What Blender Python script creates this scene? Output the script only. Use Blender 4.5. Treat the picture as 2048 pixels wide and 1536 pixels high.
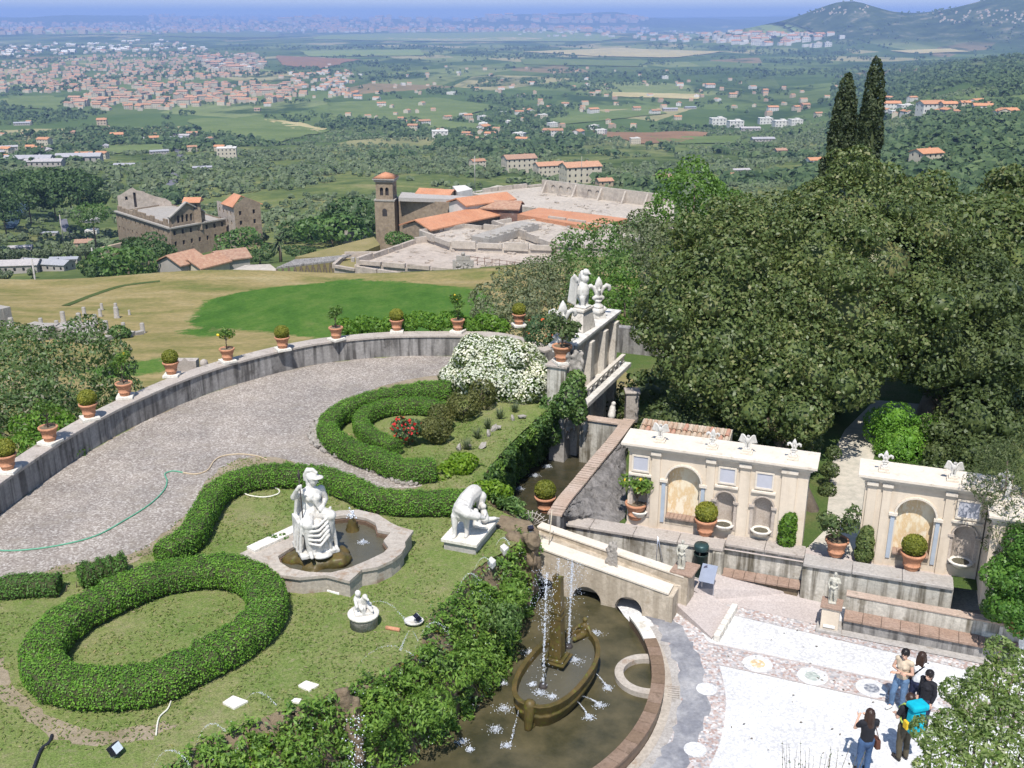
import bpy, bmesh, math, random
import numpy as np
from mathutils import Vector, Matrix, Euler
from mathutils.geometry import tessellate_polygon

scene = bpy.context.scene
for o in list(bpy.data.objects):
    bpy.data.objects.remove(o)
R = math.radians

# ------------------------------------------------------------------ camera
FPX = 2054.0            # focal length in pixels of a 2048 px wide picture
CAMZ = 15.7             # height of the eye above the piazza (z = 0)
PITCH = math.atan((768 - 35) / FPX)
cam_d = bpy.data.cameras.new('camera')
cam_d.sensor_width = 36.0
cam_d.lens = 36.0 * FPX / 2048.0
cam_d.clip_start = 0.1
cam_d.clip_end = 80000.0
cam = bpy.data.objects.new('camera', cam_d)
scene.collection.objects.link(cam)
cam.location = (0, 0, CAMZ)
cam.rotation_euler = (math.pi / 2 - PITCH, 0, 0)
scene.camera = cam

# ------------------------------------------------------------------ sky, sun, exposure
SUN_EL = R(60)
SUN_AZ = R(8)           # the sun stands behind the camera, this far to its left
to_sun = Vector((-math.sin(SUN_AZ) * math.cos(SUN_EL), -math.cos(SUN_AZ) * math.cos(SUN_EL), math.sin(SUN_EL)))
world = bpy.data.worlds.new('World')
scene.world = world
world.use_nodes = True
wn = world.node_tree.nodes
wl = world.node_tree.links
bg = wn['Background']
sky = wn.new('ShaderNodeTexSky')
sky.sky_type = 'NISHITA'
sky.sun_disc = False
sky.sun_elevation = SUN_EL
sky.sun_rotation = math.atan2(to_sun.x, to_sun.y)
sky.altitude = 200
sky.air_density = 1.0
sky.dust_density = 0.4
sky.ozone_density = 3.0
wl.new(sky.outputs['Color'], bg.inputs['Color'])
bg.inputs['Strength'].default_value = 0.13
sun_d = bpy.data.lights.new('sun', 'SUN')
sun_d.energy = 4.6
sun_d.angle = R(0.5)
sun_d.color = (1.0, 0.965, 0.91)
sun = bpy.data.objects.new('sun', sun_d)
scene.collection.objects.link(sun)
sun.location = (-10, -40, 80)
sun.rotation_euler = to_sun.to_track_quat('Z', 'Y').to_euler()

vs = scene.view_settings
scene.display_settings.display_device = 'sRGB'
vs.view_transform = 'Standard'
vs.look = 'None'
vs.exposure = 0.45
vs.gamma = 1.0
vs.use_curve_mapping = False
cy = scene.cycles
cy.max_bounces = 4
cy.diffuse_bounces = 2
cy.glossy_bounces = 2
cy.transmission_bounces = 2
cy.transparent_max_bounces = 4
cy.volume_bounces = 0
cy.use_light_tree = False
world.cycles.sampling_method = 'MANUAL'
world.cycles.sample_map_resolution = 512

COL = scene.collection
rng = np.random.default_rng(7)
random.seed(7)

# ------------------------------------------------------------------ where a pixel of the photograph lies in the place
CP, SP = math.cos(PITCH), math.sin(PITCH)
def ray(x, y):
    a = (x - 1024) / FPX; b = (y - 768) / FPX
    return a, CP - SP * b, -(SP + CP * b)
def at(x, y, z=0.0):
    a, b, d = ray(x, y); t = (z - CAMZ) / d
    return Vector((a * t, b * t, z))
def atY(x, y, Y):
    a, b, d = ray(x, y); t = Y / b
    return Vector((a * t, Y, CAMZ + d * t))
def mpp(Y):             # metres per photo pixel near distance Y
    return Y / FPX / 0.93

# ------------------------------------------------------------------ terrain height
TY = [0, 42, 60, 105, 150, 182, 205, 240, 300, 320, 350, 450, 600, 800, 1000, 1300, 1700, 2200, 3000, 4500, 60000]
TZ = [-5, -6, -14, -21.5, -25.3, -28.6, -37, -46, -55, -57, -59.2, -67, -79, -96, -111, -131, -149, -161, -169, -171, -171]
HY = [300, 600, 900, 1500, 2500, 3500, 5200]
HZ = [0, 22, 38, 78, 97, 60, 0]
def sstep(a, b, x):
    t = np.clip((x - a) / (b - a), 0, 1); return t * t * (3 - 2 * t)
def zT(X, Y):
    X = np.asarray(X, float); Y = np.asarray(Y, float)
    z = np.interp(Y, TY, TZ)
    a = X / np.maximum(Y, 1)
    z = z + sstep(.22, .5, a) * np.interp(Y, HY, HZ, left=0, right=0)
    # the sanctuary stands on a shoulder that stays high
    sh = np.exp(-((X - 25) / 75.0) ** 2)
    z = z + sh * np.interp(Y, [175, 205, 235, 300, 345, 450], [0, 6.5, 12.5, 15, 11, 0])
    # river valley on the left
    z = z - 16 * np.exp(-(((X + 215) / 60.0) ** 2)) * sstep(300, 380, Y) * (1 - sstep(560, 760, Y))
    # field undulation
    und = 0.5 * np.sin(X * .11 + 1.3) * np.cos(Y * .07) + .35 * np.sin(X * .05 + Y * .09)
    z = z + und * sstep(90, 120, Y)
    z = z + sstep(300, 800, Y) * (1.8 * np.sin(X * .021 + 2) * np.cos(Y * .017) + 1.2 * np.sin(X * .043 - Y * .031)) * (1 - sstep(1200, 2200, Y))
    # mountains and far hills
    def g(cx, cy_, h, sx, sy):
        return h * np.exp(-((X - cx) / sx) ** 2 - ((Y - cy_) / sy) ** 2)
    z = z + g(2180, 7000, 180, 480, 900) + g(2120, 6900, 62, 180, 500) + g(1750, 7600, 80, 650, 900)
    z = z + g(2900, 6500, 185, 450, 900) + g(3350, 6300, 190, 520, 900) + g(2700, 5600, 55, 900, 900)
    far = sstep(15000, 21000, Y)
    z = z + far * (200 + 60 * np.sin(X * .0006 + 1) + 45 * np.sin(X * .0013) + 28 * np.sin(X * .0031 + 2) + 14 * np.sin(X * .0072)) * (0.85 + .15 * np.sin(X * .00021))
    z = z + sstep(8000, 11000, Y) * (1 - sstep(14000, 17000, Y)) * (18 + 18 * np.sin(X * .0011 + Y * .0006) + 10 * np.sin(X * .0031))
    return z
def hit(x, y):
    a, b, d = ray(x, y)
    t = 60.0; lt = t
    while t < 60000:
        if CAMZ + d * t < float(zT(a * t, b * t)):
            lo, hi = lt, t
            for _ in range(18):
                m = (lo + hi) / 2
                if CAMZ + d * m < float(zT(a * m, b * m)): hi = m
                else: lo = m
            return Vector((a * hi, b * hi, float(zT(a * hi, b * hi))))
        lt = t; t *= 1.012
    return Vector((a * t, b * t, CAMZ + d * t))

# ------------------------------------------------------------------ materials
MATS = {}
def lin(c):
    return tuple(c) + (1.0,) if len(c) == 3 else tuple(c)
class NT:
    def __init__(s, name):
        s.m = bpy.data.materials.new(name); s.m.use_nodes = True
        s.n = s.m.node_tree.nodes; s.l = s.m.node_tree.links
        s.b = s.n['Principled BSDF']; s.out = s.n['Material Output']
        s.b.inputs['Roughness'].default_value = .85
        s.b.inputs['Specular IOR Level'].default_value = .25
    def add(s, t, **kw):
        n = s.n.new(t)
        for k, v in kw.items(): setattr(n, k, v)
        return n
    def pos(s, obj=False):
        if obj: return s.add('ShaderNodeTexCoord').outputs['Object']
        return s.add('ShaderNodeNewGeometry').outputs['Position']
    def map(s, v, scale=(1, 1, 1), rot=(0, 0, 0)):
        m = s.add('ShaderNodeMapping'); s.l.new(v, m.inputs['Vector'])
        m.inputs['Scale'].default_value = scale; m.inputs['Rotation'].default_value = rot
        return m.outputs['Vector']
    def noise(s, v, scale, detail=4, rough=.6):
        n = s.add('ShaderNodeTexNoise'); s.l.new(v, n.inputs['Vector'])
        n.inputs['Scale'].default_value = scale; n.inputs['Detail'].default_value = detail; n.inputs['Roughness'].default_value = rough
        return n.outputs['Fac']
    def vor(s, v, scale, out='Color', feature='F1', rnd=1.0):
        n = s.add('ShaderNodeTexVoronoi'); n.feature = feature; s.l.new(v, n.inputs['Vector'])
        n.inputs['Scale'].default_value = scale; n.inputs['Randomness'].default_value = rnd
        return n.outputs[out]
    def ramp(s, f, stops, interp='LINEAR'):
        r = s.add('ShaderNodeValToRGB'); s.l.new(f, r.inputs['Fac']); cr = r.color_ramp; cr.interpolation = interp
        while len(cr.elements) < len(stops): cr.elements.new(.5)
        for e, (p, c) in zip(cr.elements, stops): e.position = p; e.color = lin(c)
        return r.outputs['Color']
    def mix(s, f, a, b, mode='MIX'):
        m = s.add('ShaderNodeMix', data_type='RGBA', blend_type=mode)
        for sock, val in ((m.inputs[0], f), (m.inputs[6], a), (m.inputs[7], b)):
            if isinstance(val, (int, float)): sock.default_value = val
            elif isinstance(val, tuple): sock.default_value = lin(val)
            else: s.l.new(val, sock)
        return m.outputs[2]
    def math(s, op, a, b=0.0):
        m = s.add('ShaderNodeMath', operation=op)
        for sock, val in ((m.inputs[0], a), (m.inputs[1], b)):
            if isinstance(val, (int, float)): sock.default_value = val
            else: s.l.new(val, sock)
        return m.outputs[0]
    def bump(s, h, strength=.4, dist=.02):
        b = s.add('ShaderNodeBump'); b.inputs['Strength'].default_value = strength; b.inputs['Distance'].default_value = dist
        s.l.new(h, b.inputs['Height']); s.l.new(b.outputs['Normal'], s.b.inputs['Normal'])
    def col(s, c):
        if isinstance(c, tuple): s.b.inputs['Base Color'].default_value = lin(c)
        else: s.l.new(c, s.b.inputs['Base Color'])
    def done(s): MATS[s.m.name] = s.m; return s.m

def stony(name, a, b, c=None, s1=.8, s2=9, rough=.85, bump=.3, bd=.015, obj=False, streak=None, sa=.5, grain=(.72, 1.12)):
    """mottled mineral surface: broad patches a..b, fine grain, optional c stains and vertical dark streaks"""
    t = NT(name); p = t.pos(obj)
    n1 = t.noise(p, s1, 5, .65); n2 = t.noise(p, s2, 4, .7)
    col = t.mix(t.ramp(n1, [(.3, (0, 0, 0)), (.7, (1, 1, 1))]), a, b)
    g = t.ramp(n2, [(.3, (grain[0],) * 3), (.7, (grain[1],) * 3)])
    col = t.mix(1.0, col, g, 'MULTIPLY')
    if c:
        n3 = t.noise(p, s1 * 2.3, 6, .7)
        col = t.mix(t.ramp(n3, [(.56, (0, 0, 0)), (.68, (1, 1, 1))]), col, c)
    if streak:
        q = t.map(p, (3.2, 3.2, .22))
        n4 = t.noise(q, 1.3, 5, .6)
        n5 = t.noise(t.map(p, (1, 1, 1)), .9, 3)
        f = t.math('MULTIPLY', t.ramp(n4, [(.44, (0, 0, 0)), (.6, (1, 1, 1))]), t.ramp(n5, [(.25, (.35, .35, .35)), (.6, (1, 1, 1))]))
        col = t.mix(t.math('MULTIPLY', f, sa), col, streak)
    t.col(col); t.b.inputs['Roughness'].default_value = rough
    if bump: t.bump(n2, bump, bd)
    return t.done()

def leafy(name, stops, trans=.35, rough=.55, obj_var=.25, spec=.3, patch=1.1):
    """leaves: each leaf takes its own tone from the stops; part of the light passes through"""
    t = NT(name)
    g = t.add('ShaderNodeNewGeometry'); oi = t.add('ShaderNodeObjectInfo')
    col = t.ramp(g.outputs['Random Per Island'], stops)
    if obj_var:
        v = t.ramp(oi.outputs['Random'], [(0, (1 - obj_var, 1 - obj_var * .8, 1 - obj_var)), (1, (1 + obj_var, 1 + obj_var * .8, 1 + obj_var * .4))])
        col = t.mix(1.0, col, v, 'MULTIPLY')
    pn_ = t.noise(g.outputs['Position'], patch, 3, .65)               # older and younger growth
    col = t.mix(1.0, col, t.ramp(pn_, [(.3, (.74, .78, .74)), (.52, (1.0, 1.0, 1.0)), (.72, (1.28, 1.18, 1.1))]), 'MULTIPLY')
    t.col(col); t.b.inputs['Roughness'].default_value = rough; t.b.inputs['Specular IOR Level'].default_value = spec
    tr = t.add('ShaderNodeBsdfTranslucent')
    tc = t.mix(1.0, col, (1.15, 1.2, .55), 'MULTIPLY'); t.l.new(tc, tr.inputs['Color'])
    mx = t.add('ShaderNodeMixShader'); mx.inputs[0].default_value = trans
    t.l.new(t.b.outputs[0], mx.inputs[1]); t.l.new(tr.outputs[0], mx.inputs[2]); t.l.new(mx.outputs[0], t.out.inputs['Surface'])
    return t.done()

def plain(name, c, rough=.6, metal=0.0, spec=.3, var=.12, s=6):
    t = NT(name); p = t.pos(True); n = t.noise(p, s, 4)
    v = t.ramp(n, [(.25, (1 - var,) * 3), (.75, (1 + var,) * 3)])
    t.col(t.mix(1.0, c, v, 'MULTIPLY')); t.b.inputs['Roughness'].default_value = rough; t.b.inputs['Metallic'].default_value = metal
    t.b.inputs['Specular IOR Level'].default_value = spec
    return t.done()

# ------------------------------------------------------------------ mesh building
def tag(o, label=None, cat=None, group=None, kind=None):
    if label: o['label'] = label
    if cat: o['category'] = cat
    if group: o['group'] = group
    if kind: o['kind'] = kind
    return o
def empty(name, loc, label=None, cat=None, group=None, rz=0.0):
    o = bpy.data.objects.new(name, None); COL.objects.link(o)
    o.location = loc; o.rotation_euler = (0, 0, rz); o.empty_display_size = .2
    return tag(o, label, cat, group)
def link(name, me, parent=None):
    o = bpy.data.objects.new(name, me); COL.objects.link(o)
    if parent is not None: o.parent = parent
    return o
def copy_tree(o, parent=None):
    c = o.copy(); COL.objects.link(c)
    if parent is not None: c.parent = parent
    for ch in list(o.children): copy_tree(ch, c)
    return c
def fast_mesh(name, V, Fq, mats, mi=None, smooth=False):
    """V (n,3), Fq (m,k) equal sized faces"""
    V = np.asarray(V, np.float32); Fq = np.asarray(Fq, np.int32); k = Fq.shape[1]; m = len(Fq)
    me = bpy.data.meshes.new(name)
    me.vertices.add(len(V)); me.vertices.foreach_set('co', V.ravel())
    me.loops.add(m * k); me.loops.foreach_set('vertex_index', Fq.ravel())
    me.polygons.add(m); me.polygons.foreach_set('loop_start', np.arange(0, m * k, k, dtype=np.int32))
    try: me.polygons.foreach_set('loop_total', np.full(m, k, np.int32))
    except Exception: pass
    for x in mats: me.materials.append(MATS[x])
    if mi is not None: me.polygons.foreach_set('material_index', np.asarray(mi, np.int32))
    if smooth: me.polygons.foreach_set('use_smooth', np.ones(m, bool))
    me.update(calc_edges=True); me.validate()
    return me

class MB:
    """collects shapes; build() links them as one mesh object"""
    def __init__(s): s.v = []; s.f = []; s.m = []; s.sm = []; s.cur = 0; s.T = None
    def _add(s, vs_, fs, smooth=False):
        k = len(s.v)
        if s.T is not None: vs_ = [s.T @ Vector(v) for v in vs_]
        s.v += [tuple(v) for v in vs_]
        for f in fs: s.f.append([i + k for i in f]); s.m.append(s.cur); s.sm.append(smooth)
        return s
    def box(s, c, d, rz=0.0, taper=1.0, M=None):
        x, y, z = d[0] / 2, d[1] / 2, d[2] / 2
        vs_ = [Vector((sx * x * (taper if sz > 0 else 1), sy * y * (taper if sz > 0 else 1), sz * z)) for sz in (-1, 1) for sy in (-1, 1) for sx in (-1, 1)]
        Mx = M if M is not None else Matrix.Rotation(rz, 3, 'Z')
        vs_ = [Mx @ v + Vector(c) for v in vs_]
        return s._add(vs_, [(0, 2, 3, 1), (4, 5, 7, 6), (0, 1, 5, 4), (2, 6, 7, 3), (0, 4, 6, 2), (1, 3, 7, 5)])
    def beam(s, a, b, w, h, up=(0, 0, 1)):
        a, b = Vector(a), Vector(b); d = b - a; L = d.length; d.normalize(); upv = Vector(up)
        x = d.cross(upv)
        if x.length < 1e-4: x = d.cross(Vector((1, 0, 0)))
        x.normalize(); y = x.cross(d)
        M = Matrix((x, d, y)).transposed()
        return s.box((a + b) / 2, (w, L, h), M=M)
    def prism(s, poly, z0, z1):
        n = len(poly); b0 = z0 if hasattr(z0, '__len__') else [z0] * n; b1 = z1 if hasattr(z1, '__len__') else [z1] * n
        vs_ = [(p[0], p[1], b0[i]) for i, p in enumerate(poly)] + [(p[0], p[1], b1[i]) for i, p in enumerate(poly)]
        area = sum(poly[i][0] * poly[(i + 1) % n][1] - poly[(i + 1) % n][0] * poly[i][1] for i in range(n))
        tri = tessellate_polygon([[Vector((p[0], p[1], 0)) for p in poly]])
        fs = []
        for t in tri:
            a = sum(poly[t[i]][0] * poly[t[(i + 1) % 3]][1] - poly[t[(i + 1) % 3]][0] * poly[t[i]][1] for i in range(3))
            t = t if a > 0 else t[::-1]
            fs.append(tuple(i + n for i in t)); fs.append(tuple(t[::-1]))
        for i in range(n):
            j = (i + 1) % n
            fs.append((i, j, j + n, i + n) if area > 0 else (j, i, i + n, j + n))
        return s._add(vs_, fs)
    def tube(s, pts, rad, n=8, cap=True, smooth=True):
        pts = [Vector(p) for p in pts]; k = len(pts)
        rad = rad if hasattr(rad, '__len__') else [rad] * k
        vs_ = []; fs = []; prev = None
        for i, p in enumerate(pts):
            d = (pts[min(i + 1, k - 1)] - pts[max(i - 1, 0)])
            if d.length < 1e-6: d = Vector((0, 0, 1))
            d.normalize()
            if prev is None:
                x = d.cross(Vector((0, 0, 1)) if abs(d.z) < .95 else Vector((1, 0, 0)))
            else: x = prev - d * prev.dot(d)
            x.normalize(); prev = x; y = d.cross(x)
            for j in range(n):
                a = 2 * math.pi * j / n
                vs_.append(p + (x * math.cos(a) + y * math.sin(a)) * rad[i])
        for i in range(k - 1):
            for j in range(n):
                fs.append((i * n + j, i * n + (j + 1) % n, (i + 1) * n + (j + 1) % n, (i + 1) * n + j))
        s._add(vs_, fs, smooth)
        if cap:
            kk = len(s.v) - len(vs_)
            s.f.append([kk + j for j in range(n)][::-1]); s.m.append(s.cur); s.sm.append(False)
            s.f.append([kk + (k - 1) * n + j for j in range(n)]); s.m.append(s.cur); s.sm.append(False)
        return s
    def lathe(s, prof, c=(0, 0, 0), n=24, smooth=True, cap=True, sx=1.0, sy=1.0):
        vs_ = []; fs = []; k = len(prof)
        for r, z in prof:
            for j in range(n):
                a = 2 * math.pi * j / n
                vs_.append((c[0] + r * math.cos(a) * sx, c[1] + r * math.sin(a) * sy, c[2] + z))
        for i in range(k - 1):
            for j in range(n):
                fs.append((i * n + j, i * n + (j + 1) % n, (i + 1) * n + (j + 1) % n, (i + 1) * n + j))
        if cap:
            fs.append(tuple(range(n))[::-1]); fs.append(tuple((k - 1) * n + j for j in range(n)))
        return s._add(vs_, fs, smooth)
    def ball(s, c, r, n=10, sq=(1, 1, 1), M=None, smooth=True):
        vs_ = []; fs = []; h = max(4, n // 2 + 1)
        for i in range(h + 1):
            th = math.pi * i / h
            for j in range(n):
                a = 2 * math.pi * j / n
                v = Vector((math.sin(th) * math.cos(a) * r * sq[0], math.sin(th) * math.sin(a) * r * sq[1], -math.cos(th) * r * sq[2]))
                if M is not None: v = M @ v
                vs_.append(v + Vector(c))
        for i in range(h):
            for j in range(n):
                fs.append((i * n + j, i * n + (j + 1) % n, (i + 1) * n + (j + 1) % n, (i + 1) * n + j))
        return s._add(vs_, fs, smooth)
    def cap(s, a, b, ra, rb, n=10):
        a, b = Vector(a), Vector(b); d = (b - a); L = max(d.length, 1e-4); d.normalize()
        pts = []; rr = []
        for t in (-1, -.87, -.5): pts.append(a + d * ra * t); rr.append(ra * math.sqrt(max(1 - t * t, .0004)))
        pts.append(a); rr.append(ra); pts.append(b); rr.append(rb)
        for t in (.5, .87, 1): pts.append(b + d * rb * t); rr.append(rb * math.sqrt(max(1 - t * t, .0004)))
        return s.tube(pts, rr, n)
    def quad(s, a, b, c, d): return s._add([a, b, c, d], [(0, 1, 2, 3)])
    def poly3(s, pts):
        tri = tessellate_polygon([[Vector(p) for p in pts]]); return s._add(pts, [tuple(t) for t in tri])
    def panel(s, O, U, V, outer, holes=(), depth=.2, back=None, reveal=None, front=None):
        """flat face in the plane O + u U + v V with real recesses: holes = [loop, ...] in (u, v), reveals go inwards"""
        O, U, V = Vector(O), Vector(U), Vector(V); N = U.cross(V).normalized()
        base = s.cur
        loops = [list(outer)] + [list(h) for h in holes]
        flat = [p for l in loops for p in l]
        tri = tessellate_polygon([[Vector((p[0], p[1], 0)) for p in l] for l in loops])
        fs = []
        for t in tri:
            a, b, c = (flat[i] for i in t)
            ar = (b[0] - a[0]) * (c[1] - a[1]) - (c[0] - a[0]) * (b[1] - a[1])
            fs.append(tuple(t) if ar > 0 else tuple(t[::-1]))
        if front is not None: s.cur = front
        s._add([O + U * p[0] + V * p[1] for p in flat], fs)
        for h in loops[1:]:
            n = len(h); ar = sum(h[i][0] * h[(i + 1) % n][1] - h[(i + 1) % n][0] * h[i][1] for i in range(n))
            if ar < 0: h = h[::-1]
            fr = [O + U * p[0] + V * p[1] for p in h]; bk = [p - N * depth for p in fr]
            s.cur = base if reveal is None else reveal
            s._add(fr + bk, [(i, (i + 1) % n, (i + 1) % n + n, i + n) for i in range(n)])
            s.cur = base if back is None else back
            tr = tessellate_polygon([[Vector((p[0], p[1], 0)) for p in h]])
            ff = []
            for t in tr:
                a, b, c = (h[i] for i in t)
                ar2 = (b[0] - a[0]) * (c[1] - a[1]) - (c[0] - a[0]) * (b[1] - a[1])
                ff.append(tuple(t) if ar2 > 0 else tuple(t[::-1]))
            s._add(bk, ff)
        s.cur = base
        return s
    def mesh(s, name, mats):
        me = bpy.data.meshes.new(name); me.from_pydata(s.v, [], s.f)
        for x in ([mats] if isinstance(mats, str) else mats): me.materials.append(MATS[x])
        me.polygons.foreach_set('material_index', s.m); me.polygons.foreach_set('use_smooth', s.sm)
        me.update(); return me
    def build(s, name, mats, parent=None): return link(name, s.mesh(name, mats), parent)

def arch(u0, u1, v0, vs_, n=10):
    """round headed opening: springing at vs_"""
    r = (u1 - u0) / 2; c = (u0 + u1) / 2
    return [(u0, v0), (u1, v0)] + [(c + r * math.cos(math.pi * i / n), vs_ + r * math.sin(math.pi * i / n)) for i in range(n + 1)]
def rect(u0, u1, v0, v1): return [(u0, v0), (u1, v0), (u1, v1), (u0, v1)]
def bevel(o, w=.01, seg=2):
    m = o.modifiers.new('bevel', 'BEVEL'); m.width = w; m.segments = seg; m.limit_method = 'ANGLE'; m.angle_limit = R(40); return o

def blob_mesh(name, mb, mats, voxel=.02, it=4, fac=.5, disp=None, dec=None):
    """melts the shapes of mb into one continuous sculpted surface"""
    tmp = link('tmp', mb.mesh('tmp', mats))
    m = tmp.modifiers.new('r', 'REMESH'); m.mode = 'VOXEL'; m.voxel_size = voxel; m.use_smooth_shade = True
    if it:
        m = tmp.modifiers.new('s', 'SMOOTH'); m.iterations = it; m.factor = fac
    if disp:
        tx = bpy.data.textures.new('carve', 'CLOUDS'); tx.noise_scale = disp[0]
        m = tmp.modifiers.new('d', 'DISPLACE'); m.texture = tx; m.strength = disp[1]; m.mid_level = .5
    if dec:
        m = tmp.modifiers.new('c', 'DECIMATE'); m.ratio = dec
    dg = bpy.context.evaluated_depsgraph_get()
    me = bpy.data.meshes.new_from_object(tmp.evaluated_get(dg), depsgraph=dg)
    me.name = name
    old = tmp.data; bpy.data.objects.remove(tmp); bpy.data.meshes.remove(old)
    me.materials.clear(); me.materials.append(MATS[mats])
    me.polygons.foreach_set('use_smooth', np.ones(len(me.polygons), bool)); me.update()
    return me

# ------------------------------------------------------------------ foliage
def leaf_quads(Pn, Nn, size, g, flat=.55, aspect=.6, droop=0.0):
    """one small folded-less quad per point, turned mostly along the normal"""
    n = len(Pn)
    N = Nn + g.normal(0, flat, (n, 3)); N /= np.linalg.norm(N, axis=1, keepdims=True) + 1e-9
    A = g.normal(0, 1, (n, 3)); A[:, 2] -= droop
    U = A - N * np.sum(A * N, axis=1, keepdims=True); U /= np.linalg.norm(U, axis=1, keepdims=True) + 1e-9
    W = np.cross(N, U)
    sz = (size * g.uniform(.65, 1.35, n))[:, None] if np.isscalar(size) else (np.asarray(size) * g.uniform(.7, 1.3, n))[:, None]
    V = np.stack([Pn - U * sz * .5, Pn + W * sz * .5 * aspect + N * sz * .08, Pn + U * sz * .5, Pn - W * sz * .5 * aspect + N * sz * .08], 1).reshape(-1, 3)
    Fq = np.arange(4 * n).reshape(n, 4)
    return V, Fq
def lobes_points(lobes, n, g, shell=.3, hollow=True, up=0.0):
    """points on the skin of a set of ellipsoids (cx,cy,cz,rx,ry,rz), thinned where one lies inside another"""
    L = np.asarray(lobes, float); area = (L[:, 3] * L[:, 4] + L[:, 4] * L[:, 5] + L[:, 3] * L[:, 5])
    idx = g.choice(len(L), int(n * 2.5), p=area / area.sum())
    d = g.normal(0, 1, (len(idx), 3)); d /= np.linalg.norm(d, axis=1, keepdims=True)
    if up: d[:, 2] = np.where(g.random(len(idx)) < up, np.abs(d[:, 2]), d[:, 2])
    rr = 1 - shell * g.random(len(idx)) ** 1.6
    C = L[idx, :3]; Rr = L[idx, 3:]
    P = C + d * Rr * rr[:, None]
    N = d / Rr; N /= np.linalg.norm(N, axis=1, keepdims=True)
    if hollow:
        keep = np.ones(len(P), bool)
        for l in L:
            ix = np.where(np.abs(P[:, 0] - l[0]) < l[3] * .8)[0]
            ix = ix[np.abs(P[ix, 2] - l[2]) < l[5] * .8]
            q = (P[ix] - l[:3]) / l[3:]
            keep[ix[np.sum(q * q, 1) <= .62]] = False
        P, N = P[keep], N[keep]
    return P[:n], N[:n]
def crown_mesh(name, lobes, n, leaf, mat, seed=1, shell=.3, flat=.55, aspect=.65, core=None, up=0.0, droop=0.0):
    g = np.random.default_rng(seed)
    P, N = lobes_points(lobes, n, g, shell, True, up)
    V, Fq = leaf_quads(P, N, leaf, g, flat, aspect, droop)
    me = fast_mesh(name, V, Fq, [mat])
    return me
def sub_lobes(big, k, rmin, rmax, seed, zmin=-.6, squash=.8):
    g = np.random.default_rng(seed); out = []
    B = np.asarray(big, float); a = B[:, 3] * B[:, 4]; a /= a.sum()
    for _ in range(k):
        b = B[g.choice(len(B), p=a)]
        d = g.normal(0, 1, 3); d /= np.linalg.norm(d)
        if d[2] < zmin: d[2] = -d[2] * .3
        r = g.uniform(rmin, rmax)
        c = b[:3] + d * b[3:] * g.uniform(.85, 1.1)
        out.append([*c, r, r * g.uniform(.8, 1.2), r * squash])
    return out
# ================================================================== far country
def vn(X, Y, scale, seed=0):
    """smooth value noise 0..1"""
    x = np.asarray(X) / scale; y = np.asarray(Y) / scale
    xi = np.floor(x).astype(np.int64); yi = np.floor(y).astype(np.int64); fx = x - xi; fy = y - yi
    fx = fx * fx * (3 - 2 * fx); fy = fy * fy * (3 - 2 * fy)
    def h(i, j):
        k = (i * 374761393 + j * 668265263 + seed * 1013904223) & 0x7fffffff
        k = ((k ^ (k >> 13)) * 1274126177) & 0x7fffffff
        return ((k ^ (k >> 16)) & 0xffff) / 65535.0
    return (h(xi, yi) * (1 - fx) + h(xi + 1, yi) * fx) * (1 - fy) + (h(xi, yi + 1) * (1 - fx) + h(xi + 1, yi + 1) * fx) * fy
def hits(xs, ys):
    xs = np.asarray(xs, float); ys = np.asarray(ys, float)
    a = (xs - 1024) / FPX; bb = (ys - 768) / FPX
    b = CP - SP * bb; d = -(SP + CP * bb)
    t = np.full(len(xs), 60.0); lo = t.copy(); done = np.zeros(len(xs), bool)
    for _ in range(620):
        below = CAMZ + d * t < zT(a * t, b * t)
        done |= below
        if done.all(): break
        lo = np.where(done, lo, t); t = np.where(done, t, t * 1.012)
    hi = t.copy()
    for _ in range(14):
        m = (lo + hi) / 2; below = CAMZ + d * m < zT(a * m, b * m)
        hi = np.where(below, m, hi); lo = np.where(below, lo, m)
    return np.stack([a * hi, b * hi, zT(a * hi, b * hi)], 1)

# ---- ground material: dry meadow near, olive slopes, then the field patchwork of the plain
t = NT('land'); p = t.pos()
sep = t.add('ShaderNodeSeparateXYZ'); t.l.new(p, sep.inputs[0])
def mrange(v, a, b):
    m = t.add('ShaderNodeMapRange'); m.interpolation_type = 'SMOOTHSTEP'; t.l.new(v, m.inputs[0]); m.inputs[1].default_value = a; m.inputs[2].default_value = b
    return m.outputs[0]
dry = t.ramp(t.noise(t.map(p, (.06, .14, .1)), 1.0, 6, .65), [(.28, (.10, .13, .038)), (.41, (.18, .165, .064)), (.55, (.265, .21, .10)), (.74, (.32, .27, .15))])
dry = t.mix(1.0, dry, t.ramp(t.noise(p, 1.2, 4, .7), [(.3, (.75, .8, .75)), (.7, (1.15, 1.1, 1.1))]), 'MULTIPLY')
oliv = t.ramp(t.noise(p, .016, 7, .68), [(.34, (.050, .075, .028)), (.46, (.088, .118, .045)), (.56, (.14, .16, .062)), (.66, (.22, .20, .10)), (.78, (.15, .16, .07))])
oliv = t.mix(1.0, oliv, t.ramp(t.noise(p, .25, 4, .7), [(.3, (.7, .75, .7)), (.7, (1.2, 1.15, 1.1))]), 'MULTIPLY')
fp = t.map(p, (.0038, .0021, .001), (0, 0, .32))
fc = t.add('ShaderNodeSeparateColor'); t.l.new(t.vor(fp, 1.0, 'Color', 'F1', .85), fc.inputs[0])
fcol = t.ramp(fc.outputs[0], [(.0, (.068, .105, .04)), (.22, (.11, .15, .056)), (.4, (.08, .12, .045)), (.55, (.16, .19, .08)), (.7, (.095, .13, .05)), (.82, (.27, .245, .13)), (.93, (.15, .175, .075)), (.98, (.2, .155, .09))], 'CONSTANT')
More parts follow.
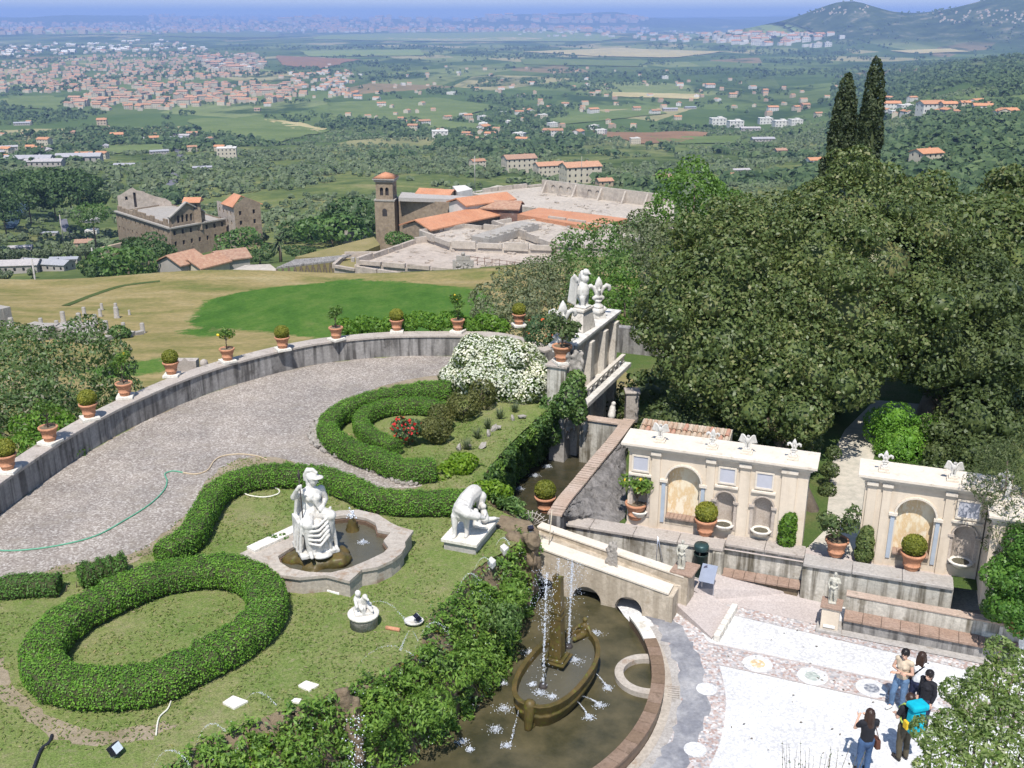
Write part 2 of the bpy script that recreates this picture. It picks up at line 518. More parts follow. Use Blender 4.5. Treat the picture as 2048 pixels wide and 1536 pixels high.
fcol = t.mix(1.0, fcol, t.ramp(t.noise(t.map(p, (.02, .006, .01)), 1.0, 4), [(.3, (.8, .85, .8)), (.7, (1.15, 1.1, 1.1))]), 'MULTIPLY')
wood = t.ramp(t.noise(t.map(p, (.0022, .0011, .001)), 1.0, 8, .72), [(.52, (0, 0, 0)), (.58, (1, 1, 1))])
fcol = t.mix(wood, fcol, (.042, .07, .03))
at_ = t.add('ShaderNodeAttribute', attribute_name='meadow')
grn = t.ramp(t.noise(t.map(p, (.22, .1, .1), (0, 0, .25)), 1.0, 7, .72), [(.3, (.040, .098, .020)), (.48, (.062, .130, .026)), (.62, (.09, .15, .036)), (.78, (.15, .165, .06))])
grn = t.mix(1.0, grn, t.ramp(t.noise(p, 2.2, 4, .75), [(.3, (.72, .76, .7)), (.7, (1.2, 1.15, 1.1))]), 'MULTIPLY')
mf = t.math('ADD', at_.outputs['Fac'], t.math('MULTIPLY', t.math('SUBTRACT', t.noise(p, .5, 6, .75), .5), 1.3))
dry = t.mix(t.ramp(mf, [(.38, (0, 0, 0)), (.62, (1, 1, 1))]), dry, grn)
c1 = t.mix(mrange(sep.outputs[1], 178, 200), dry, oliv)
c2 = t.mix(mrange(t.math('ADD', sep.outputs[1], t.math('MULTIPLY', t.noise(p, .004, 3), 500)), 1250, 1750), c1, fcol)
hillc = t.ramp(t.noise(p, .009, 8, .75), [(.4, (.03, .05, .022)), (.55, (.06, .085, .035)), (.66, (.22, .19, .13))])
zz = t.math('ADD', sep.outputs[2], t.math('MULTIPLY', t.noise(p, .004, 3), 40))
mh = t.math('MULTIPLY', mrange(zz, -120, -60), mrange(sep.outputs[1], 1700, 3000))
t.col(t.mix(mh, c2, hillc)); t.b.inputs['Roughness'].default_value = 1.0; t.b.inputs['Specular IOR Level'].default_value = 0
t.done()

# ---- ground sheet: fan of rings out to the horizon
rad = np.concatenate([np.geomspace(43, 95, 30), np.geomspace(96, 230, 130), np.geomspace(234, 2500, 130), np.geomspace(2550, 12000, 90), np.geomspace(12200, 42000, 60)])
ang = np.radians(np.linspace(-62, 62, 301))
A, Q = np.meshgrid(ang, rad)
GX = Q * np.sin(A); GY = Q * np.cos(A); GZ = zT(GX, np.maximum(GY, 1))
GZ = np.where(GY < 47, np.minimum(GZ, -5), GZ)
nr, na = GX.shape
V = np.stack([GX, GY, GZ], -1).reshape(-1, 3)
ii = (np.arange(nr - 1)[:, None] * na + np.arange(na - 1)[None]).reshape(-1)
Fq = np.stack([ii, ii + 1, ii + na + 1, ii + na], 1)[:, ::-1]
ground = tag(link('ground', fast_mesh('ground', V, Fq, ['land'], smooth=True)), kind='structure')

# ---- sheets of crops laid over the ground
def field_mat(name, a, b, sc=.05, st=(1, 1, 1)):
    t = NT(name); p = t.pos(); n = t.noise(t.map(p, st), sc, 6, .7); n2 = t.noise(p, sc * 22, 3, .7)
    c = t.mix(t.ramp(n, [(.35, (0, 0, 0)), (.65, (1, 1, 1))]), a, b)
    t.col(t.mix(1.0, c, t.ramp(n2, [(.3, (.8, .82, .8)), (.7, (1.15, 1.12, 1.1))]), 'MULTIPLY'))
    t.b.inputs['Roughness'].default_value = 1; t.b.inputs['Specular IOR Level'].default_value = 0
    t.done()
field_mat('meadow_green', (.050, .120, .022), (.085, .155, .034), .16)
field_mat('path_green', (.055, .085, .03), (.085, .105, .04), .3)
field_mat('crop_green', (.10, .14, .05), (.15, .185, .075), .012)
field_mat('crop_pale', (.15, .21, .075), (.21, .24, .10), .006)
field_mat('crop_tan', (.33, .28, .14), (.42, .36, .2), .008)
field_mat('crop_brown', (.19, .12, .075), (.25, .15, .09), .02)
field_mat('asphalt_far', (.13, .13, .15), (.17, .17, .19), .05)
field_mat('river_water', (.035, .06, .085), (.06, .09, .12), .05)
field_mat('chalk_path', (.40, .36, .30), (.48, .44, .37), .2)
def inside(px, py, poly):
    px = np.asarray(px); py = np.asarray(py); r = np.zeros(px.shape, bool); n = len(poly)
    for i in range(n):
        x0, y0 = poly[i]; x1, y1 = poly[(i + 1) % n]
        if y0 == y1: continue
        c = ((y0 > py) != (y1 > py)) & (px < (x1 - x0) * (py - y0) / (y1 - y0) + x0)
        r ^= c
    return r
FIELDS = []
def drape(name, pts, mat, lift=.1, n=26, rel=0.0006, fix=None):
    """sheet over the ground inside an outline given where it is seen; edges follow the outline exactly"""
    W = hits([q[0] for q in pts], [q[1] for q in pts])[:, :2]
    gg = np.random.default_rng(len(FIELDS) + 3); amp = .02 * float(np.linalg.norm(W - W.mean(0), axis=1).mean())
    # densify the outline, then fan rings towards the middle
    P = []
    for i in range(len(W)):
        a, b = W[i], W[(i + 1) % len(W)]
        for k in range(10): P.append(a + (b - a) * k / 10 + gg.normal(0, amp * .55, 2))
    P = np.array(P); c = P.mean(0); m = len(P)
    rings = [c + (P - c) * s for s in (1, .92, .84, .76, .68, .6, .52, .44, .36, .28, .2, .12, .06)]
    X = np.vstack(rings + [c[None]])
    z = zT(X[:, 0], X[:, 1]) + lift + rel * X[:, 1]
    Vv = np.column_stack([X, z]); f = []
    for r in range(12):
        for i in range(m):
            j = (i + 1) % m; f.append((r * m + i, r * m + j, (r + 1) * m + j, (r + 1) * m + i))
    for i in range(m): f.append((12 * m + i, 12 * m + (i + 1) % m, 13 * m))
    me = bpy.data.meshes.new(name); me.from_pydata(Vv.tolist(), [], f); me.materials.append(MATS[mat])
    me.polygons.foreach_set('use_smooth', np.ones(len(me.polygons), bool)); me.update()
    bm = bmesh.new(); bm.from_mesh(me); bmesh.ops.recalc_face_normals(bm, faces=bm.faces)
    if bm.faces and sum(fc.normal.z for fc in bm.faces) < 0: bmesh.ops.reverse_faces(bm, faces=bm.faces)
    bm.to_mesh(me); bm.free()
    FIELDS.append([tuple(w) for w in W])
    return tag(link(name, me), kind='structure')
mw = np.zeros(len(V))
for q in ([(411, 600), (493, 581), (640, 566), (682, 557), (800, 562), (967, 580), (1010, 640), (960, 690), (700, 690), (600, 672), (493, 661), (411, 657), (373, 647)], [(-80, 655), (14, 662), (18, 690), (-80, 705)], [(330, 662), (400, 655), (470, 668), (420, 676)], [(150, 735), (330, 715), (360, 740), (200, 760)]):
    W = hits([a[0] for a in q], [a[1] for a in q]); mw = np.maximum(mw, sum(inside(V[:, 0] + dx, V[:, 1] + dy, [tuple(w[:2]) for w in W]).astype(float) for dx in (-1.6, -.8, 0, .8, 1.6) for dy in (-2.4, -1.2, 0, 1.2, 2.4)) / 25)
FIELDS.append([tuple(w[:2]) for w in hits([300, 1000, 1000, 300], [560, 560, 700, 700])])
at_m = ground.data.attributes.new('meadow', 'FLOAT', 'POINT'); at_m.data.foreach_set('value', mw.astype(np.float32))
for m_, q in (('crop_pale', [(640, 72), (1020, 63), (1250, 75), (1200, 84), (900, 84), (620, 80)]),
              ('crop_tan', [(1045, 104), (1230, 97), (1450, 104), (1340, 116), (1190, 113)]),
              ('crop_tan', [(760, 77), (1010, 75), (1130, 80), (900, 84)]),
              ('crop_tan', [(1220, 185), (1400, 189), (1398, 199), (1225, 194)]),
              ('crop_green', [(660, 206), (870, 196), (1000, 214), (890, 243), (660, 236)]),
              ('crop_green', [(1095, 240), (1300, 213), (1335, 228), (1120, 250)]),
              ('crop_green', [(1040, 118), (1300, 122), (1280, 134), (1050, 130)]),
              ('crop_brown', [(1185, 263), (1420, 266), (1410, 274), (1300, 290), (1250, 280)]),
              ('crop_green', [(1300, 274), (1490, 272), (1470, 288), (1340, 288)]),
              ('crop_green', [(375, 240), (520, 236), (665, 262), (560, 287), (400, 268)]),
              ('crop_tan', [(525, 239), (600, 246), (655, 258), (640, 265), (560, 252)]),
              ('crop_green', [(205, 291), (335, 291), (325, 312), (212, 309)]),
              ('crop_green', [(15, 192), (135, 196), (110, 222), (15, 214)]),
              ('crop_brown', [(552, 112), (720, 120), (640, 138), (566, 132)]),
              ('crop_pale', [(600, 102), (840, 100), (850, 112), (620, 114)]),
              ('crop_pale', [(1330, 62), (1500, 66), (1640, 72), (1520, 78), (1360, 74)]),
              ('crop_green', [(1900, 196), (2060, 190), (2060, 208), (1930, 206)]),
              ('crop_pale', [(60, 60), (330, 64), (300, 72), (80, 70)]),
              ('crop_green', [(320, 62), (560, 64), (560, 76), (330, 74)]),
              ('crop_tan', [(1780, 62 + 40), (1900, 98), (1940, 104), (1840, 108)]),
              ('crop_green', [(850, 240), (1010, 252), (960, 262), (840, 256)])):
    drape('field', q, m_, .3, rel=.0005)
drape('river', [(14, 425), (44, 407), (72, 410), (46, 424), (30, 458), (10, 460)], 'river_water', .3)
def strip_px(name, pts, mat, w, lift=.25, z=None):
    W = hits([q[0] for q in pts], [q[1] for q in pts])
    P = []
    for i in range(len(W) - 1):
        for k in range(8): P.append(W[i] + (W[i + 1] - W[i]) * k / 8)
    P.append(W[-1]); P = np.array(P)[:, :2]
    for _ in range(6): P[1:-1] = (P[:-2] + 2 * P[1:-1] + P[2:]) / 4
    T = np.gradient(P, axis=0); T /= np.linalg.norm(T, axis=1, keepdims=True) + 1e-9
    Nn = np.column_stack([-T[:, 1], T[:, 0]])
    l, r = P + Nn * w / 2, P - Nn * w / 2
    Vv = []
    for a, b in zip(l, r):
        zc = max(float(zT(*a)), float(zT(*b)), float(zT(*((a + b) / 2)))) + lift
        Vv += [(a[0], a[1], zc), (b[0], b[1], zc)]
    f = [(2 * i, 2 * i + 1, 2 * i + 3, 2 * i + 2) for i in range(len(P) - 1)]
    me = bpy.data.meshes.new(name); me.from_pydata(Vv, [], f); me.materials.append(MATS[mat]); me.update()
    return tag(link(name, me), kind='structure')
strip_px('road', [(300, 296), (345, 296), (362, 312), (361, 330), (352, 348), (344, 368), (330, 385)], 'asphalt_far', 6.5)
strip_px('road', [(126, 440), (130, 455), (140, 472), (166, 478)], 'asphalt_far', 4.0)
strip_px('road', [(970, 392), (930, 385), (905, 390), (1000, 372)], 'chalk_path', 4.0)
strip_px('path', [(130, 612), (180, 592), (240, 572), (320, 563)], 'path_green', 1.2, .05)

# ---- materials of far things
leafy('olive_leaf', [(0, (.075, .105, .055)), (.5, (.12, .155, .085)), (1, (.17, .2, .125))], .25, .7, patch=.03)
leafy('far_leaf', [(0, (.038, .07, .028)), (.5, (.068, .112, .042)), (1, (.115, .16, .068))], .2, .7, patch=.02)
leafy('far_olive', [(0, (.07, .10, .048)), (.35, (.11, .142, .075)), (.7, (.15, .185, .108)), (.85, (.085, .135, .042)), (1, (.19, .22, .14))], .2, .8, patch=.025)
stony('bark', (.12, .09, .065), (.2, .16, .12), s1=3, s2=20, obj=True, bump=.6, bd=.03)
def roof_mat(name, a, b, c):
    t = NT(name); p = t.pos(True); oi = t.add('ShaderNodeObjectInfo')
    n = t.noise(p, 1.3, 5, .7)
    cc = t.ramp(n, [(.3, a), (.5, b), (.7, c)])
    cc = t.mix(1.0, cc, t.ramp(oi.outputs['Random'], [(0, (.8, .85, .95)), (1, (1.15, 1.05, 1.0))]), 'MULTIPLY')
    w = t.add('ShaderNodeTexWave'); t.l.new(p, w.inputs['Vector']); w.inputs['Scale'].default_value = 1.6; w.inputs['Distortion'].default_value = .6
    t.col(cc); t.b.inputs['Roughness'].default_value = .9; t.bump(w.outputs['Fac'], .35, .08); t.done()
roof_mat('roof_tiles', (.36, .165, .08), (.43, .22, .115), (.47, .28, .17))
roof_mat('roof_old', (.28, .16, .10), (.38, .22, .14), (.44, .31, .2))
roof_mat('roof_grey', (.26, .26, .27), (.33, .33, .33), (.42, .41, .4))
for nm, c in (('wall_cream', (.48, .42, .32)), ('wall_pink', (.43, .33, .24)), ('wall_white', (.56, .53, .48)), ('wall_grey', (.33, .30, .27)), ('wall_tan', (.38, .29, .2))):
    plain(nm, c, .9, var=.12, s=.6)
plain('window_dark', (.02, .022, .026), .35, spec=.4)

def house_mesh(name, w, d, h, rh, wallm, roofm, floors=2, flat=False, cols=None):
    """walls with recessed windows, roof proud of them; returns (walls, roof) meshes"""
    mb = MB(); cols = cols or max(2, int(w / 3.2))
    def ops(L, n):
        o = []
        for fl in range(floors):
            for k in range(n):
                u = L * (k + .5) / n; v = h * (fl + .38) / floors
                o.append(rect(u - .5, u + .5, v, v + 1.35))
        return o
    n2 = max(1, int(d / 3.6))
    for O, U, L, n in (((-w / 2, -d / 2, 0), (1, 0, 0), w, cols), ((w / 2, -d / 2, 0), (0, 1, 0), d, n2), ((w / 2, d / 2, 0), (-1, 0, 0), w, cols), ((-w / 2, d / 2, 0), (0, -1, 0), d, n2)):
        out = rect(0, L, -3, h)
        mb.panel(O, U, (0, 0, 1), out, ops(L, n), .25, back=1)
    if not flat:
        for sx in (-1, 1): mb._add([(sx * w / 2, -d / 2, h), (sx * w / 2, d / 2, h), (sx * w / 2, 0, h + rh)], [(0, 1, 2) if sx > 0 else (0, 2, 1)])
    wm = mb.mesh(name, [wallm, 'window_dark'])
    rb = MB(); e = .45; th = .22
    if flat:
        rb.box((0, 0, h + .12), (w + .3, d + .3, .3)); rb.box((w * .15, 0, h + .9), (w * .3, d * .4, 1.3))
    else:
        for sgn in (-1, 1):
            y0 = sgn * (d / 2 + e); z0 = h - rh * e / (d / 2)
            a = [(-w / 2 - e, y0, z0), (w / 2 + e, y0, z0), (w / 2 + e, 0, h + rh), (-w / 2 - e, 0, h + rh)]
            b = [(x, y, z + th) for x, y, z in a]
            o = [(0, 1, 2, 3)[::-1], (4, 5, 6, 7), (0, 1, 5, 4), (1, 2, 6, 5), (2, 3, 7, 6), (3, 0, 4, 7)]
            if sgn > 0: o = [q[::-1] for q in o]
            rb._add(a + b, o)
        rb.box((w * .22, d * .16, h + rh * .9), (.7, .7, 1.3))
    rm = rb.mesh(name + '_roof', [roofm])
    return wm, rm
HP = []
for i, (w, d, h, rh, wm, rm, fl, ft) in enumerate(((13, 9, 6.2, 1.7, 'wall_cream', 'roof_tiles', 2, False), (10, 8, 5.8, 1.6, 'wall_pink', 'roof_tiles', 2, False), (17, 10, 6.5, 1.9, 'wall_white', 'roof_tiles', 2, False),
        (9, 7, 3.4, 1.3, 'wall_tan', 'roof_old', 1, False), (20, 11, 9.2, 2.0, 'wall_cream', 'roof_old', 3, False), (14, 11, 6.4, 0, 'wall_white', 'wall_white', 2, True), (24, 9, 3.8, 1.4, 'wall_grey', 'roof_grey', 1, False), (16, 12, 9.5, 0, 'wall_cream', 'wall_white', 3, True))):
    HP.append((house_mesh('house', w, d, h, rh, wm, rm, fl, ft), w))
HL = ['small far house with cream walls and orange tiled roof among the trees of the plain', 'small far house with pinkish walls and orange tiled roof on the plain', 'far white walled farmhouse under an orange roof on the plain', 'tiny far tan shed with weathered tile roof among olive trees', 'far three storey cream house with weathered tile roof in the town', 'far white flat roofed house on the plain', 'far long grey shed with pale grey roof on the plain', 'far three storey cream block with a flat roof in the town']
HG = ['far cream houses', 'far pink houses', 'far white farmhouses', 'far tan sheds', 'far three storey houses', 'far flat roofed houses', 'far grey sheds', 'far flat roofed blocks']

# ---- settlement: positions read off the photograph's built up areas
hr = np.random.default_rng(11)
def scatter_px(poly, n, kinds, smin=.8, smax=1.3):
    xs = [q[0] for q in poly]; ys = [q[1] for q in poly]
    X = hr.uniform(min(xs), max(xs), n * 4); Y = hr.uniform(min(ys), max(ys), n * 4)
    k = inside(X, Y, poly); X, Y = X[k][:n], Y[k][:n]
    W = hits(X, Y)
    return [(w, int(hr.choice(kinds)), hr.uniform(smin, smax), hr.uniform(-.5, .6) + (math.pi / 2 if hr.random() < .35 else 0)) for w in W]
LISTED = [  # x, y of the base as seen, kind, scale, turn
    (1038, 345, 4, 1.15, .35), (1098, 356, 4, 1.0, .35), (1160, 366, 4, 1.2, .35), (1208, 372, 3, 1.0, .3), (955, 335, 0, .9, .5), (1270, 288, 7, .75, .1), (1632, 334, 2, .85, .2),
    (235, 280, 0, 1.2, .3), (205, 250, 1, 1.5, .2), (62, 302, 1, .9, .2), (355, 280, 6, .9, .2), (385, 275, 4, .7, .3), (455, 318, 7, 1.1, .2), (440, 302, 0, .8, 0), (405, 340, 6, .6, .3),
    (880, 276, 5, 1.5, .1), (960, 282, 3, 1.2, .1), (1085, 240, 7, 1.0, .2), (1110, 272, 2, 1.2, .1), (803, 242, 0, .9, 0), (515, 222, 3, 1.3, 0), (535, 212, 2, .9, .2), (1340, 222, 6, 1.2, .1), (1380, 218, 6, 1.0, .3),
    (1435, 250, 5, 1.7, .1), (1470, 255, 5, 1.6, .1), (1530, 248, 5, 1.5, 0), (1560, 254, 5, 1.5, .1), (1590, 250, 5, 1.3, .2), (1500, 262, 6, 1.2, 0), (1525, 284, 6, 1.2, .1), (1355, 240, 0, 1, .1), (1545, 222, 2, 1.2, .1),
    (1610, 218, 1, 1.5, .2), (1465, 195, 0, 1.4, .1), (1530, 186, 1, 1.4, .2), (1420, 176, 2, 1.5, .1), (1330, 158, 5, 1.4, 0), (1560, 308, 3, 1.2, .2), (1850, 330, 0, 1.2, .4), (1325, 365, 3, 1.1, .3), (1480, 345, 6, .6, .2), (1465, 352, 3, .5, .2),
    (1780, 220, 2, 1.4, 0), (1810, 222, 5, 1.2, .1), (1860, 226, 2, 1.6, .2), (1790, 232, 5, 1.0, .1), (1895, 222, 0, 1.3, .1),
    (60, 330, 6, 1.6, .1), (90, 333, 6, 1.2, .1), (160, 325, 6, 1.6, .15), (170, 320, 2, .9, .1), (250, 335, 6, .7, .1), (145, 268, 3, 1, 0), (275, 262, 3, 1, .2),
    (42, 500, 6, .42, .25), (100, 470, 6, .35, .1), (170, 495, 3, .8, .2), (20, 545, 6, .7, .15), (95, 540, 6, .62, -.2), (180, 445, 6, .4, .9), (185, 470, 5, .42, .1), (130, 525, 6, .35, .1)]
houses = []
LW = hits([q[0] for q in LISTED], [q[1] for q in LISTED])
for w, q in zip(LW, LISTED): houses.append((w, q[2], q[3], q[4], True))
TOWN = [([(130, 215), (180, 185), (330, 170), (540, 165), (640, 185), (560, 205), (420, 215), (250, 225)], 300, [0, 0, 1, 4, 4, 0], .8, 1.4),
        ([(0, 125), (240, 108), (400, 100), (545, 120), (520, 150), (330, 165), (130, 185), (0, 190)], 760, [0, 1, 0, 4, 0], .7, 1.2),
        ([(395, 118), (525, 112), (530, 142), (430, 148)], 60, [4, 7], 1.6, 2.2),
        ([(0, 90), (330, 80), (420, 100), (200, 106), (0, 118)], 120, [2, 0, 6, 6], 1.0, 1.8),
        ([(540, 150), (700, 140), (720, 200), (640, 190)], 80, [0, 1, 2], .9, 1.4),
        ([(640, 130), (1000, 130), (1010, 190), (660, 190)], 38, [0, 1, 0, 5], .7, 1.2),
        ([(1000, 130), (1300, 140), (1680, 175), (1640, 235), (1300, 230), (1000, 200)], 70, [0, 1, 2, 0, 1], .7, 1.2),
        ([(840, 225), (1200, 200), (1300, 262), (1000, 290), (860, 275)], 40, [0, 1, 2, 5, 3], .8, 1.2),
        ([(0, 240), (420, 270), (520, 300), (0, 345)], 22, [3, 6, 0], .7, 1.1),
        ([(1760, 200), (2048, 205), (2048, 240), (1770, 240)], 20, [0, 2, 3], .7, 1.1),
        ([(560, 140), (1000, 250), (980, 290), (640, 240)], 26, [3, 0, 2], .8, 1.2),
        ([(0, 48), (500, 44), (1020, 52), (1300, 56), (1300, 64), (640, 66), (0, 70)], 900, [4, 7, 0, 1, 2], 2.2, 4.6),
        ([(1024, 55), (1700, 70), (1650, 96), (1040, 72)], 170, [2, 0, 5], 2.0, 3.6),
        ([(300, 32), (1300, 36), (1300, 46), (300, 46)], 260, [0, 4, 7], 4.0, 8.0),
        ([(1640, 12), (1740, 10), (1760, 28), (1620, 30)], 30, [0, 3, 3], .7, 1.1),
        ([(1850, 24), (2048, 18), (2048, 50), (1880, 46)], 60, [3, 0, 3], .7, 1.2)]
for poly, n, kinds, a, b in TOWN:
    houses += [h + (False,) for h in scatter_px(poly, n, kinds, a, b)]
def app(h): return HP[h[1]][1] * h[2] / h[0][1] * (3 if h[4] else 1)
houses.sort(key=app, reverse=True)
for h in houses[:300]:
    (wm, rm), w = HP[h[1]]
    o = link('house', wm); o.location = tuple(h[0]); o.rotation_euler = (0, 0, h[3]); o.scale = (h[2],) * 3
    tag(o, HL[h[1]], 'house', HG[h[1]])
    link('roof', rm, o)
# the rest of the town, too small to single out
WV, WF, WM = [], [], []; k = 0
for h in houses[300:]:
    w = HP[h[1]][1] * h[2]; d = w * .7; hh = (9 if h[1] in (4, 7) else 6) * h[2]; c, s_ = math.cos(h[3]), math.sin(h[3]); flat = h[1] in (5, 7)
    rh = 0.05 if flat else .22 * d
    pts = [(-w / 2, -d / 2, -4), (w / 2, -d / 2, -4), (w / 2, d / 2, -4), (-w / 2, d / 2, -4), (-w / 2, -d / 2, hh), (w / 2, -d / 2, hh), (w / 2, d / 2, hh), (-w / 2, d / 2, hh), (-w / 2, 0, hh + rh), (w / 2, 0, hh + rh)]
    for x, y, z in pts: WV.append((h[0][0] + x * c - y * s_, h[0][1] + x * s_ + y * c, h[0][2] + z))
    for f, m in (((0, 1, 5, 4), 0), ((1, 2, 6, 5), 0), ((2, 3, 7, 6), 0), ((3, 0, 4, 7), 0), ((4, 5, 9, 8), 1), ((6, 7, 8, 9), 1), ((5, 6, 9, 9), 0), ((7, 4, 8, 8), 0)):
        WF.append([i + k for i in dict.fromkeys(f)]); WM.append((h[1] % 3) if m == 0 else (4 if flat or h[1] == 6 else 3))
    k += 10
me = bpy.data.meshes.new('far_town'); me.from_pydata(WV, [], WF)
for x in ('wall_cream', 'wall_pink', 'wall_white', 'roof_tiles', 'wall_white'): me.materials.append(MATS[x])
me.polygons.foreach_set('material_index', WM); me.update()
tag(link('far_town', me), 'distant towns of pale and orange roofed houses across the plain', 'town', kind='stuff')

# ---- olive trees
def olive_proto(seed):
    g = np.random.default_rng(seed)
    big = [[0, 0, 2.6, 1.7, 1.6, 1.2]] + [[g.uniform(-1.2, 1.2), g.uniform(-1.2, 1.2), g.uniform(2.2, 3.5), g.uniform(.7, 1.2), g.uniform(.7, 1.2), g.uniform(.6, 1.0)] for _ in range(6)]
    P, N = lobes_points(big, 330, g, .35)
    Vv, Ff = leaf_quads(P, N, .75, g, .5, .6)
    mb = MB(); mb.tube([(0, 0, -1), (.1, 0, .8), (-.1, .1, 1.8), (.1, 0, 2.6)], [.28, .22, .18, .08], 6)
    tm = mb.mesh('x', 'bark')
    V0 = [v for v in mb.v]; F0 = [f for f in mb.f if len(f) == 4]
    nv = len(Vv)
    return fast_mesh('olive_tree', np.vstack([Vv, np.array(V0)]), np.vstack([Ff, np.array(F0) + nv]), ['olive_leaf', 'bark'], [0] * len(Ff) + [1] * len(F0))
OP = [olive_proto(s) for s in (1, 2, 3, 4)]
N0 = 95000
a_ = rng.uniform(-R(33), R(33), N0); r_ = np.sqrt(rng.uniform(215 ** 2, 1650 ** 2, N0))
X = r_ * np.sin(a_); Y = r_ * np.cos(a_)
dens = vn(X, Y, 90, 3) * .6 + vn(X, Y, 32, 5) * .4
keep = dens > .40
keep &= rng.random(N0) < np.interp(Y, [215, 500, 900, 1300, 1650], [.62, .46, .30, .15, .05])
def clear_of(X, Y, c, r): return (X - c[0]) ** 2 + (Y - c[1]) ** 2 > r * r
for q in FIELDS: keep &= ~inside(X, Y, q)
for h in houses[:420]:
    if h[0][1] < 1700: keep &= clear_of(X, Y, h[0], HP[h[1]][1] * h[2] * .75)
keep &= ~((X > -45) & (X < 115) & (Y < 350) & (Y > 200))            # the sanctuary
keep &= ~((X > -130) & (X < -44) & (Y > 215) & (Y < 345))           # the paper mill
keep &= ~((X < 40) & (Y < 232))
X, Y = X[keep], Y[keep]; Z = zT(X, Y)
order = np.argsort(Y); X, Y, Z = X[order], Y[order], Z[order]
pxx = 1024 + FPX * X / (CP * Y - SP * (Z - CAMZ)); vis = (pxx > -20) & (pxx < 2068)
near = np.where(vis)[0][:300]
for i in near:
    o = link('olive_tree', OP[int(rng.integers(4))]); o.location = (X[i], Y[i], Z[i]); s_ = rng.uniform(.65, 1.15); o.scale = (s_, s_, s_ * rng.uniform(.85, 1.1)); o.rotation_euler = (0, 0, rng.uniform(0, 6.28))
    tag(o, 'grey green olive tree on the slope below the ruins', 'olive tree', 'olive trees on the slopes')
rest = np.ones(len(X), bool); rest[near] = False
def ico(sub):
    bm = bmesh.new(); bmesh.ops.create_icosphere(bm, subdivisions=sub, radius=1); v = np.array([q.co[:] for q in bm.verts]); f = np.array([[q.index for q in fc.verts] for fc in bm.faces]); bm.free(); return v, f
I1 = ico(1); I2 = ico(2)
def quad_field(X, Y, Z, rx, rz, k, size, g):
    """each tree a small cloud of k leaf sprays"""
    n = len(X); d = g.normal(0, 1, (n, k, 3)); d /= np.linalg.norm(d, axis=2, keepdims=True); d[:, :, 2] = np.abs(d[:, :, 2]) * 1.1 - .35
    P = np.stack([X, Y, Z], -1)[:, None, :] + d * g.uniform(.55, 1.0, (n, k, 1)) * np.stack([rx, rx, rz], -1)[:, None, :]
    N = d + np.array([0, -.35, .45]); sz = np.repeat(size, k)
    return leaf_quads(P.reshape(-1, 3), N.reshape(-1, 3), sz, g, .35, .85)
def blob_field(X, Y, Z, rx, rz, base, g, rough=.35):
    v, f = base; n = len(X); m = len(v)
    k = 1 + g.normal(0, rough, (n, m, 1)) * .6
    P = v[None] * k * np.stack([rx * g.uniform(.8, 1.2, n), rx * g.uniform(.8, 1.2, n), rz], -1)[:, None, :]
    P += np.stack([X, Y, Z], -1)[:, None, :]
    Ff = f[None] + (np.arange(n) * m)[:, None, None]
    return P.reshape(-1, 3), Ff.reshape(-1, 3)
g = np.random.default_rng(21)
Xr, Yr, Zr = X[rest], Y[rest], Z[rest]
nearm = Yr < 620
Vs, Fs = [], []; off = 0
for msk, kq in ((nearm, 18), (~nearm, 9)):
    n = int(msk.sum()); s_ = g.uniform(1.0, 2.2, n) * (1.0 if kq > 10 else 1.15)
    v, f = quad_field(Xr[msk], Yr[msk], Zr[msk] + s_ * .9, s_, s_ * .85, kq, s_ * (.95 if kq > 10 else 1.5), g)
    Vs.append(v); Fs.append(f + off); off += len(v)
tag(link('olive_grove', fast_mesh('olive_grove', np.vstack(Vs), np.vstack(Fs), ['far_olive'])), 'grey green olive grove covering the slopes down to the plain', 'olive grove', kind='stuff')
# ---- hedgerows, woods and single trees of the plain
N1 = 44000
Yf = np.exp(rng.uniform(math.log(420), math.log(7500), N1)); af = rng.uniform(-.56, .56, N1); Xf = Yf * af
d1 = vn(Xf, Yf * .45, 210, 8); d2 = vn(Xf, Yf * .4, 60, 9)
# lines along field edges: two rotated lattices
u1 = (Xf * .95 + Yf * .31) / 260.0; u2 = (-Xf * .31 + Yf * .95) / 480.0
edge = (np.abs(u1 - np.round(u1)) < .03) | (np.abs(u2 - np.round(u2)) < .018)
keep = ((d1 > .56) & (d2 > .33)) | (edge & (d2 > .45)) | ((d2 > .88) & (rng.random(N1) < .5))
keep |= (af > .3) & (Yf > 500) & (Yf < 3600) & (d2 > .33)
for q in FIELDS: keep &= ~inside(Xf, Yf, q)
Xf, Yf = Xf[keep], Yf[keep]; Zf = zT(Xf, Yf); n = len(Xf)
s_ = g.uniform(1.6, 4.6, n) * np.interp(Yf, [400, 2000, 7000], [.9, 1.25, 2.2])
v, f = quad_field(Xf, Yf, Zf + s_ * .9, s_, s_ * g.uniform(.8, 1.3, n), 9, s_ * 1.35, g)
tag(link('plain_trees', fast_mesh('plain_trees', v, f, ['far_leaf'])), 'dark green hedgerows and woods scattered over the plain', 'trees', kind='stuff')

# ---- air
t = NT('air'); t.n.remove(t.b)
vp = t.add('ShaderNodeVolumePrincipled'); vp.inputs['Color'].default_value = (.40, .57, 1.0, 1)
vp.inputs['Density'].default_value = 8.8e-5; vp.inputs['Anisotropy'].default_value = 0.0
t.l.new(vp.outputs[0], t.out.inputs['Volume']); t.done()
hz = MB(); hz.box((0, 20800, 52), (80000, 42600, 480)); hz = hz.build('haze', 'air')
tag(hz, 'blue summer haze over the plain', 'haze', kind='stuff')
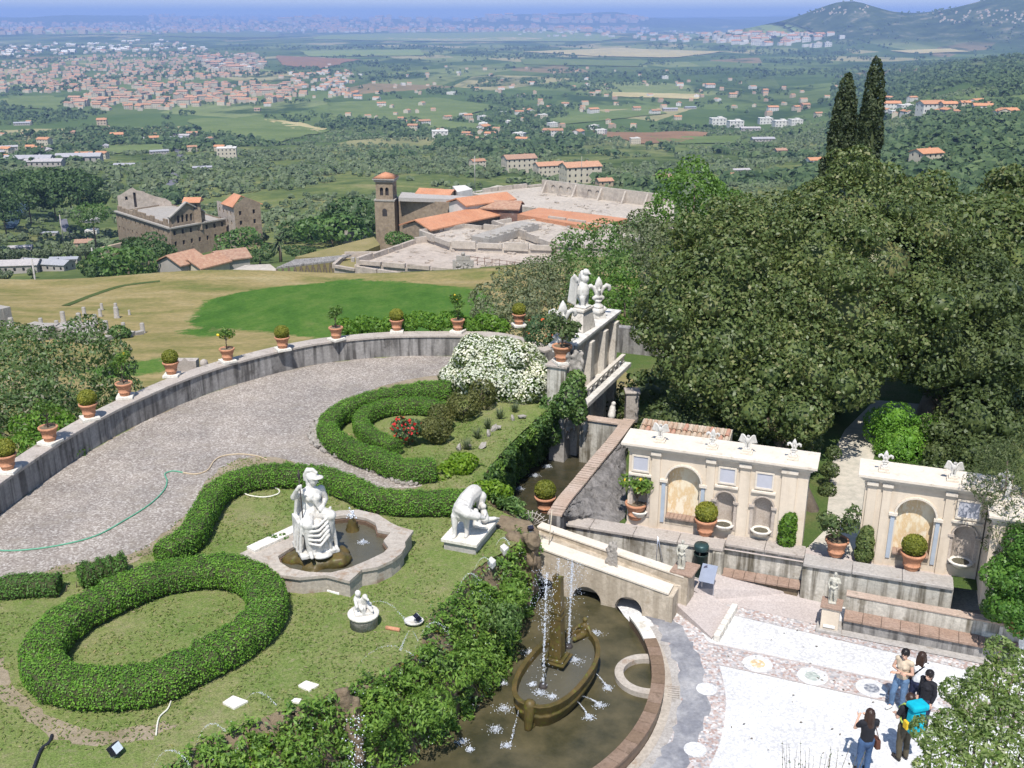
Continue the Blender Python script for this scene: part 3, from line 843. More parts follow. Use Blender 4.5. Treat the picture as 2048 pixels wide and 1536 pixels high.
# ================================================================== garden: levels and walls
LAWN = 2.2; POOLZ = 0.05; CANZ = 0.0
stony('travertine', (.62, .57, .49), (.72, .68, .61), (.42, .38, .31), 1.2, 14, obj=True, bump=.25)
stony('marble_white', (.58, .55, .50), (.66, .63, .585), (.40, .37, .32), 1.9, 16, obj=True, bump=.3, rough=.65, grain=(.84, 1.06), streak=(.30, .28, .24), sa=.45)
stony('plaster_cream', (.59, .495, .385), (.635, .54, .43), (.54, .445, .335), .7, 9, obj=True, bump=.08, grain=(.93, 1.04), streak=(.40, .33, .25), sa=.28)
stony('plaster_trim', (.60, .525, .43), (.65, .575, .48), (.47, .40, .32), 1.4, 12, obj=True, bump=.12, grain=(.9, 1.05))
stony('stucco_stained', (.46, .43, .37), (.56, .52, .45), (.24, .21, .16), .7, 11, bump=.3, streak=(.085, .07, .045), sa=.92)
stony('stucco_dark', (.24, .22, .20), (.34, .32, .30), (.12, .11, .10), .55, 9, bump=.4, streak=(.05, .045, .042), sa=.85)
stony('stucco_ochre', (.45, .375, .285), (.515, .44, .345), (.34, .27, .19), .9, 10, bump=.3, streak=(.18, .14, .09), sa=.45)
stony('coping_stone', (.36, .31, .27), (.45, .40, .35), (.2, .17, .14), 1.1, 15, bump=.4)
stony('coping_brick', (.40, .29, .22), (.47, .37, .30), (.25, .2, .15), 1.3, 16, bump=.5)
stony('terracotta', (.46, .21, .115), (.54, .27, .16), (.36, .19, .12), 2.5, 16, obj=True, bump=.2)
stony('terracotta_worn', (.28, .185, .135), (.35, .25, .195), (.2, .14, .1), 2.0, 16, bump=.3)
stony('concrete_grey', (.34, .31, .28), (.42, .39, .36), (.24, .21, .18), 1.0, 14, bump=.3)
stony('basin_stone', (.36, .31, .26), (.44, .39, .33), (.27, .19, .13), .9, 12, bump=.3)
stony('basin_wet', (.13, .085, .06), (.19, .13, .09), (.10, .075, .03), 1.4, 10, rough=.35, bump=.3)
stony('rock_grey', (.26, .23, .20), (.38, .35, .31), (.14, .12, .10), 2.2, 9, obj=True, bump=.8, bd=.04)
stony('rock_brown', (.14, .10, .065), (.22, .17, .11), (.08, .06, .04), 1.8, 8, bump=.9, bd=.05)
stony('rock_moss', (.065, .055, .016), (.13, .085, .03), (.11, .12, .018), 2.4, 9, obj=True, bump=.6, rough=.45)
stony('scarp', (.20, .185, .17), (.31, .285, .27), (.11, .10, .095), 1.6, 11, bump=1.0, bd=.09, streak=(.07, .065, .06), sa=.5)
stony('rim_rust_b', (.15, .10, .065), (.22, .15, .10), (.12, .08, .05), 1.3, 13, bump=.4, rough=.6)
stony('rim_rust', (.185, .12, .08), (.26, .185, .135), (.13, .09, .06), 1.1, 13, bump=.4, rough=.6)
stony('white_plaster', (.74, .72, .68), (.8, .78, .75), None, 2, 14, bump=.1)
stony('iron_and_opening_shade', (.035, .03, .03), (.06, .05, .045), None, 5, 30, obj=True, rough=.6, bump=.1)  # iron; also painted shade at the back of arches and window holes
plain('marble_grey', (.42, .42, .46), .45, var=.06)
plain('marble_blue', (.36, .40, .45), .45, var=.08)
t = NT('marble_yellow'); p = t.pos(True); n = t.noise(t.map(p, (1, 1, .45), (0, .6, 0)), 2.2, 7, .7)
t.col(t.ramp(n, [(.3, (.66, .53, .35)), (.46, (.72, .63, .47)), (.56, (.62, .44, .24)), (.62, (.74, .66, .52)), (.78, (.68, .57, .4))])); t.b.inputs['Roughness'].default_value = .4; t.done()

# lawns, gravel
t = NT('lawn'); p = t.pos()
n = t.noise(p, .55, 6, .7); n2 = t.noise(p, 3.5, 5, .75); n3 = t.noise(p, 28, 3, .8)
c = t.ramp(n, [(.30, (.13, .195, .05)), (.45, (.175, .22, .07)), (.58, (.22, .235, .095)), (.70, (.285, .26, .145)), (.84, (.34, .30, .20))])
c = t.mix(t.ramp(n2, [(.42, (0, 0, 0)), (.72, (.75, .75, .75))]), c, (.125, .185, .048))
n6 = t.noise(p, 9, 5, .8); c = t.mix(t.ramp(n6, [(.5, (0, 0, 0)), (.68, (.7, .7, .7))]), c, (.29, .245, .16))
c = t.mix(1.0, c, t.ramp(n3, [(.3, (.5, .55, .48)), (.7, (1.4, 1.35, 1.35))]), 'MULTIPLY')
t.col(c); t.b.inputs['Roughness'].default_value = 1; t.b.inputs['Specular IOR Level'].default_value = 0; t.bump(n3, .8, .05); t.done()
t = NT('earth'); p = t.pos(); n = t.noise(p, 1.1, 6, .7); n3 = t.noise(p, 22, 4, .8)
c = t.ramp(n, [(.3, (.19, .16, .09)), (.5, (.27, .22, .15)), (.7, (.34, .28, .21))])
c = t.mix(1.0, c, t.ramp(n3, [(.3, (.7, .7, .7)), (.7, (1.25, 1.25, 1.25))]), 'MULTIPLY')
t.col(c); t.b.inputs['Roughness'].default_value = 1; t.bump(n3, .7, .04); t.done()
t = NT('gravel'); p = t.pos()
v1 = t.vor(p, 22, 'Color'); d1 = t.vor(p, 22, 'Distance'); sc = t.add('ShaderNodeSeparateColor'); t.l.new(v1, sc.inputs[0])
c = t.ramp(sc.outputs[0], [(0, (.19, .16, .135)), (.45, (.26, .225, .195)), (.75, (.325, .29, .255)), (1, (.45, .415, .37))])
n = t.noise(p, .45, 6, .7); c = t.mix(1.0, c, t.ramp(n, [(.3, (.72, .72, .74)), (.7, (1.16, 1.14, 1.12))]), 'MULTIPLY')
n5 = t.noise(p, 1.5, 5, .7); c = t.mix(t.ramp(n5, [(.5, (0, 0, 0)), (.75, (.6, .6, .6))]), c, (.25, .215, .17))
t.col(c); t.b.inputs['Roughness'].default_value = .95; t.bump(d1, -.6, .03); t.done()
def pebble(name, stops, sc_, gap, bump=.5, tint=.5):
    t = NT(name); p = t.pos(); v1 = t.vor(p, sc_, 'Color'); d1 = t.vor(p, sc_, 'Distance'); s = t.add('ShaderNodeSeparateColor'); t.l.new(v1, s.inputs[0])
    c = t.ramp(s.outputs[0], stops, 'CONSTANT' if bump > .45 else 'LINEAR')
    c = t.mix(t.ramp(d1, [(.52, (0, 0, 0)), (.8, (1, 1, 1))]), c, gap)
    n = t.noise(p, tint, 5, .7); c = t.mix(1.0, c, t.ramp(n, [(.3, (.82, .82, .83)), (.7, (1.1, 1.1, 1.08))]), 'MULTIPLY')
    t.col(c); t.b.inputs['Roughness'].default_value = .8; t.bump(d1, -bump, .02); t.done()
pebble('pebble_white', [(0, (.50, .49, .48)), (.2, (.56, .55, .54)), (.6, (.615, .605, .59)), (.95, (.66, .645, .625)), (1.0, (.46, .45, .45))], 18, (.47, .46, .455), .25)
pebble('pebble_mixed', [(0, (.46, .43, .42)), (.2, (.33, .235, .205)), (.38, (.56, .53, .51)), (.55, (.41, .32, .285)), (.7, (.30, .29, .30)), (.85, (.50, .42, .385))], 15, (.38, .345, .325), .6)
pebble('pebble_ochre', [(0, (.62, .55, .42)), (.3, (.55, .42, .24)), (.6, (.66, .6, .5)), (.8, (.5, .36, .2))], 13, (.45, .38, .3), .6)
pebble('pebble_dark', [(0, (.16, .17, .2)), (.3, (.3, .31, .33)), (.6, (.22, .23, .26)), (.85, (.42, .42, .43))], 13, (.3, .3, .31), .6)
pebble('pebble_green', [(0, (.34, .38, .34)), (.3, (.44, .47, .42)), (.6, (.3, .33, .3)), (.85, (.5, .5, .47))], 13, (.4, .4, .38), .6)
stony('paving_pink', (.42, .36, .33), (.48, .42, .39), (.38, .33, .3), .8, 18, bump=.2)
t = NT('paving_wet'); p = t.pos(); n = t.noise(p, .8, 6, .7); n2 = t.noise(p, 9, 4, .7)
c = t.ramp(n, [(.30, (.14, .14, .155)), (.46, (.20, .20, .215)), (.58, (.29, .285, .29)), (.72, (.40, .38, .365))])
t.col(t.mix(1.0, c, t.ramp(n2, [(.3, (.8, .8, .8)), (.7, (1.15, 1.15, 1.15))]), 'MULTIPLY'))
t.l.new(t.ramp(n, [(.4, (.3, .3, .3)), (.6, (.8, .8, .8))]), t.b.inputs['Roughness']); t.bump(n2, .2, .02); t.done()
def water(name, a, b, rough=.06, bumps=.35, wscale=7.0):
    t = NT(name); p = t.pos(); n = t.noise(p, .9, 5, .65); n2 = t.noise(p, wscale, 4, .65)
    t.col(t.ramp(n, [(.35, a), (.65, b)])); t.b.inputs['Roughness'].default_value = rough; t.b.inputs['Specular IOR Level'].default_value = .5; t.b.inputs['IOR'].default_value = 1.33
    t.bump(n2, bumps, .04); t.done()
water('water_pool', (.040, .038, .020), (.098, .082, .044))
water('water_canal', (.03, .030, .018), (.06, .05, .03))
water('water_basin', (.075, .07, .05), (.10, .09, .062), .1, .5, 11)

def sheet(name, poly, z, mat, th=0.0, kind='structure'):
    mb = MB()
    if th: mb.prism([(q[0], q[1]) for q in poly], z - th, z)
    else:
        tri = tessellate_polygon([[Vector((q[0], q[1], 0)) for q in poly]]); fs = []
        for q in tri:
            a, b, c = (poly[i] for i in q); ar = (b[0] - a[0]) * (c[1] - a[1]) - (c[0] - a[0]) * (b[1] - a[1])
            fs.append(tuple(q) if ar > 0 else tuple(q[::-1]))
        mb._add([(q[0], q[1], z) for q in poly], fs)
    return tag(mb.build(name, mat), kind=kind)
def smooth_path(pts, k=8, closed=False):
    """Catmull-Rom through the points"""
    P = [Vector(q) for q in pts]; n = len(P); out = []
    for i in range(n if closed else n - 1):
        p0 = P[(i - 1) % n] if closed or i else P[0]; p1 = P[i]; p2 = P[(i + 1) % n]; p3 = P[(i + 2) % n] if closed or i + 2 < n else P[-1]
        for j in range(k):
            t_ = j / k
            out.append(.5 * ((2 * p1) + (p2 - p0) * t_ + (2 * p0 - 5 * p1 + 4 * p2 - p3) * t_ ** 2 + (3 * p1 - p0 - 3 * p2 + p3) * t_ ** 3))
    if not closed: out.append(P[-1])
    return out
def px(pts, z): return [at(x, y, z) for x, y in pts]

# ---- terrace
WALLB = [(-120, 1130), (0, 1030), (130, 935), (225, 876), (300, 838), (370, 806), (450, 776), (560, 745), (640, 728), (712, 719), (790, 713), (910, 712), (1000, 716), (1090, 745)]
wb = smooth_path(px(WALLB, LAWN), 6)
BANK_T = [(1062, 1066), (1010, 1102), (955, 1135), (905, 1185), (862, 1240), (835, 1300), (770, 1345), (700, 1380), (620, 1405), (540, 1432), (470, 1462), (400, 1490), (330, 1540), (240, 1620)]
bt = smooth_path(px(BANK_T, LAWN), 5)
BANK_B = [(1066, 1172), (1050, 1215), (1030, 1262), (1012, 1318), (975, 1375), (925, 1430), (880, 1466), (835, 1500), (770, 1545), (700, 1590), (620, 1650), (540, 1710), (460, 1780), (380, 1860)]
bb_ = smooth_path(px(BANK_B, POOLZ), 5)
CANL_T = [(1132, 780), (1092, 822), (1046, 862), (1006, 902), (974, 942), (962, 978), (985, 1014), (1062, 1052)]
terr = [tuple(v) for v in wb] + px(CANL_T, LAWN) + [tuple(v) for v in bt] + [(-16, 9, 0), (-22, 14, 0)]
sheet('terrace_lawn', terr, LAWN, 'lawn', .0)
GR = WALLB[:12] + [(905, 748), (850, 762), (780, 776), (715, 796), (660, 822), (628, 852), (618, 885), (640, 905), (700, 935), (770, 955), (845, 968), (840, 985), (760, 985), (700, 965), (600, 935), (540, 922), (480, 925), (440, 945), (405, 975), (385, 1015), (345, 1060), (300, 1095), (262, 1118), (150, 1135), (120, 1140), (60, 1160), (0, 1175), (-120, 1230)]
def rag(P, a, seed, k=4):
    """ragged outline"""
    g = np.random.default_rng(seed); out = []
    for i in range(len(P)):
        p, q = Vector(P[i]), Vector(P[(i + 1) % len(P)])
        for j in range(k):
            v = p.lerp(q, j / k); out.append((v.x + g.normal(0, a), v.y + g.normal(0, a)))
    return out
sheet('terrace_earth', rag(px([(x, y + (10 if i > 12 else 0)) for i, (x, y) in enumerate(GR)], LAWN), .06, 3), LAWN + .004, 'earth')
G2 = [(x, y - (8 if i > 12 else 0)) for i, (x, y) in enumerate(GR)]
sheet('gravel_court', rag(px(G2, LAWN), .05, 4), LAWN + .008, 'gravel')
sheet('earth_path', rag(px([(-60, 1290), (0, 1320), (35, 1375), (80, 1420), (150, 1450), (240, 1462), (330, 1440), (345, 1452), (300, 1478), (200, 1490), (110, 1475), (45, 1430), (0, 1385), (-60, 1340)], LAWN), .06, 5), LAWN + .004, 'earth')

# ---- curved parapet with the pots
def wall_along(name, path, th, z0, z1, mat, cop=None, cmat=None, side=1, label=None, cat='wall', over=.05, ct=.10):
    """wall whose inner face follows the path, thickness to the side, with a coping child"""
    P = [Vector((v[0], v[1], 0)) for v in path]; n = len(P); inn, out, ci, co = [], [], [], []
    for i in range(n):
        d = (P[min(i + 1, n - 1)] - P[max(i - 1, 0)]).normalized(); nn = Vector((-d.y, d.x, 0)) * side
        inn.append(P[i]); out.append(P[i] + nn * th); ci.append(P[i] - nn * over); co.append(P[i] + nn * (th + over))
    def sweep(a, b, zb, zt, m, nm, par):
        mb = MB(); vv = []
        for p, q in zip(a, b): vv += [(p.x, p.y, zb), (p.x, p.y, zt), (q.x, q.y, zt), (q.x, q.y, zb)]
        fs = []
        for i in range(n - 1):
            for j in range(4): fs.append((4 * i + j, 4 * i + (j + 1) % 4, 4 * i + 4 + (j + 1) % 4, 4 * i + 4 + j))
        fs += [(0, 1, 2, 3), (4 * n - 1, 4 * n - 2, 4 * n - 3, 4 * n - 4)]
        if side < 0: pass
        mb._add(vv, fs); o = mb.build(nm, m, par)
        bm = bmesh.new(); bm.from_mesh(o.data); bmesh.ops.recalc_face_normals(bm, faces=bm.faces); bm.to_mesh(o.data); bm.free()
        return o
    w = sweep(inn, out, z0, z1, mat, name, None); tag(w, label, cat)
    if cop: bevel(sweep(ci, co, z1 + .002, z1 + ct, cmat, 'coping', w), .015)
    return w
pw = wall_along('parapet_wall', wb, .55, -4.0, LAWN + .82, 'stucco_dark', True, 'coping_stone', 1, 'long curved grey stained parapet wall carrying terracotta pots along the terrace')

# ---- bank of ferns above the pool, and the canal bank
def loft(name, A, B, mat, seed, bulge=.25, rough=.12, nz=9, name_label=None):
    """surface from path A (top) to path B (foot), pushed about like rock"""
    n = min(len(A), len(B)); g = np.random.default_rng(seed); vv = []
    for i in range(n):
        a, b = Vector(A[i]), Vector(B[i]); d = Vector((b.x - a.x, b.y - a.y, 0)); d = d.normalized() if d.length > .01 else Vector((1, 0, 0))
        for k in range(nz):
            s_ = k / (nz - 1)
            q = a.lerp(b, s_) ; q.z = a.z + (b.z - a.z) * (s_ ** 1.25)
            q += d * (bulge * math.sin(math.pi * s_)) + Vector(g.normal(0, rough, 3)) * (1 if 0 < k < nz - 1 else .3)
            vv.append(q)
    fs = [(i * nz + k, i * nz + k + 1, (i + 1) * nz + k + 1, (i + 1) * nz + k) for i in range(n - 1) for k in range(nz - 1)]
    mb = MB(); mb._add(vv, fs, True); me = mb.mesh(name, mat)
    bm = bmesh.new(); bm.from_mesh(me); bmesh.ops.recalc_face_normals(bm, faces=bm.faces)
    D_ = Vector((1, -.35, .6))                                      # banks look towards the water, to the right
    if sum(f.normal.dot(D_) * f.calc_area() for f in bm.faces) < 0: bmesh.ops.reverse_faces(bm, faces=bm.faces)
    bm.to_mesh(me); bm.free()
    return me
def surf_points(me, n, g):
    """random points and normals on a mesh"""
    me.calc_loop_triangles(); m = len(me.loop_triangles)
    ti = np.empty(m * 3, np.int32); me.loop_triangles.foreach_get('vertices', ti); ti = ti.reshape(-1, 3)
    co = np.empty(len(me.vertices) * 3, np.float32); me.vertices.foreach_get('co', co); co = co.reshape(-1, 3).astype(float)
    a, b, c = co[ti[:, 0]], co[ti[:, 1]], co[ti[:, 2]]; nn = np.cross(b - a, c - a); ar = np.linalg.norm(nn, axis=1); nn /= ar[:, None] + 1e-9
    k = g.choice(m, n, p=ar / ar.sum()); r1 = np.sqrt(g.random(n))[:, None]; r2 = g.random(n)[:, None]
    return a[k] * (1 - r1) + b[k] * r1 * (1 - r2) + c[k] * r1 * r2, nn[k]
bank = loft('bank', [(v.x, v.y, LAWN + .01) for v in bt], [(v.x, v.y, POOLZ - .3) for v in bb_], 'rock_brown', 5, .2, .1)
tag(link('rocky_bank', bank), kind='structure')
CANL_B = [(1142, 868), (1116, 884), (1080, 905), (1050, 930), (1027, 956), (1006, 985), (992, 1012), (986, 1035)]
cb_top = smooth_path(px(CANL_T, LAWN), 5); cb_bot = smooth_path(px(CANL_B, CANZ), 5)
cbank = loft('canal_bank', [(v.x, v.y, LAWN + .01) for v in cb_top], [(v.x, v.y, CANZ - .3) for v in cb_bot], 'rock_brown', 6, .0, .07)
tag(link('canal_bank', cbank), kind='structure')

# ---- pool, rim, gutter
PC = (-2.17, 22.3)
def ringpts(r0, r1, a0, a1, n=40, c=PC):
    A_ = [R(a0 + (a1 - a0) * i / n) for i in range(n + 1)]
    return [(c[0] + r1 * math.cos(a), c[1] + r1 * math.sin(a)) for a in A_] + [(c[0] + r0 * math.cos(a), c[1] + r0 * math.sin(a)) for a in A_[::-1]]
sheet('pool_floor', ringpts(.01, 6.2, -180, 60, 60), POOLZ - .75, 'rock_brown')
sheet('pool_water', ringpts(.01, 5.8, -180, 60, 60), POOLZ, 'water_pool')
def ring_wall(name, r0, r1, z0, z1, a0, a1, mat, parent=None, n=48):
    mb = MB(); mb.prism(ringpts(r0, r1, a0, a1, n), z0, z1); return mb.build(name, mat, parent)
rim = ring_wall('pool_rim', 5.7, 5.98, -.9, .30, -110, 19.5, 'basin_wet')
tag(rim, 'curved rust stained brick rim round the boat pool', 'pool rim')
N_ = 34
for i in range(N_):
    a0 = -110 + 129.5 * i / N_; a1 = -110 + 129.5 * (i + 1) / N_
    m_ = random.choice(('rim_rust', 'rim_rust', 'rim_rust_b')) if a0 < 8 else 'travertine'
    o = ring_wall('coping_slab', 5.68, 6.01, .302, .37, a0 + .06, a1 - .06, m_, rim, 4)
sheet('gutter_kerb', ringpts(6.05, 6.42, -110, 18, 48), .012, 'concrete_grey')
sheet('gutter_lower', ringpts(5.99, 6.2, -110, 18, 48), .022, 'basin_stone')
sheet('wet_pavement', rag([tuple(q) for q in ringpts(6.42, 7.05, -110, 26, 40)], .05, 9, 2), .016, 'paving_wet')
sheet('pebble_ring', ringpts(6.4, 7.5, -110, 20, 48), .010, 'pebble_mixed')
for a in (-7, -26, -47):                                            # half rosettes in the ring
    c = (PC[0] + 7.05 * math.cos(R(a)), PC[1] + 7.05 * math.sin(R(a)))
    sheet('pebble_rosette', [(c[0] + .26 * math.cos(q * .3), c[1] + .26 * math.sin(q * .3)) for q in range(21)], .020, 'pebble_white')
hoop = MB(); hoop.prism(ringpts(.62, .84, 80, 290, 30, (3.42, 21.85)), -.6, POOLZ + .14)
tag(hoop.build('hoop_kerb', 'basin_stone'), 'low half ring of grey stone standing in the pool by the rim', 'kerb')
for k, a in enumerate((-9, -62)):
    gr = MB(); c = (PC[0] + 6.25 * math.cos(R(a)), PC[1] + 6.25 * math.sin(R(a)))
    for j in range(6):
        aa = a + (j - 2.5) * .8; gr.beam((PC[0] + 6.1 * math.cos(R(aa)), PC[1] + 6.1 * math.sin(R(aa)), .03), (PC[0] + 6.38 * math.cos(R(aa)), PC[1] + 6.38 * math.sin(R(aa)), .03), .03, .02)
    tag(gr.build('drain_grate', 'coping_stone'), ('slotted drain grate in the gutter beside the hoop kerb', 'slotted drain grate in the gutter nearest the bottom of the picture')[k], 'drain grate')

# ---- piazza
sheet('piazza', [(3.2, 4), (40, 4), (40, 27), (8, 28), (2.5, 27), (4.2, 21)] , -.006, 'pebble_white')
sheet('piazza', [(-3, 4), (3.25, 4), (4.25, 21.2), (4.2, 19), (3.2, 16.8), (1.5, 15)], -.004, 'pebble_white')
def strip(name, a, b, w, z, mat, both=True):
    a, b = Vector(a), Vector(b); d = (b - a).normalized(); n_ = Vector((-d.y, d.x, 0)) * w / 2
    return sheet(name, [a - n_, b - n_, b + n_, a + n_], z, mat)
ba, b2 = at(1478, 1318, 0), at(1890, 1407, 0); bd = (b2 - ba).normalized()
strip('pebble_band', ba - bd * 1.0, b2 + bd * 6, .82, .004, 'pebble_mixed')
for k, (x, y, m_) in enumerate(((1515, 1328, 'pebble_ochre'), (1625, 1353, 'pebble_green'), (1743, 1377, 'pebble_dark'), (1890, 1405, 'pebble_mixed'))):
    c = at(x, y, 0)
    sheet('medallion', [(c.x + .38 * math.cos(q * .2244), c.y + .38 * math.sin(q * .2244)) for q in range(28)], .010, 'pebble_white')
    sheet('medallion_centre', [(c.x + .19 * math.cos(q * .314), c.y + .19 * math.sin(q * .314)) for q in range(20)], .014, m_)
strip('band_edge', ba - bd + Vector((-bd.y, bd.x, 0)) * .43, b2 + bd * 6 + Vector((-bd.y, bd.x, 0)) * .43, .05, .008, 'paving_pink')
strip('band_edge', ba - bd - Vector((-bd.y, bd.x, 0)) * .43, b2 + bd * 6 - Vector((-bd.y, bd.x, 0)) * .43, .05, .008, 'paving_pink')
ea, eb = at(1405, 1205, 0), at(1650, 1262, 0); ed = (eb - ea).normalized()
strip('pebble_border', ea - ed * .6, eb + ed * 9, .55, .006, 'pebble_mixed')
_pp = [at(1378, 1176, .38), at(1330, 1150, .42), at(1445, 1142, .40), at(1602, 1184, .10), at(1650, 1205, .012), at(1648, 1252, .012), at(1420, 1200, .012)]
_m = MB(); _m._add([tuple(v) for v in _pp], [(0, 2, 1), (0, 3, 2), (0, 6, 3), (6, 4, 3), (6, 5, 4)]); tag(_m.build('pink_paving', 'paving_pink'), kind='structure')
sheet('pink_paving', px([(1650, 1180), (1905, 1225), (2000, 1215), (2048, 1290), (1980, 1250), (1690, 1200)], 0), .002, 'paving_pink')
rf = MB(); rf.prism([(q.x, q.y) for q in px([(1336, 1206), (1385, 1172), (1462, 1214), (1424, 1272)], 0.1)], -.3, [.30, .30, .04, .04])
tag(rf.build('gravel_ramp', 'paving_pink'), kind='structure')
ks = tag(empty('ramp_kerb', at(1443, 1243, 0)), 'row of worn pale kerb stones edging the gravel ramp by the pool', 'kerb')
ks.location = (0, 0, 0)
k0, k1 = at(1470, 1215, .05), at(1432, 1280, .05)
for i in range(6):
    a, b = k0.lerp(k1, i / 6 + .01), k0.lerp(k1, (i + 1) / 6 - .01); mb = MB(); mb.beam(a + Vector((0, 0, .04)), b + Vector((0, 0, .04)), .17, .22); bevel(mb.build('kerb_stone', 'travertine', ks), .03)
# small dark specks of leaf litter
g = np.random.default_rng(5); P = np.column_stack([g.uniform(3.5, 14, 130), g.uniform(17, 25, 130), np.full(130, .02)])
P = P[(np.hypot(P[:, 0] - PC[0], P[:, 1] - PC[1]) > 7.6)]
V, Fq = leaf_quads(P, np.tile([0, 0, 1.], (len(P), 1)), .07, g, .15, .5)
leafy('dead_leaf', [(0, (.10, .08, .06)), (1, (.2, .16, .12))], .1)
tag(link('leaf_litter', fast_mesh('leaf_litter', V, Fq, ['dead_leaf'])), 'fallen leaves scattered over the white pebble piazza', 'leaves', kind='stuff')

# ---- garden level behind the retaining wall
RW0, RW1 = at(1096, 1040, 1.2), at(1908, 1172, 1.2)               # front of the coping
RW0.z = RW1.z = 0
rd = (RW1 - RW0).normalized(); rn = Vector((rd.y, -rd.x, 0))        # towards the piazza
RWL = (RW1 - RW0).length
GZ1 = 1.0
CANR_T = [(1098, 1030), (1118, 1000), (1150, 962), (1185, 920), (1215, 885), (1250, 840)]
CTZ = 1.75
cr_top = px(CANR_T, CTZ)
gp = [tuple(RW0 + rd * .3 - rn * .3), tuple(RW1 - rn * .3), (45, 15, 0), (48, 52, 0), (3.5, 50, 0), tuple(cr_top[-1] + Vector((1.2, 6, 0))), tuple(cr_top[-1] + Vector((.5, .3, 0)))]
t = NT('park_ground'); p = t.pos(); n = t.noise(p, .35, 6, .7); n3 = t.noise(p, 14, 4, .8)
c = t.ramp(n, [(.34, (.055, .10, .022)), (.5, (.085, .13, .032)), (.63, (.14, .145, .055)), (.75, (.17, .14, .08))])
t.col(t.mix(1.0, c, t.ramp(n3, [(.3, (.65, .7, .65)), (.7, (1.3, 1.25, 1.2))]), 'MULTIPLY')); t.b.inputs['Roughness'].default_value = 1; t.bump(n3, .9, .08); t.done()
sheet('park_ground', gp, GZ1, 'park_ground', 0)
sheet('gravel_walk', px([(1600, 1110), (1650, 1060), (1668, 900), (1690, 860), (1750, 800), (1860, 810), (1860, 835), (1750, 835), (1752, 900), (1735, 960), (1730, 1130)], GZ1), GZ1 + .006, 'chalk_path')
sheet('shelf_paving', [tuple(RW0 + rd * 2.2 - rn * .3), tuple(RW1 - rn * .3), tuple(RW1 - rn * 1.2), tuple(RW0 + rd * 2.2 - rn * 1.2)], GZ1 + .010, 'paving_pink')

# ---- retaining wall with bench recess
rw = tag(empty('retaining_wall', (RW0.x, RW0.y, 0)), 'long streaked cream retaining wall between piazza and painted pavilions', 'wall')
rw.rotation_euler = (0, 0, math.atan2(rd.y, rd.x))
def proj_u(x, y, z): 
    q = at(x, y, z); return (Vector((q.x, q.y, 0)) - RW0).dot(rd)
uB0, uB1 = proj_u(1447, 1095, 1.2), proj_u(1606, 1128, 1.2)
for u0, u1, dy in ((0, uB0, 0), (uB0, uB1, .38), (uB1, RWL, -.06)):
    mb = MB(); mb.box(((u0 + u1) / 2, dy + .28, .45), (u1 - u0, .5, 1.3)); mb.build('wall', 'stucco_stained', rw)
    mb = MB(); k = max(2, int((u1 - u0) / 1.1))
    for i in range(k):
        w_ = (u1 - u0) / k; mb = MB(); mb.box((u0 + (i + .5) * w_, dy + .26, 1.152), (w_ - .008, .62, .10)); bevel(mb.build('coping_slab', 'coping_stone' if dy >= 0 else 'concrete_grey', rw), .02)
mb = MB(); mb.box((uB0 - .12, -.03, .5), (.34, .14, 1.15)); mb.box((uB0 - .12, -.05, .06), (.42, .2, .3)); bevel(mb.build('pier', 'stucco_stained', rw), .03)
bn = tag(empty('stone_bench', RW0 + rd * ((uB0 + uB1) / 2) - rn * .12), 'dark long stone bench set in the retaining wall recess behind the info panel', 'bench', rz=0) if False else empty('stone_bench', RW0 + rd * ((uB0 + uB1) / 2) - rn * .0, 'long stone bench with terracotta seat in the retaining wall recess', 'bench', None, math.atan2(rd.y, rd.x))
Lb = uB1 - uB0 - .04
mb = MB(); mb.box((0, .16, .16), (Lb - .1, .34, .32)); mb.build('base', 'rock_brown', bn)
k = 7
for i in range(k):
    mb = MB(); mb.box((-Lb / 2 + (i + .5) * Lb / k, .12, .365), (Lb / k - .006, .46, .08)); bevel(mb.build('seat_slab', 'terracotta_worn', bn), .015)

# lower bench with high back at the right
fb0, fb1 = at(1684, 1262, 0), at(2000, 1325, 0); fd = (fb1 - fb0).normalized(); LB = (fb1 - fb0).length + .4
b2_ = empty('stone_bench', fb0, 'long weathered stone bench with high plaster back along the piazza edge', 'bench', None, math.atan2(fd.y, fd.x))
mb = MB(); mb.box((LB / 2, .2, .17), (LB, .36, .34)); mb.build('base', 'stucco_dark', b2_)
k = 9
for i in range(k):
    mb = MB(); mb.box((LB * (i + .5) / k, .20, .385), (LB / k - .006, .50, .085)); bevel(mb.build('seat_slab', 'terracotta_worn', b2_), .015)
mb = MB(); mb.box((LB / 2, .56, .42), (LB, .22, .84)); mb.build('back', 'stucco_stained', b2_)
mb = MB(); mb.box((LB / 2, .56, .872), (LB + .04, .28, .06)); bevel(mb.build('coping', 'coping_brick', b2_), .015)
strip('bench_step', fb0 - Vector((-fd.y, fd.x, 0)) * .12, fb1 - Vector((-fd.y, fd.x, 0)) * .12, .3, .03, 'concrete_grey')

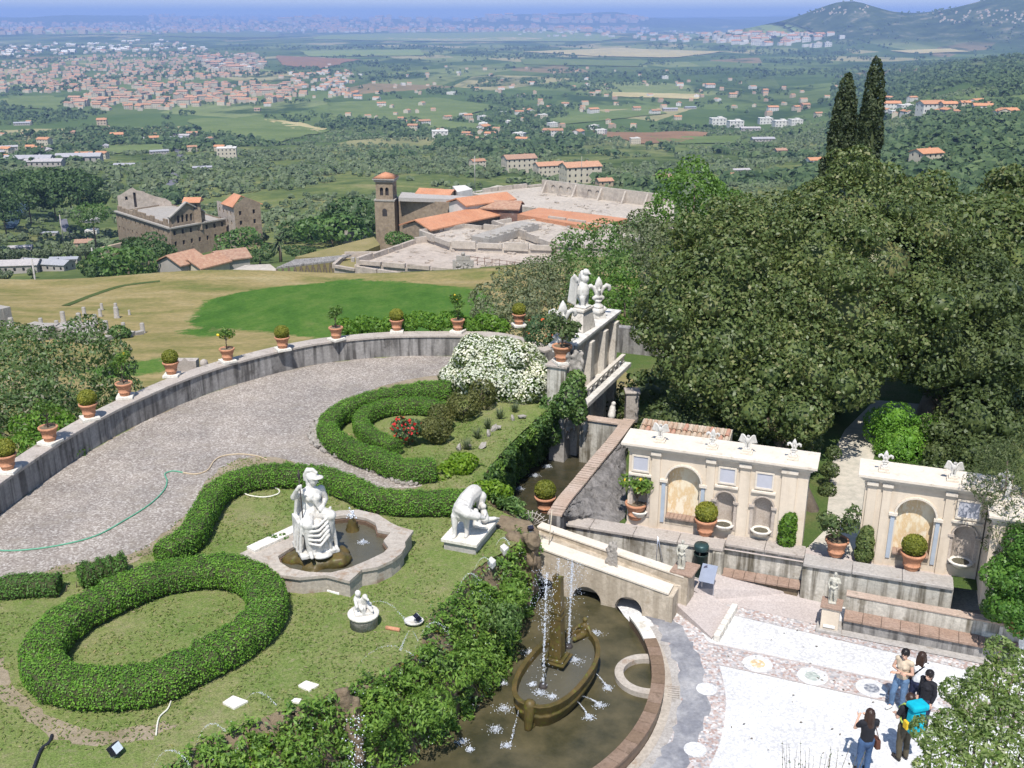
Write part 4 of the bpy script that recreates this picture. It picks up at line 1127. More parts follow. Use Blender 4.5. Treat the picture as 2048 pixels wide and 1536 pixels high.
# ---- canal, its walls, the scarp
sheet('canal_water', px([(1190, 850), (1235, 850), (1160, 960), (1120, 1010), (1085, 1060), (960, 1060), (950, 1020), (1010, 930), (1100, 840)], CANZ), CANZ, 'water_canal')
cw = wall_along('canal_wall', smooth_path(cr_top, 4), .34, -.6, CTZ, 'stucco_dark', None, side=-1, label='wall beside the canal topped with weathered brick', cat='wall')
P = smooth_path(cr_top, 5)
for i in range(len(P) - 1):                                        # brick coping, course by course
    a, b = P[i], P[i + 1]; d = (b - a); L = d.length; d.normalize(); nn = Vector((d.y, -d.x, 0)); kk = max(1, int(L / .125))
    for j in range(kk):
        c = a + d * (L * (j + .5) / kk) + nn * .17 + Vector((0, 0, .035)); mb = MB()
        if i == 0 and j == 0:
            mb.box((0, 0, 0), (.44, L / kk * .93, .07)); BRK = mb.mesh('brick', 'coping_brick')
        o = link('brick', BRK, cw); o.location = c + Vector((0, 0, random.uniform(-.008, .008))); o.rotation_euler = (0, 0, math.atan2(d.y, d.x) - math.pi / 2 + random.uniform(-.02, .02))
ct_ = px([(1163, 838), (1248, 850)], CTZ)
mb = MB(); mb.beam(ct_[0] + Vector((0, .2, -.9)), ct_[1] + Vector((0, .2, -.9)), .3, 1.7); e_ = mb.build('canal_end_wall', 'stucco_stained'); tag(e_, 'short pale wall closing the far end of the canal', 'wall')
mb = MB(); mb.beam(ct_[0] + Vector((0, .2, .0)), ct_[1] + Vector((0, .2, .0)), .42, .09); bevel(mb.build('coping', 'coping_brick', e_), .02)
# scarp: rough slope from the canal wall down to the garden level
A_ = [Vector((v.x + .36, v.y - .05, CTZ - .06)) for v in smooth_path(cr_top, 8)]
PA, PB = at(1253, 1047, GZ1), at(1602, 1103, GZ1)                  # pavilion front base
pd = (PB - PA).normalized(); pn = Vector((pd.y, -pd.x, 0))
end0 = RW0 + rd * .5 - rn * .25; 
B_ = []
nA = len(A_)
tgt = [Vector((end0.x, end0.y, GZ1 + .12)), Vector((PA.x - .25, PA.y - .0, GZ1 + .02)), Vector((PA.x + .05, PA.y + .5, GZ1)), Vector((PA.x + .6, PA.y + 6, GZ1))]
cum = [0, .42, .5, 1]
for i in range(nA):
    s_ = i / (nA - 1); k = max(j for j in range(3) if cum[j] <= s_ + 1e-9); f = (s_ - cum[k]) / (cum[k + 1] - cum[k]); B_.append(tgt[k].lerp(tgt[k + 1], f))
sc_ = loft('scarp', A_, B_, 'scarp', 8, .0, .035, 16)
tag(link('rough_scarp', sc_), 'rough grey pebbled slope between the canal wall and the pavilion', 'slope')

# ---- bridge with three arches over the pool inlet
b0, b1 = at(1064, 1178, POOLZ), at(1332, 1239, POOLZ); bdv = (b1 - b0).normalized(); BL = (b1 - b0).length
br = empty('arched_bridge', (b0.x, b0.y, 0), 'ochre plastered bridge wall with three round arches over the pool inlet', 'bridge', None, math.atan2(bdv.y, bdv.x))
def bu(x, y): 
    q = at(x, y, POOLZ); return (Vector((q.x, q.y, POOLZ)) - b0).dot(bdv)
zt0, zt1 = atY(1064, 1092, b0.y).z, atY(1336, 1189, b1.y).z
holes = []
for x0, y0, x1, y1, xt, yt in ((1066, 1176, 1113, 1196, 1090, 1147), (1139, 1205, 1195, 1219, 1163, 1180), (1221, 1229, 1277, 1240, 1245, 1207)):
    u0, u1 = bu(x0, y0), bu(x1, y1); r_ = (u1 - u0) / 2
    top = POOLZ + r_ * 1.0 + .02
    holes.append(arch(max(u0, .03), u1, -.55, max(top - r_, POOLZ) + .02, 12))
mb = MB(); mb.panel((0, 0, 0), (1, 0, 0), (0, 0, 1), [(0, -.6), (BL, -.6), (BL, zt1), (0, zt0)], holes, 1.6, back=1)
mb.build('wall', ['stucco_ochre', 'iron_and_opening_shade'], br)  # near-black arch backs paint the shade of the passage under the bridge
mb = MB(); mb._add([(0, -.03, zt0), (BL + .04, -.03, zt1), (BL + .04, .5, zt1), (0, .5, zt0), (0, -.03, zt0 + .05), (BL + .04, -.03, zt1 + .05), (BL + .04, .5, zt1 + .05), (0, .5, zt0 + .05)], [(3, 2, 1, 0), (4, 5, 6, 7), (0, 1, 5, 4), (1, 2, 6, 5), (2, 3, 7, 6), (3, 0, 4, 7)])
mb.build('coping', 'plaster_trim', br)
mb = MB(); mb.box((BL + .08, .25, .25), (.18, .6, 1.1)); mb.build('end_pier', 'stucco_ochre', br)
# upper parapet behind
q0, q1 = at(1075, 1052, 1.55), at(1366, 1152, 1.12)
uv = (Vector((q1.x, q1.y, 0)) - Vector((q0.x, q0.y, 0))); UL = uv.length; uv.normalize()
up_ = empty('ramp_parapet', (q0.x, q0.y, 0), 'cream parapet with pale coping behind the arched bridge', 'wall', None, math.atan2(uv.y, uv.x))
mb = MB(); mb._add([(0, 0, -.2), (UL, 0, -.2), (UL, .26, -.2), (0, .26, -.2), (0, 0, 1.5), (UL, 0, 1.07), (UL, .26, 1.07), (0, .26, 1.5)], [(3, 2, 1, 0), (4, 5, 6, 7), (0, 1, 5, 4), (1, 2, 6, 5), (2, 3, 7, 6), (3, 0, 4, 7)]); mb.build('wall', 'stucco_ochre', up_)
mb = MB(); mb._add([(0, -.03, 1.502), (UL + .03, -.03, 1.072), (UL + .03, .3, 1.072), (0, .3, 1.502), (0, -.03, 1.55), (UL + .03, -.03, 1.12), (UL + .03, .3, 1.12), (0, .3, 1.55)], [(3, 2, 1, 0), (4, 5, 6, 7), (0, 1, 5, 4), (1, 2, 6, 5), (2, 3, 7, 6), (3, 0, 4, 7)]); mb.build('coping', 'plaster_trim', up_)
mb = MB(); mb.box((UL - .1, .3, .5), (.5, .62, 1.2)); mb.build('end_pier', 'stucco_ochre', up_)
mb = MB(); mb.box((UL - .06, .34, 1.16), (.66, .74, .07)); bevel(mb.build('pier_slab', 'terracotta_worn', up_), .015)
# walkway between parapet and retaining wall, and fill behind the bridge wall
sheet('ramp_walk', [tuple(q0 + uv * .0), tuple(q1), tuple(Vector((q1.x + .2, q1.y + 1.3, 0))), tuple(RW0 + rd * .3)], .42, 'paving_pink')
fill = MB(); fill.prism([(b0.x - .3, b0.y + .35), (b1.x - .2, b1.y + .52), (q1.x, q1.y), (q0.x, q0.y)], .2, [zt0 - .04, zt1 - .04, zt1 - .04, zt0 - .04]); tag(fill.build('bridge_deck', 'stucco_ochre'), kind='structure')
# rubble ledge between lawn and bridge
ld = MB(); ld.prism([(q.x, q.y) for q in px([(1003, 1037), (1060, 1050), (1078, 1062), (1068, 1095), (1050, 1080), (1000, 1058), (985, 1050)], LAWN)], .8, [LAWN + .12, LAWN + .12, LAWN, LAWN - .2, LAWN - .05, LAWN + .03, LAWN + .05])
tag(ld.build('stone_ledge', 'rock_brown'), 'crumbling grey stone ledge beside the wolf statue above the canal', 'ledge')
# ================================================================== pavilions
def fleur(h=1.0):
    """fleur-de-lis, unit height, facing -y"""
    mb = MB()
    mb.lathe([(.0, 0), (.19, 0), (.17, .05), (.10, .10), (.09, .16), (.12, .20), (.07, .25)], n=14)
    mb.cap((0, 0, .25), (0, 0, .55), .055, .075); mb.lathe([(.05, .5), (.115, .66), (.13, .74), (.09, .86), (.01, 1.0)], n=12, sy=.75)
    for s in (-1, 1):
        pts = [(s * .03, 0, .28), (s * .08, 0, .45), (s * .16, 0, .62), (s * .26, 0, .70), (s * .34, 0, .66), (s * .36, 0, .57), (s * .31, 0, .52)]
        mb.tube(pts, [.05, .055, .065, .075, .075, .065, .04], 10)
        mb.ball((s * .14, 0, .29), .07, 10)
        mb.tube([(0, s * .02, .3), (0, s * .09, .5), (0, s * .14, .6), (0, s * .16, .55)], [.04, .05, .05, .03], 8)
    mb.tube([(-.17, 0, .32), (0, -.06, .33), (.17, 0, .32)], [.05, .06, .05], 8)
    return mb
FLEUR = blob_mesh('fleur_de_lis', fleur(), 'marble_white', .022, 2)
def eagle_mb():
    mb = MB()
    mb.ball((0, 0, .50), .15, 12, (1, .9, 1.35)); mb.ball((0, -.02, .74), .085, 10); mb.cap((0, -.05, .76), (.07, -.10, .80), .055, .045); mb.cap((.07, -.12, .80), (.10, -.19, .77), .02, .008, 6)
    for s in (-1, 1):
        mb.cap((s * .07, 0, .35), (s * .08, -.03, .10), .075, .05); mb.cap((s * .08, -.05, .08), (s * .08, -.13, .06), .035, .02, 6)
        mb.tube([(s * .12, .03, .62), (s * .25, .04, .78), (s * .34, .04, .82)], [.06, .055, .04], 8)
        for k in range(6):                                          # flight feathers
            f = k / 5; a = Vector((s * (.16 + .20 * f), .04, .70 + .10 * f)); b = Vector((s * (.17 + .34 * f), .05, .28 + .10 * f)); mb.cap(a, b, .038, .024, 6)
    mb.cap((0, .06, .35), (0, .12, .10), .06, .03)
    mb.box((0, 0, .03), (.30, .30, .06))
    return mb
EAGLE = blob_mesh('eagle', eagle_mb(), 'marble_white', .018, 1)
def finial(name, me, parent_loc, h, rz, label, group, base=.14, cat='statue'):
    e = empty(name, parent_loc, label, cat, group, rz)
    mb = MB(); mb.box((0, 0, base * .25), (h * .62, h * .52, base * .5)); mb.box((0, 0, base * .75 + .001), (h * .46, h * .4, base * .5)); bevel(mb.build('plinth', 'plaster_trim', e), .01)
    o = link('figure', me, e); o.location = (0, 0, base); o.scale = (h,) * 3
    return e
def pavilion(A, B, H, arches, niches, plaques, pilasters, label, thick=.75, seatc=None):
    """painted garden screen: recessed arches, fountain niches, plaques, pilasters and a heavy cornice"""
    d = (B - A); W = d.length; d.normalize(); rz = math.atan2(d.y, d.x)
    e = empty('garden_pavilion', A, label, 'pavilion', None, rz)
    H0 = H - .34
    hol = []; mb = MB()
    for a0, a1 in arches: hol.append((arch(W * a0, W * a1, .22, H * .60, 14), .48))
    for a0, a1 in niches: hol.append((arch(W * a0, W * a1, .34, H * .46, 12), .26))
    mb.panel((0, 0, 0), (1, 0, 0), (0, 0, 1), rect(0, W, -.1, H0), [h for h, _ in hol], .26, back=None)
    # sides, top, rear
    mb.quad((0, thick, -.1), (0, 0, -.1), (0, 0, H0), (0, thick, H0)); mb.quad((W, 0, -.1), (W, thick, -.1), (W, thick, H0), (W, 0, H0)); mb.quad((W, thick, -.1), (0, thick, -.1), (0, thick, H0), (W, thick, H0)); mb.quad((0, 0, H0), (W, 0, H0), (W, thick, H0), (0, thick, H0))
    mb.build('wall', 'plaster_cream', e)
    for a0, a1 in arches:
        mb = MB(); h = arch(W * a0 + .002, W * a1 - .002, .22, H * .60, 14); mb.poly3([(u, .245, v) for u, v in h]); mb.build('marble_panel', 'marble_yellow', e)
        mb = MB(); n = 16; c = W * (a0 + a1) / 2; r = W * (a1 - a0) / 2
        pts = [(c + (r + .055) * math.cos(math.pi * i / n), -.02, H * .60 + (r + .055) * math.sin(math.pi * i / n)) for i in range(n + 1)]
        for p_, q_ in zip(pts[:-1], pts[1:]): mb.beam(p_, q_, .05, .11, (0, 1, 0))
        mb.build('arch_moulding', 'plaster_trim', e)
        for sx in (W * a0 - .10, W * a1 + .10):
            mb = MB(); mb.box((sx, -.012, .20 + (H * .60 - .2) / 2), (.11, .05, H * .60 - .32)); mb.build('marble_strip', 'marble_blue', e)
            mb = MB(); mb.box((sx, -.035, H * .60 - .03), (.24, .09, .10)); bevel(mb.build('impost', 'plaster_trim', e), .012)
        k = 8
        for i in range(k):
            mb = MB(); w_ = W * (a1 - a0) / k; mb.box((W * a0 + (i + .5) * w_, .06, .47), (w_ - .006, .34, .06)); bevel(mb.build('bench_tile', 'terracotta_worn', e), .008)
        mb = MB(); mb.box((c, .10, .33), (W * (a1 - a0) - .01, .22, .23)); mb.build('bench_base', 'stucco_ochre', e)
    for a0, a1 in niches:
        c = W * (a0 + a1) / 2; r = W * (a1 - a0) / 2
        h = arch(c - r + .002, c + r - .002, .34, H * .46, 12)
        mb = MB(); 
        # curved back: fan of strips
        n = 8
        for i in range(n):
            u0, u1 = -r + 2 * r * i / n, -r + 2 * r * (i + 1) / n
            y0, y1 = .05 + .2 * math.sqrt(max(0, 1 - (u0 / r) ** 2)), .05 + .2 * math.sqrt(max(0, 1 - (u1 / r) ** 2))
            t0, t1 = H * .46 + math.sqrt(max(r * r - u0 * u0, 0)), H * .46 + math.sqrt(max(r * r - u1 * u1, 0))
            mb.quad((c + u0, y0, .34), (c + u1, y1, .34), (c + u1, y1, t1), (c + u0, y0, t0))
        mb.build('niche_back', 'niche_pebble', e)
        mb = MB(); mb.panel((0, -.016, 0), (1, 0, 0), (0, 0, 1), rect(c - r - .10, c + r + .10, .1, H * .46 + r + .12), [arch(c - r, c + r, .34, H * .46, 12)], .02, back=2); mb.f = mb.f; 
        mb2 = MB(); 
        for s in (-1, 1):
            mb2.box((c + s * (r + .05), -.012, .34 + (H * .46 - .34) / 2), (.09, .03, H * .46 - .36)); mb2.box((c + s * (r + .06), -.03, H * .46 - .02), (.16, .10, .07))
        pts = [(c + (r + .05) * math.cos(math.pi * i / 12), -.012, H * .46 + (r + .05) * math.sin(math.pi * i / 12)) for i in range(13)]
        for p_, q_ in zip(pts[:-1], pts[1:]): mb2.beam(p_, q_, .035, .09, (0, 1, 0))
        mb2.build('niche_frame', 'niche_pebble', e)
        mb = MB(); mb.lathe([(.05, 0), (.16, .03), (r * 1.12, .16), (r * 1.2, .19), (r * 1.2, .23), (r * .9, .215), (r * .5, .15)], (c, -.02, .30), 20, sy=.85, cap=True); bas = mb.build('basin', 'travertine', e)
        mb = MB(); mb.lathe([(.01, 0), (r * .95, 0)], (c, -.02, .30 + .2), 20, sy=.85, cap=False); mb.build('basin_water', 'water_basin', bas)
    for (u0, u1, v0, v1) in plaques:
        mb = MB(); mb.box((W * (u0 + u1) / 2, -.008, H * (v0 + v1) / 2), (W * (u1 - u0), .03, H * (v1 - v0))); pq = mb.build('plaque', 'marble_grey', e)
        fr = MB(); cx, cz, w_, h_ = W * (u0 + u1) / 2, H * (v0 + v1) / 2, W * (u1 - u0), H * (v1 - v0)
        for dx, dz, bw, bh in ((0, h_ / 2 + .025, w_ + .1, .05), (0, -h_ / 2 - .025, w_ + .1, .05), (w_ / 2 + .025, 0, .05, h_), (-w_ / 2 - .025, 0, .05, h_)): fr.box((cx + dx, -.02, cz + dz), (bw, .06, bh))
        fr.build('frame', 'plaster_trim', pq)
        mb = MB(); mb.box((cx, -.03, cz - h_ / 2 - .14), (w_ + .26, .10, .075)); bevel(mb.build('ledge', 'plaster_trim', e), .01)
    for (u0, u1) in pilasters:
        mb = MB(); mb.box((W * (u0 + u1) / 2, -.022, (H0 - .1) / 2), (W * (u1 - u0), .06, H0 + .1)); bevel(mb.build('pilaster', 'plaster_cream', e), .006)
        mb = MB(); mb.box((W * (u0 + u1) / 2, -.045, H0 + .06), (W * (u1 - u0) + .05, .16, .11)); mb.build('pilaster_cap', 'plaster_trim', e)
    for z, hh, pr in ((H0 + .005, .11, .035), (H0 + .118, .07, .09), (H0 + .19, .06, .16), (H0 + .252, .085, .22)):
        mb = MB(); mb.box((W / 2, thick / 2 - .0, z + hh / 2), (W + 2 * pr, thick + 2 * pr, hh)); bevel(mb.build('cornice', 'plaster_trim' if hh < .1 else 'plaster_cream', e), .008)
    return e, W, rz
stony('niche_pebble', (.40, .33, .27), (.50, .43, .37), (.33, .27, .22), 3, 26, obj=True, bump=.8)
H1 = 2.78
pv1, W1, rz1 = pavilion(PA, PB, H1, [(.228, .415)], [(.03, .115), (.512, .612), (.722, .822)], [(.028, .112, .67, .83), (.523, .605, .67, .83), (.727, .81, .67, .83)], [(.135, .185), (.448, .495), (.632, .69), (.86, .94)], 'long cream garden pavilion with one big arch and three fountain niches')
for u, me, k in ((.165, EAGLE, 'e'), (.463, FLEUR, 'f'), (.655, EAGLE, 'e'), (.905, FLEUR, 'f')):
    q = PA + pd * (W1 * u) - pn * .22 + Vector((0, 0, H1 - .002))
    nm, lb = ('eagle_statue', ('small pale eagle statue with spread wings before the little tiled roof' if u < .3 else 'small pale eagle statue between two lilies on the longer pavilion')) if k == 'e' else ('fleur_de_lis', ('stone fleur-de-lis at the end of the little tiled roof' if u < .5 else 'stone fleur-de-lis on the right end of the longer pavilion'))
    finial(nm, me, q, .52 if k == 'e' else .50, rz1, lb, 'pavilion roof ornaments')
# second pavilion on the same line
def on_line(x, y): 
    q = at(x, y, GZ1); return PA + pd * ((q - PA).dot(pd))
PC2, PD2 = on_line(1712, 1121), on_line(1950, 1158)
pv2, W2, rz2 = pavilion(PC2, PD2, H1, [(.29, .60)], [(.77, .95)], [(.775, .945, .66, .83)], [(.02, .10), (.15, .225), (.665, .745)], 'shorter cream garden pavilion beside the right hand trees')
for u, me, k in ((.14, FLEUR, 'f'), (.70, EAGLE, 'e')):
    q = PC2 + pd * (W2 * u) - pn * .22 + Vector((0, 0, H1 - .002))
    finial('fleur_de_lis' if k == 'f' else 'eagle_statue', me, q, .5, rz2, 'stone fleur-de-lis on the left end of the shorter pavilion' if k == 'f' else 'small pale eagle statue on the shorter pavilion', 'pavilion roof ornaments')
# projecting wing
wg = empty('pavilion_wing', PD2, 'narrow cream wing wall projecting from the shorter pavilion', 'wall', None, rz2)
mb = MB(); mb.box((.36, -.30, 1.15), (.66, 2.0, 2.5)); mb.build('wall', 'plaster_cream', wg)
for z, hh, pr in ((2.405, .09, .03), (2.497, .07, .09), (2.568, .075, .14)):
    mb = MB(); mb.box((.36, -.30, z + hh / 2), (.66 + 2 * pr, 2.0 + 2 * pr, hh)); bevel(mb.build('cornice', 'plaster_trim', wg), .008)
wt = PD2 + pd * .36
finial('fleur_de_lis', FLEUR, wt + Vector((0, 0, 2.645)) - pn * .3, .5, rz2, 'stone fleur-de-lis at the back of the projecting wing', 'pavilion roof ornaments')
finial('eagle_statue', EAGLE, wt + Vector((0, 0, 2.645)) + pn * .55, .52, rz2 + 1.3, 'stone eagle seen side on at the front of the projecting wing', 'pavilion roof ornaments')
stl = empty('stone_stall', wt + pn * 1.75 + Vector((0, 0, -.95)), 'small carved stone block at the foot of the projecting wing', 'stone block', None, rz2)
mb = MB(); mb.box((0, 0, .25), (.5, .45, .5)); mb.box((-.2, .0, .62), (.1, .42, .26)); mb.box((.2, 0, .62), (.1, .42, .26)); bevel(mb.build('block', 'travertine', stl), .02)
# little tiled roof behind the left end
rt = empty('tiled_roof', PA + Vector((0, 0, H1 - .32)) - pn * .8, 'small sloping roof of old terracotta tiles behind the longer pavilion', 'roof', None, rz1)
mb = MB(); mb._add([(-.05, 0, 0), (2.75, 0, 0), (2.75, 1.3, .24), (-.05, 1.3, .24), (-.05, 0, -.1), (2.75, 0, -.1), (2.75, 1.3, -.6), (-.05, 1.3, -.6)], [(0, 1, 2, 3), (7, 6, 5, 4), (0, 4, 5, 1), (1, 5, 6, 2), (2, 6, 7, 3), (3, 7, 4, 0)]); mb.build('deck', 'stucco_ochre', rt)
TL = []
for m_ in ('tile_a', 'tile_b', 'tile_c'):
    stony(m_, *{'tile_a': ((.40, .25, .16), (.5, .36, .25)), 'tile_b': ((.46, .34, .24), (.56, .45, .34)), 'tile_c': ((.42, .2, .13), (.5, .28, .19))}[m_], (.25, .2, .16), 3, 18, obj=True, bump=.3)
    mb = MB(); n = 6
    for s0, s1 in ((0, 1),):
        vv = []; 
        for y_, r_, z_ in ((0, .078, .03), (.44, .064, .0)):
            for i in range(n + 1): a = math.pi * i / n; vv.append((r_ * math.cos(a), y_, z_ + r_ * math.sin(a)))
        mb._add(vv, [(i, i + 1, n + 2 + i, n + 1 + i)[::-1] for i in range(n)], True)
        mb._add([(r * .85, 0, z) for r, z in ((-.078, .03), (.078, .03))] + [(0, 0, .108)], [(0, 1, 2)])
    TL.append(mb.mesh('roof_tile', m_))
sl = math.atan2(.24, 1.3)
for i in range(17):
    for j in range(3):
        o = link('roof_tile', random.choice(TL), rt); o.location = (-.0 + i * .162 + .05, j * .385, j * .385 * math.tan(sl) + .01); o.rotation_euler = (sl, 0, random.uniform(-.05, .05))

# ================================================================== terracotta pots
def pot_mb():
    mb = MB(); mb.lathe([(.17, 0), (.175, .03), (.19, .10), (.215, .11), (.215, .145), (.20, .155), (.235, .30), (.255, .315), (.25, .34), (.262, .38), (.30, .40), (.30, .455), (.285, .465), (.25, .46), (.245, .40)], n=28); return mb
POT = pot_mb().mesh('pot', 'terracotta')
SOIL = MB().lathe([(.001, 0), (.246, 0)], n=20, cap=False).mesh('soil', 'rock_brown')
leafy('box_leaf', [(0, (.12, .14, .018)), (.5, (.18, .195, .025)), (1, (.25, .25, .04))], .25)
leafy('lemon_leaf', [(0, (.07, .14, .025)), (.5, (.12, .21, .04)), (1, (.19, .28, .07))], .35, .4)
leafy('oleander_leaf', [(0, (.06, .095, .035)), (.5, (.095, .14, .05)), (1, (.15, .185, .085))], .3)
plain('lemon', (.75, .5, .03), .5)
plain('petal_white', (.78, .77, .72), .7)
plain('petal_red', (.45, .02, .02), .6)
plain('petal_orange', (.5, .1, .03), .6)
def ball_bush(seed):
    g = np.random.default_rng(seed); lb = [[0, 0, .24, .30, .30, .275]]
    P, N = lobes_points(lb, 1900, g, .12, False); V, Fq = leaf_quads(P, N, .055, g, .45, .7)
    c = ico(2); V2 = c[0] * np.array([.27, .27, .25]) + np.array([0, 0, .24])
    Fq2 = np.column_stack([c[1], c[1][:, 2]])
    m = bpy.data.meshes.new('ball')
    m.from_pydata(V.tolist() + V2.tolist(), [], Fq.tolist() + [[int(i) + len(V) for i in f] for f in c[1]]); m.materials.append(MATS['box_leaf']); m.update(); return m
BALLS = [ball_bush(i) for i in (1, 2)]
def lemon_tree(seed, fruit, h=.75, n=420, mat='lemon_leaf', spread=.26, leaf=.085):
    g = np.random.default_rng(seed); lb = [[g.uniform(-spread, spread) * .7, g.uniform(-spread, spread) * .7, g.uniform(.42, h), g.uniform(.12, .2), g.uniform(.12, .2), g.uniform(.12, .2)] for _ in range(7)]
    P, N = lobes_points(lb, n, g, .6, False); V, Fq = leaf_quads(P, N, leaf, g, .6, .5)
    fm = fast_mesh('foliage', V, Fq, [mat])
    st = MB(); st.tube([(0, 0, 0), (.02, .01, .3), (0, 0, .55)], [.022, .017, .008], 6)
    for l in lb[:5]: st.tube([(.01, 0, .28), (l[0] * .5, l[1] * .5, .38), tuple(l[:3])], [.012, .009, .004], 5)
    sm = st.mesh('stem', 'bark')
    fr = MB()
    for i in range(fruit): q = P[int(g.integers(len(P)))]; fr.ball(q, .038, 8, (1, 1, 1.2))
    return fm, sm, (fr.mesh('fruit', 'lemon') if fruit else None)
LEM = [lemon_tree(1, 0), lemon_tree(2, 9, .62), lemon_tree(3, 3, .95, 520), lemon_tree(4, 14, .62, 900, spread=.3), lemon_tree(5, 0, .7, 700, 'oleander_leaf', .3)]
def potted(loc, kind, label, s=1.0, plinth=True, rz=0.0, pz=.10, group='terracotta pots on the garden walls'):
    e = empty('potted_plant', loc, label, 'potted plant', group, rz)
    z = 0
    if plinth:
        mb = MB(); mb.box((0, 0, pz / 2), (.56, .56, pz)); bevel(mb.build('plinth', 'travertine', e), .012); z = pz + .001
    p_ = link('pot', POT, e); p_.location = (0, 0, z); p_.scale = (s,) * 3
    so = link('soil', SOIL, e); so.location = (0, 0, z + .43 * s); so.scale = (s,) * 3
    zz = z + .43 * s
    if kind[0] == 'b':
        o = link('clipped_ball', BALLS[int(kind[1])], e); o.location = (0, 0, zz - .02); o.scale = (s,) * 3; o.rotation_euler = (0, 0, rz * 3)
    else:
        fm, sm, fr = LEM[int(kind[1])]
        for nm, m_ in (('foliage', fm), ('stem', sm), ('fruit', fr)):
            fs_ = s * (1.5 if kind in ('l3', 'l4') else 1.15)
            if m_: o = link(nm, m_, e); o.location = (0, 0, zz - (.28 if fs_ > 1.4 else 0)); o.scale = (fs_,) * 3; o.rotation_euler = (0, 0, rz)
    return e
# on the curved parapet: pixel of the plinth, plant
WT = LAWN + .92
for (x, y, kd, lb) in ((17, 943, 'b0', 'clipped round box bush in a terracotta pot nearest the left edge on the parapet'), (101, 886, 'l0', 'thin lemon sapling in a terracotta pot, second from the left edge on the parapet'),
        (180, 838, 'b1', 'clipped round box bush in a terracotta pot between two lemon saplings on the parapet'), (251, 795, 'l2', 'tall leggy lemon tree in a terracotta pot right of the leafy bush on the parapet'),
        (344, 752, 'b0', 'clipped round box bush in a terracotta pot before the small stone gable'), (456, 724, 'l1', 'lemon bush with yellow fruit in a terracotta pot on the parapet'),
        (566, 700, 'b1', 'clipped round box bush in a terracotta pot in front of the green meadow corner'), (673, 680, 'l0', 'leafy lemon sapling in a terracotta pot on the parapet before the green meadow'),
        (794, 664, 'b0', 'clipped round box bush in a terracotta pot on the parapet above the vines'), (916, 664, 'l2', 'tall lemon tree in a terracotta pot beside the flowering shrub')):
    q = at(x, y, WT); potted(q + Vector((0, 0, -.001)), kd, lb, 1.0, True, x * .37)
RTOP = 1.203
for (x, y, kd, lb, s) in ((1090, 1022, 'b1', 'clipped round box bush in a terracotta pot at the canal corner', 1.12), (1271, 1036, 'l3', 'dense lemon bush full of fruit in a terracotta pot before the longer pavilion', 1.15), (1410, 1068, 'b0', 'clipped round box bush in a terracotta pot above the litter bin', 1.12),
        (1671, 1110, 'l4', 'pale leaved shrub in a terracotta pot on the wall between the two pavilions', 1.12), (1822, 1137, 'b1', 'clipped round box bush in a terracotta pot before the shorter pavilion', 1.12)):
    q = at(x, y, RTOP); potted(q, kd, lb, s, False, x * .21, group='terracotta pots on the retaining wall')
q = at(1158, 680, 3.6); 
# shrubs growing at the pavilion feet
def bush(name, loc, lobes, n, leaf, mat, label, seed=1, cat='shrub', stem=True, shell=.35, flat=.55, extra=None, group=None):
    e = empty(name, loc, label, cat, group)
    me = crown_mesh('foliage', lobes, n, leaf, mat, seed, shell, flat); link('foliage', me, e)
    if stem:
        mb = MB(); h = min(l[2] for l in lobes); mb.tube([(0, 0, -.1), (.02, 0, h * .6), (0, .02, max(h, .2))], [.05, .04, .02], 6)
        for l in lobes[:6]: mb.tube([(0, 0, h * .4), (l[0] * .5, l[1] * .5, (h * .4 + l[2]) / 2), tuple(l[:3])], [.03, .022, .01], 5)
        mb.build('stem', 'bark', e)
    if extra:
        nm, m_, k, r_ = extra; g = np.random.default_rng(seed + 5); P, N = lobes_points(lobes, k, g, .08, True, .3); V, Fq = leaf_quads(P + N * .02, N, r_, g, .4, .9); link(nm, fast_mesh(nm, V, Fq, [m_]), e)
    return e
leafy('laurel_leaf', [(0, (.05, .12, .015)), (.5, (.09, .18, .022)), (1, (.14, .25, .04))], .35, .45)
leafy('bay_leaf', [(0, (.07, .11, .035)), (.5, (.11, .155, .05)), (1, (.17, .21, .08))], .3)
q = at(1573, 1090, GZ1) + pn * .30; bush('laurel_shrub', q, [[0, 0, .35, .27, .27, .35], [0, 0, .75, .26, .26, .4], [.05, 0, 1.0, .2, .2, .25]], 2000, .10, 'laurel_leaf', 'upright glossy green shrub at the right end of the longer pavilion', 4)
q = at(1726, 1118, GZ1) + pn * .22; bush('bay_shrub', q, [[0, 0, .3, .26, .26, .3], [0, 0, .65, .25, .25, .35], [.02, 0, .95, .17, .17, .25]], 1900, .10, 'bay_leaf', 'upright olive green shrub at the left corner of the shorter pavilion', 5)

# ================================================================== Roma fountain basin on the lawn
BZ = LAWN + .5
BO = [(480, 1107), (505, 1122), (530, 1140), (560, 1150), (599, 1155), (652, 1150), (699, 1162), (724, 1139), (755, 1134), (785, 1120), (803, 1106), (811, 1093), (810, 1084), (827, 1061), (796, 1052), (783, 1046), (755, 1028), (716, 1019), (677, 1021), (640, 1028), (600, 1046)]
BI = [(556, 1112), (560, 1124), (579, 1136), (619, 1144), (662, 1145), (697, 1136), (736, 1120), (767, 1105), (777, 1095), (767, 1081), (781, 1065), (755, 1060), (751, 1046), (732, 1036), (697, 1030), (670, 1033), (640, 1050), (600, 1085)]
bo, bi = px(BO, BZ), px(BI, BZ)
fb = empty('fountain_basin', at(660, 1090, LAWN), 'lobed grey stone fountain basin around the seated warrior statue', 'fountain basin')
off = -fb.location.copy(); off.z = 0
def rel(P): return [(v.x + off.x, v.y + off.y) for v in P]
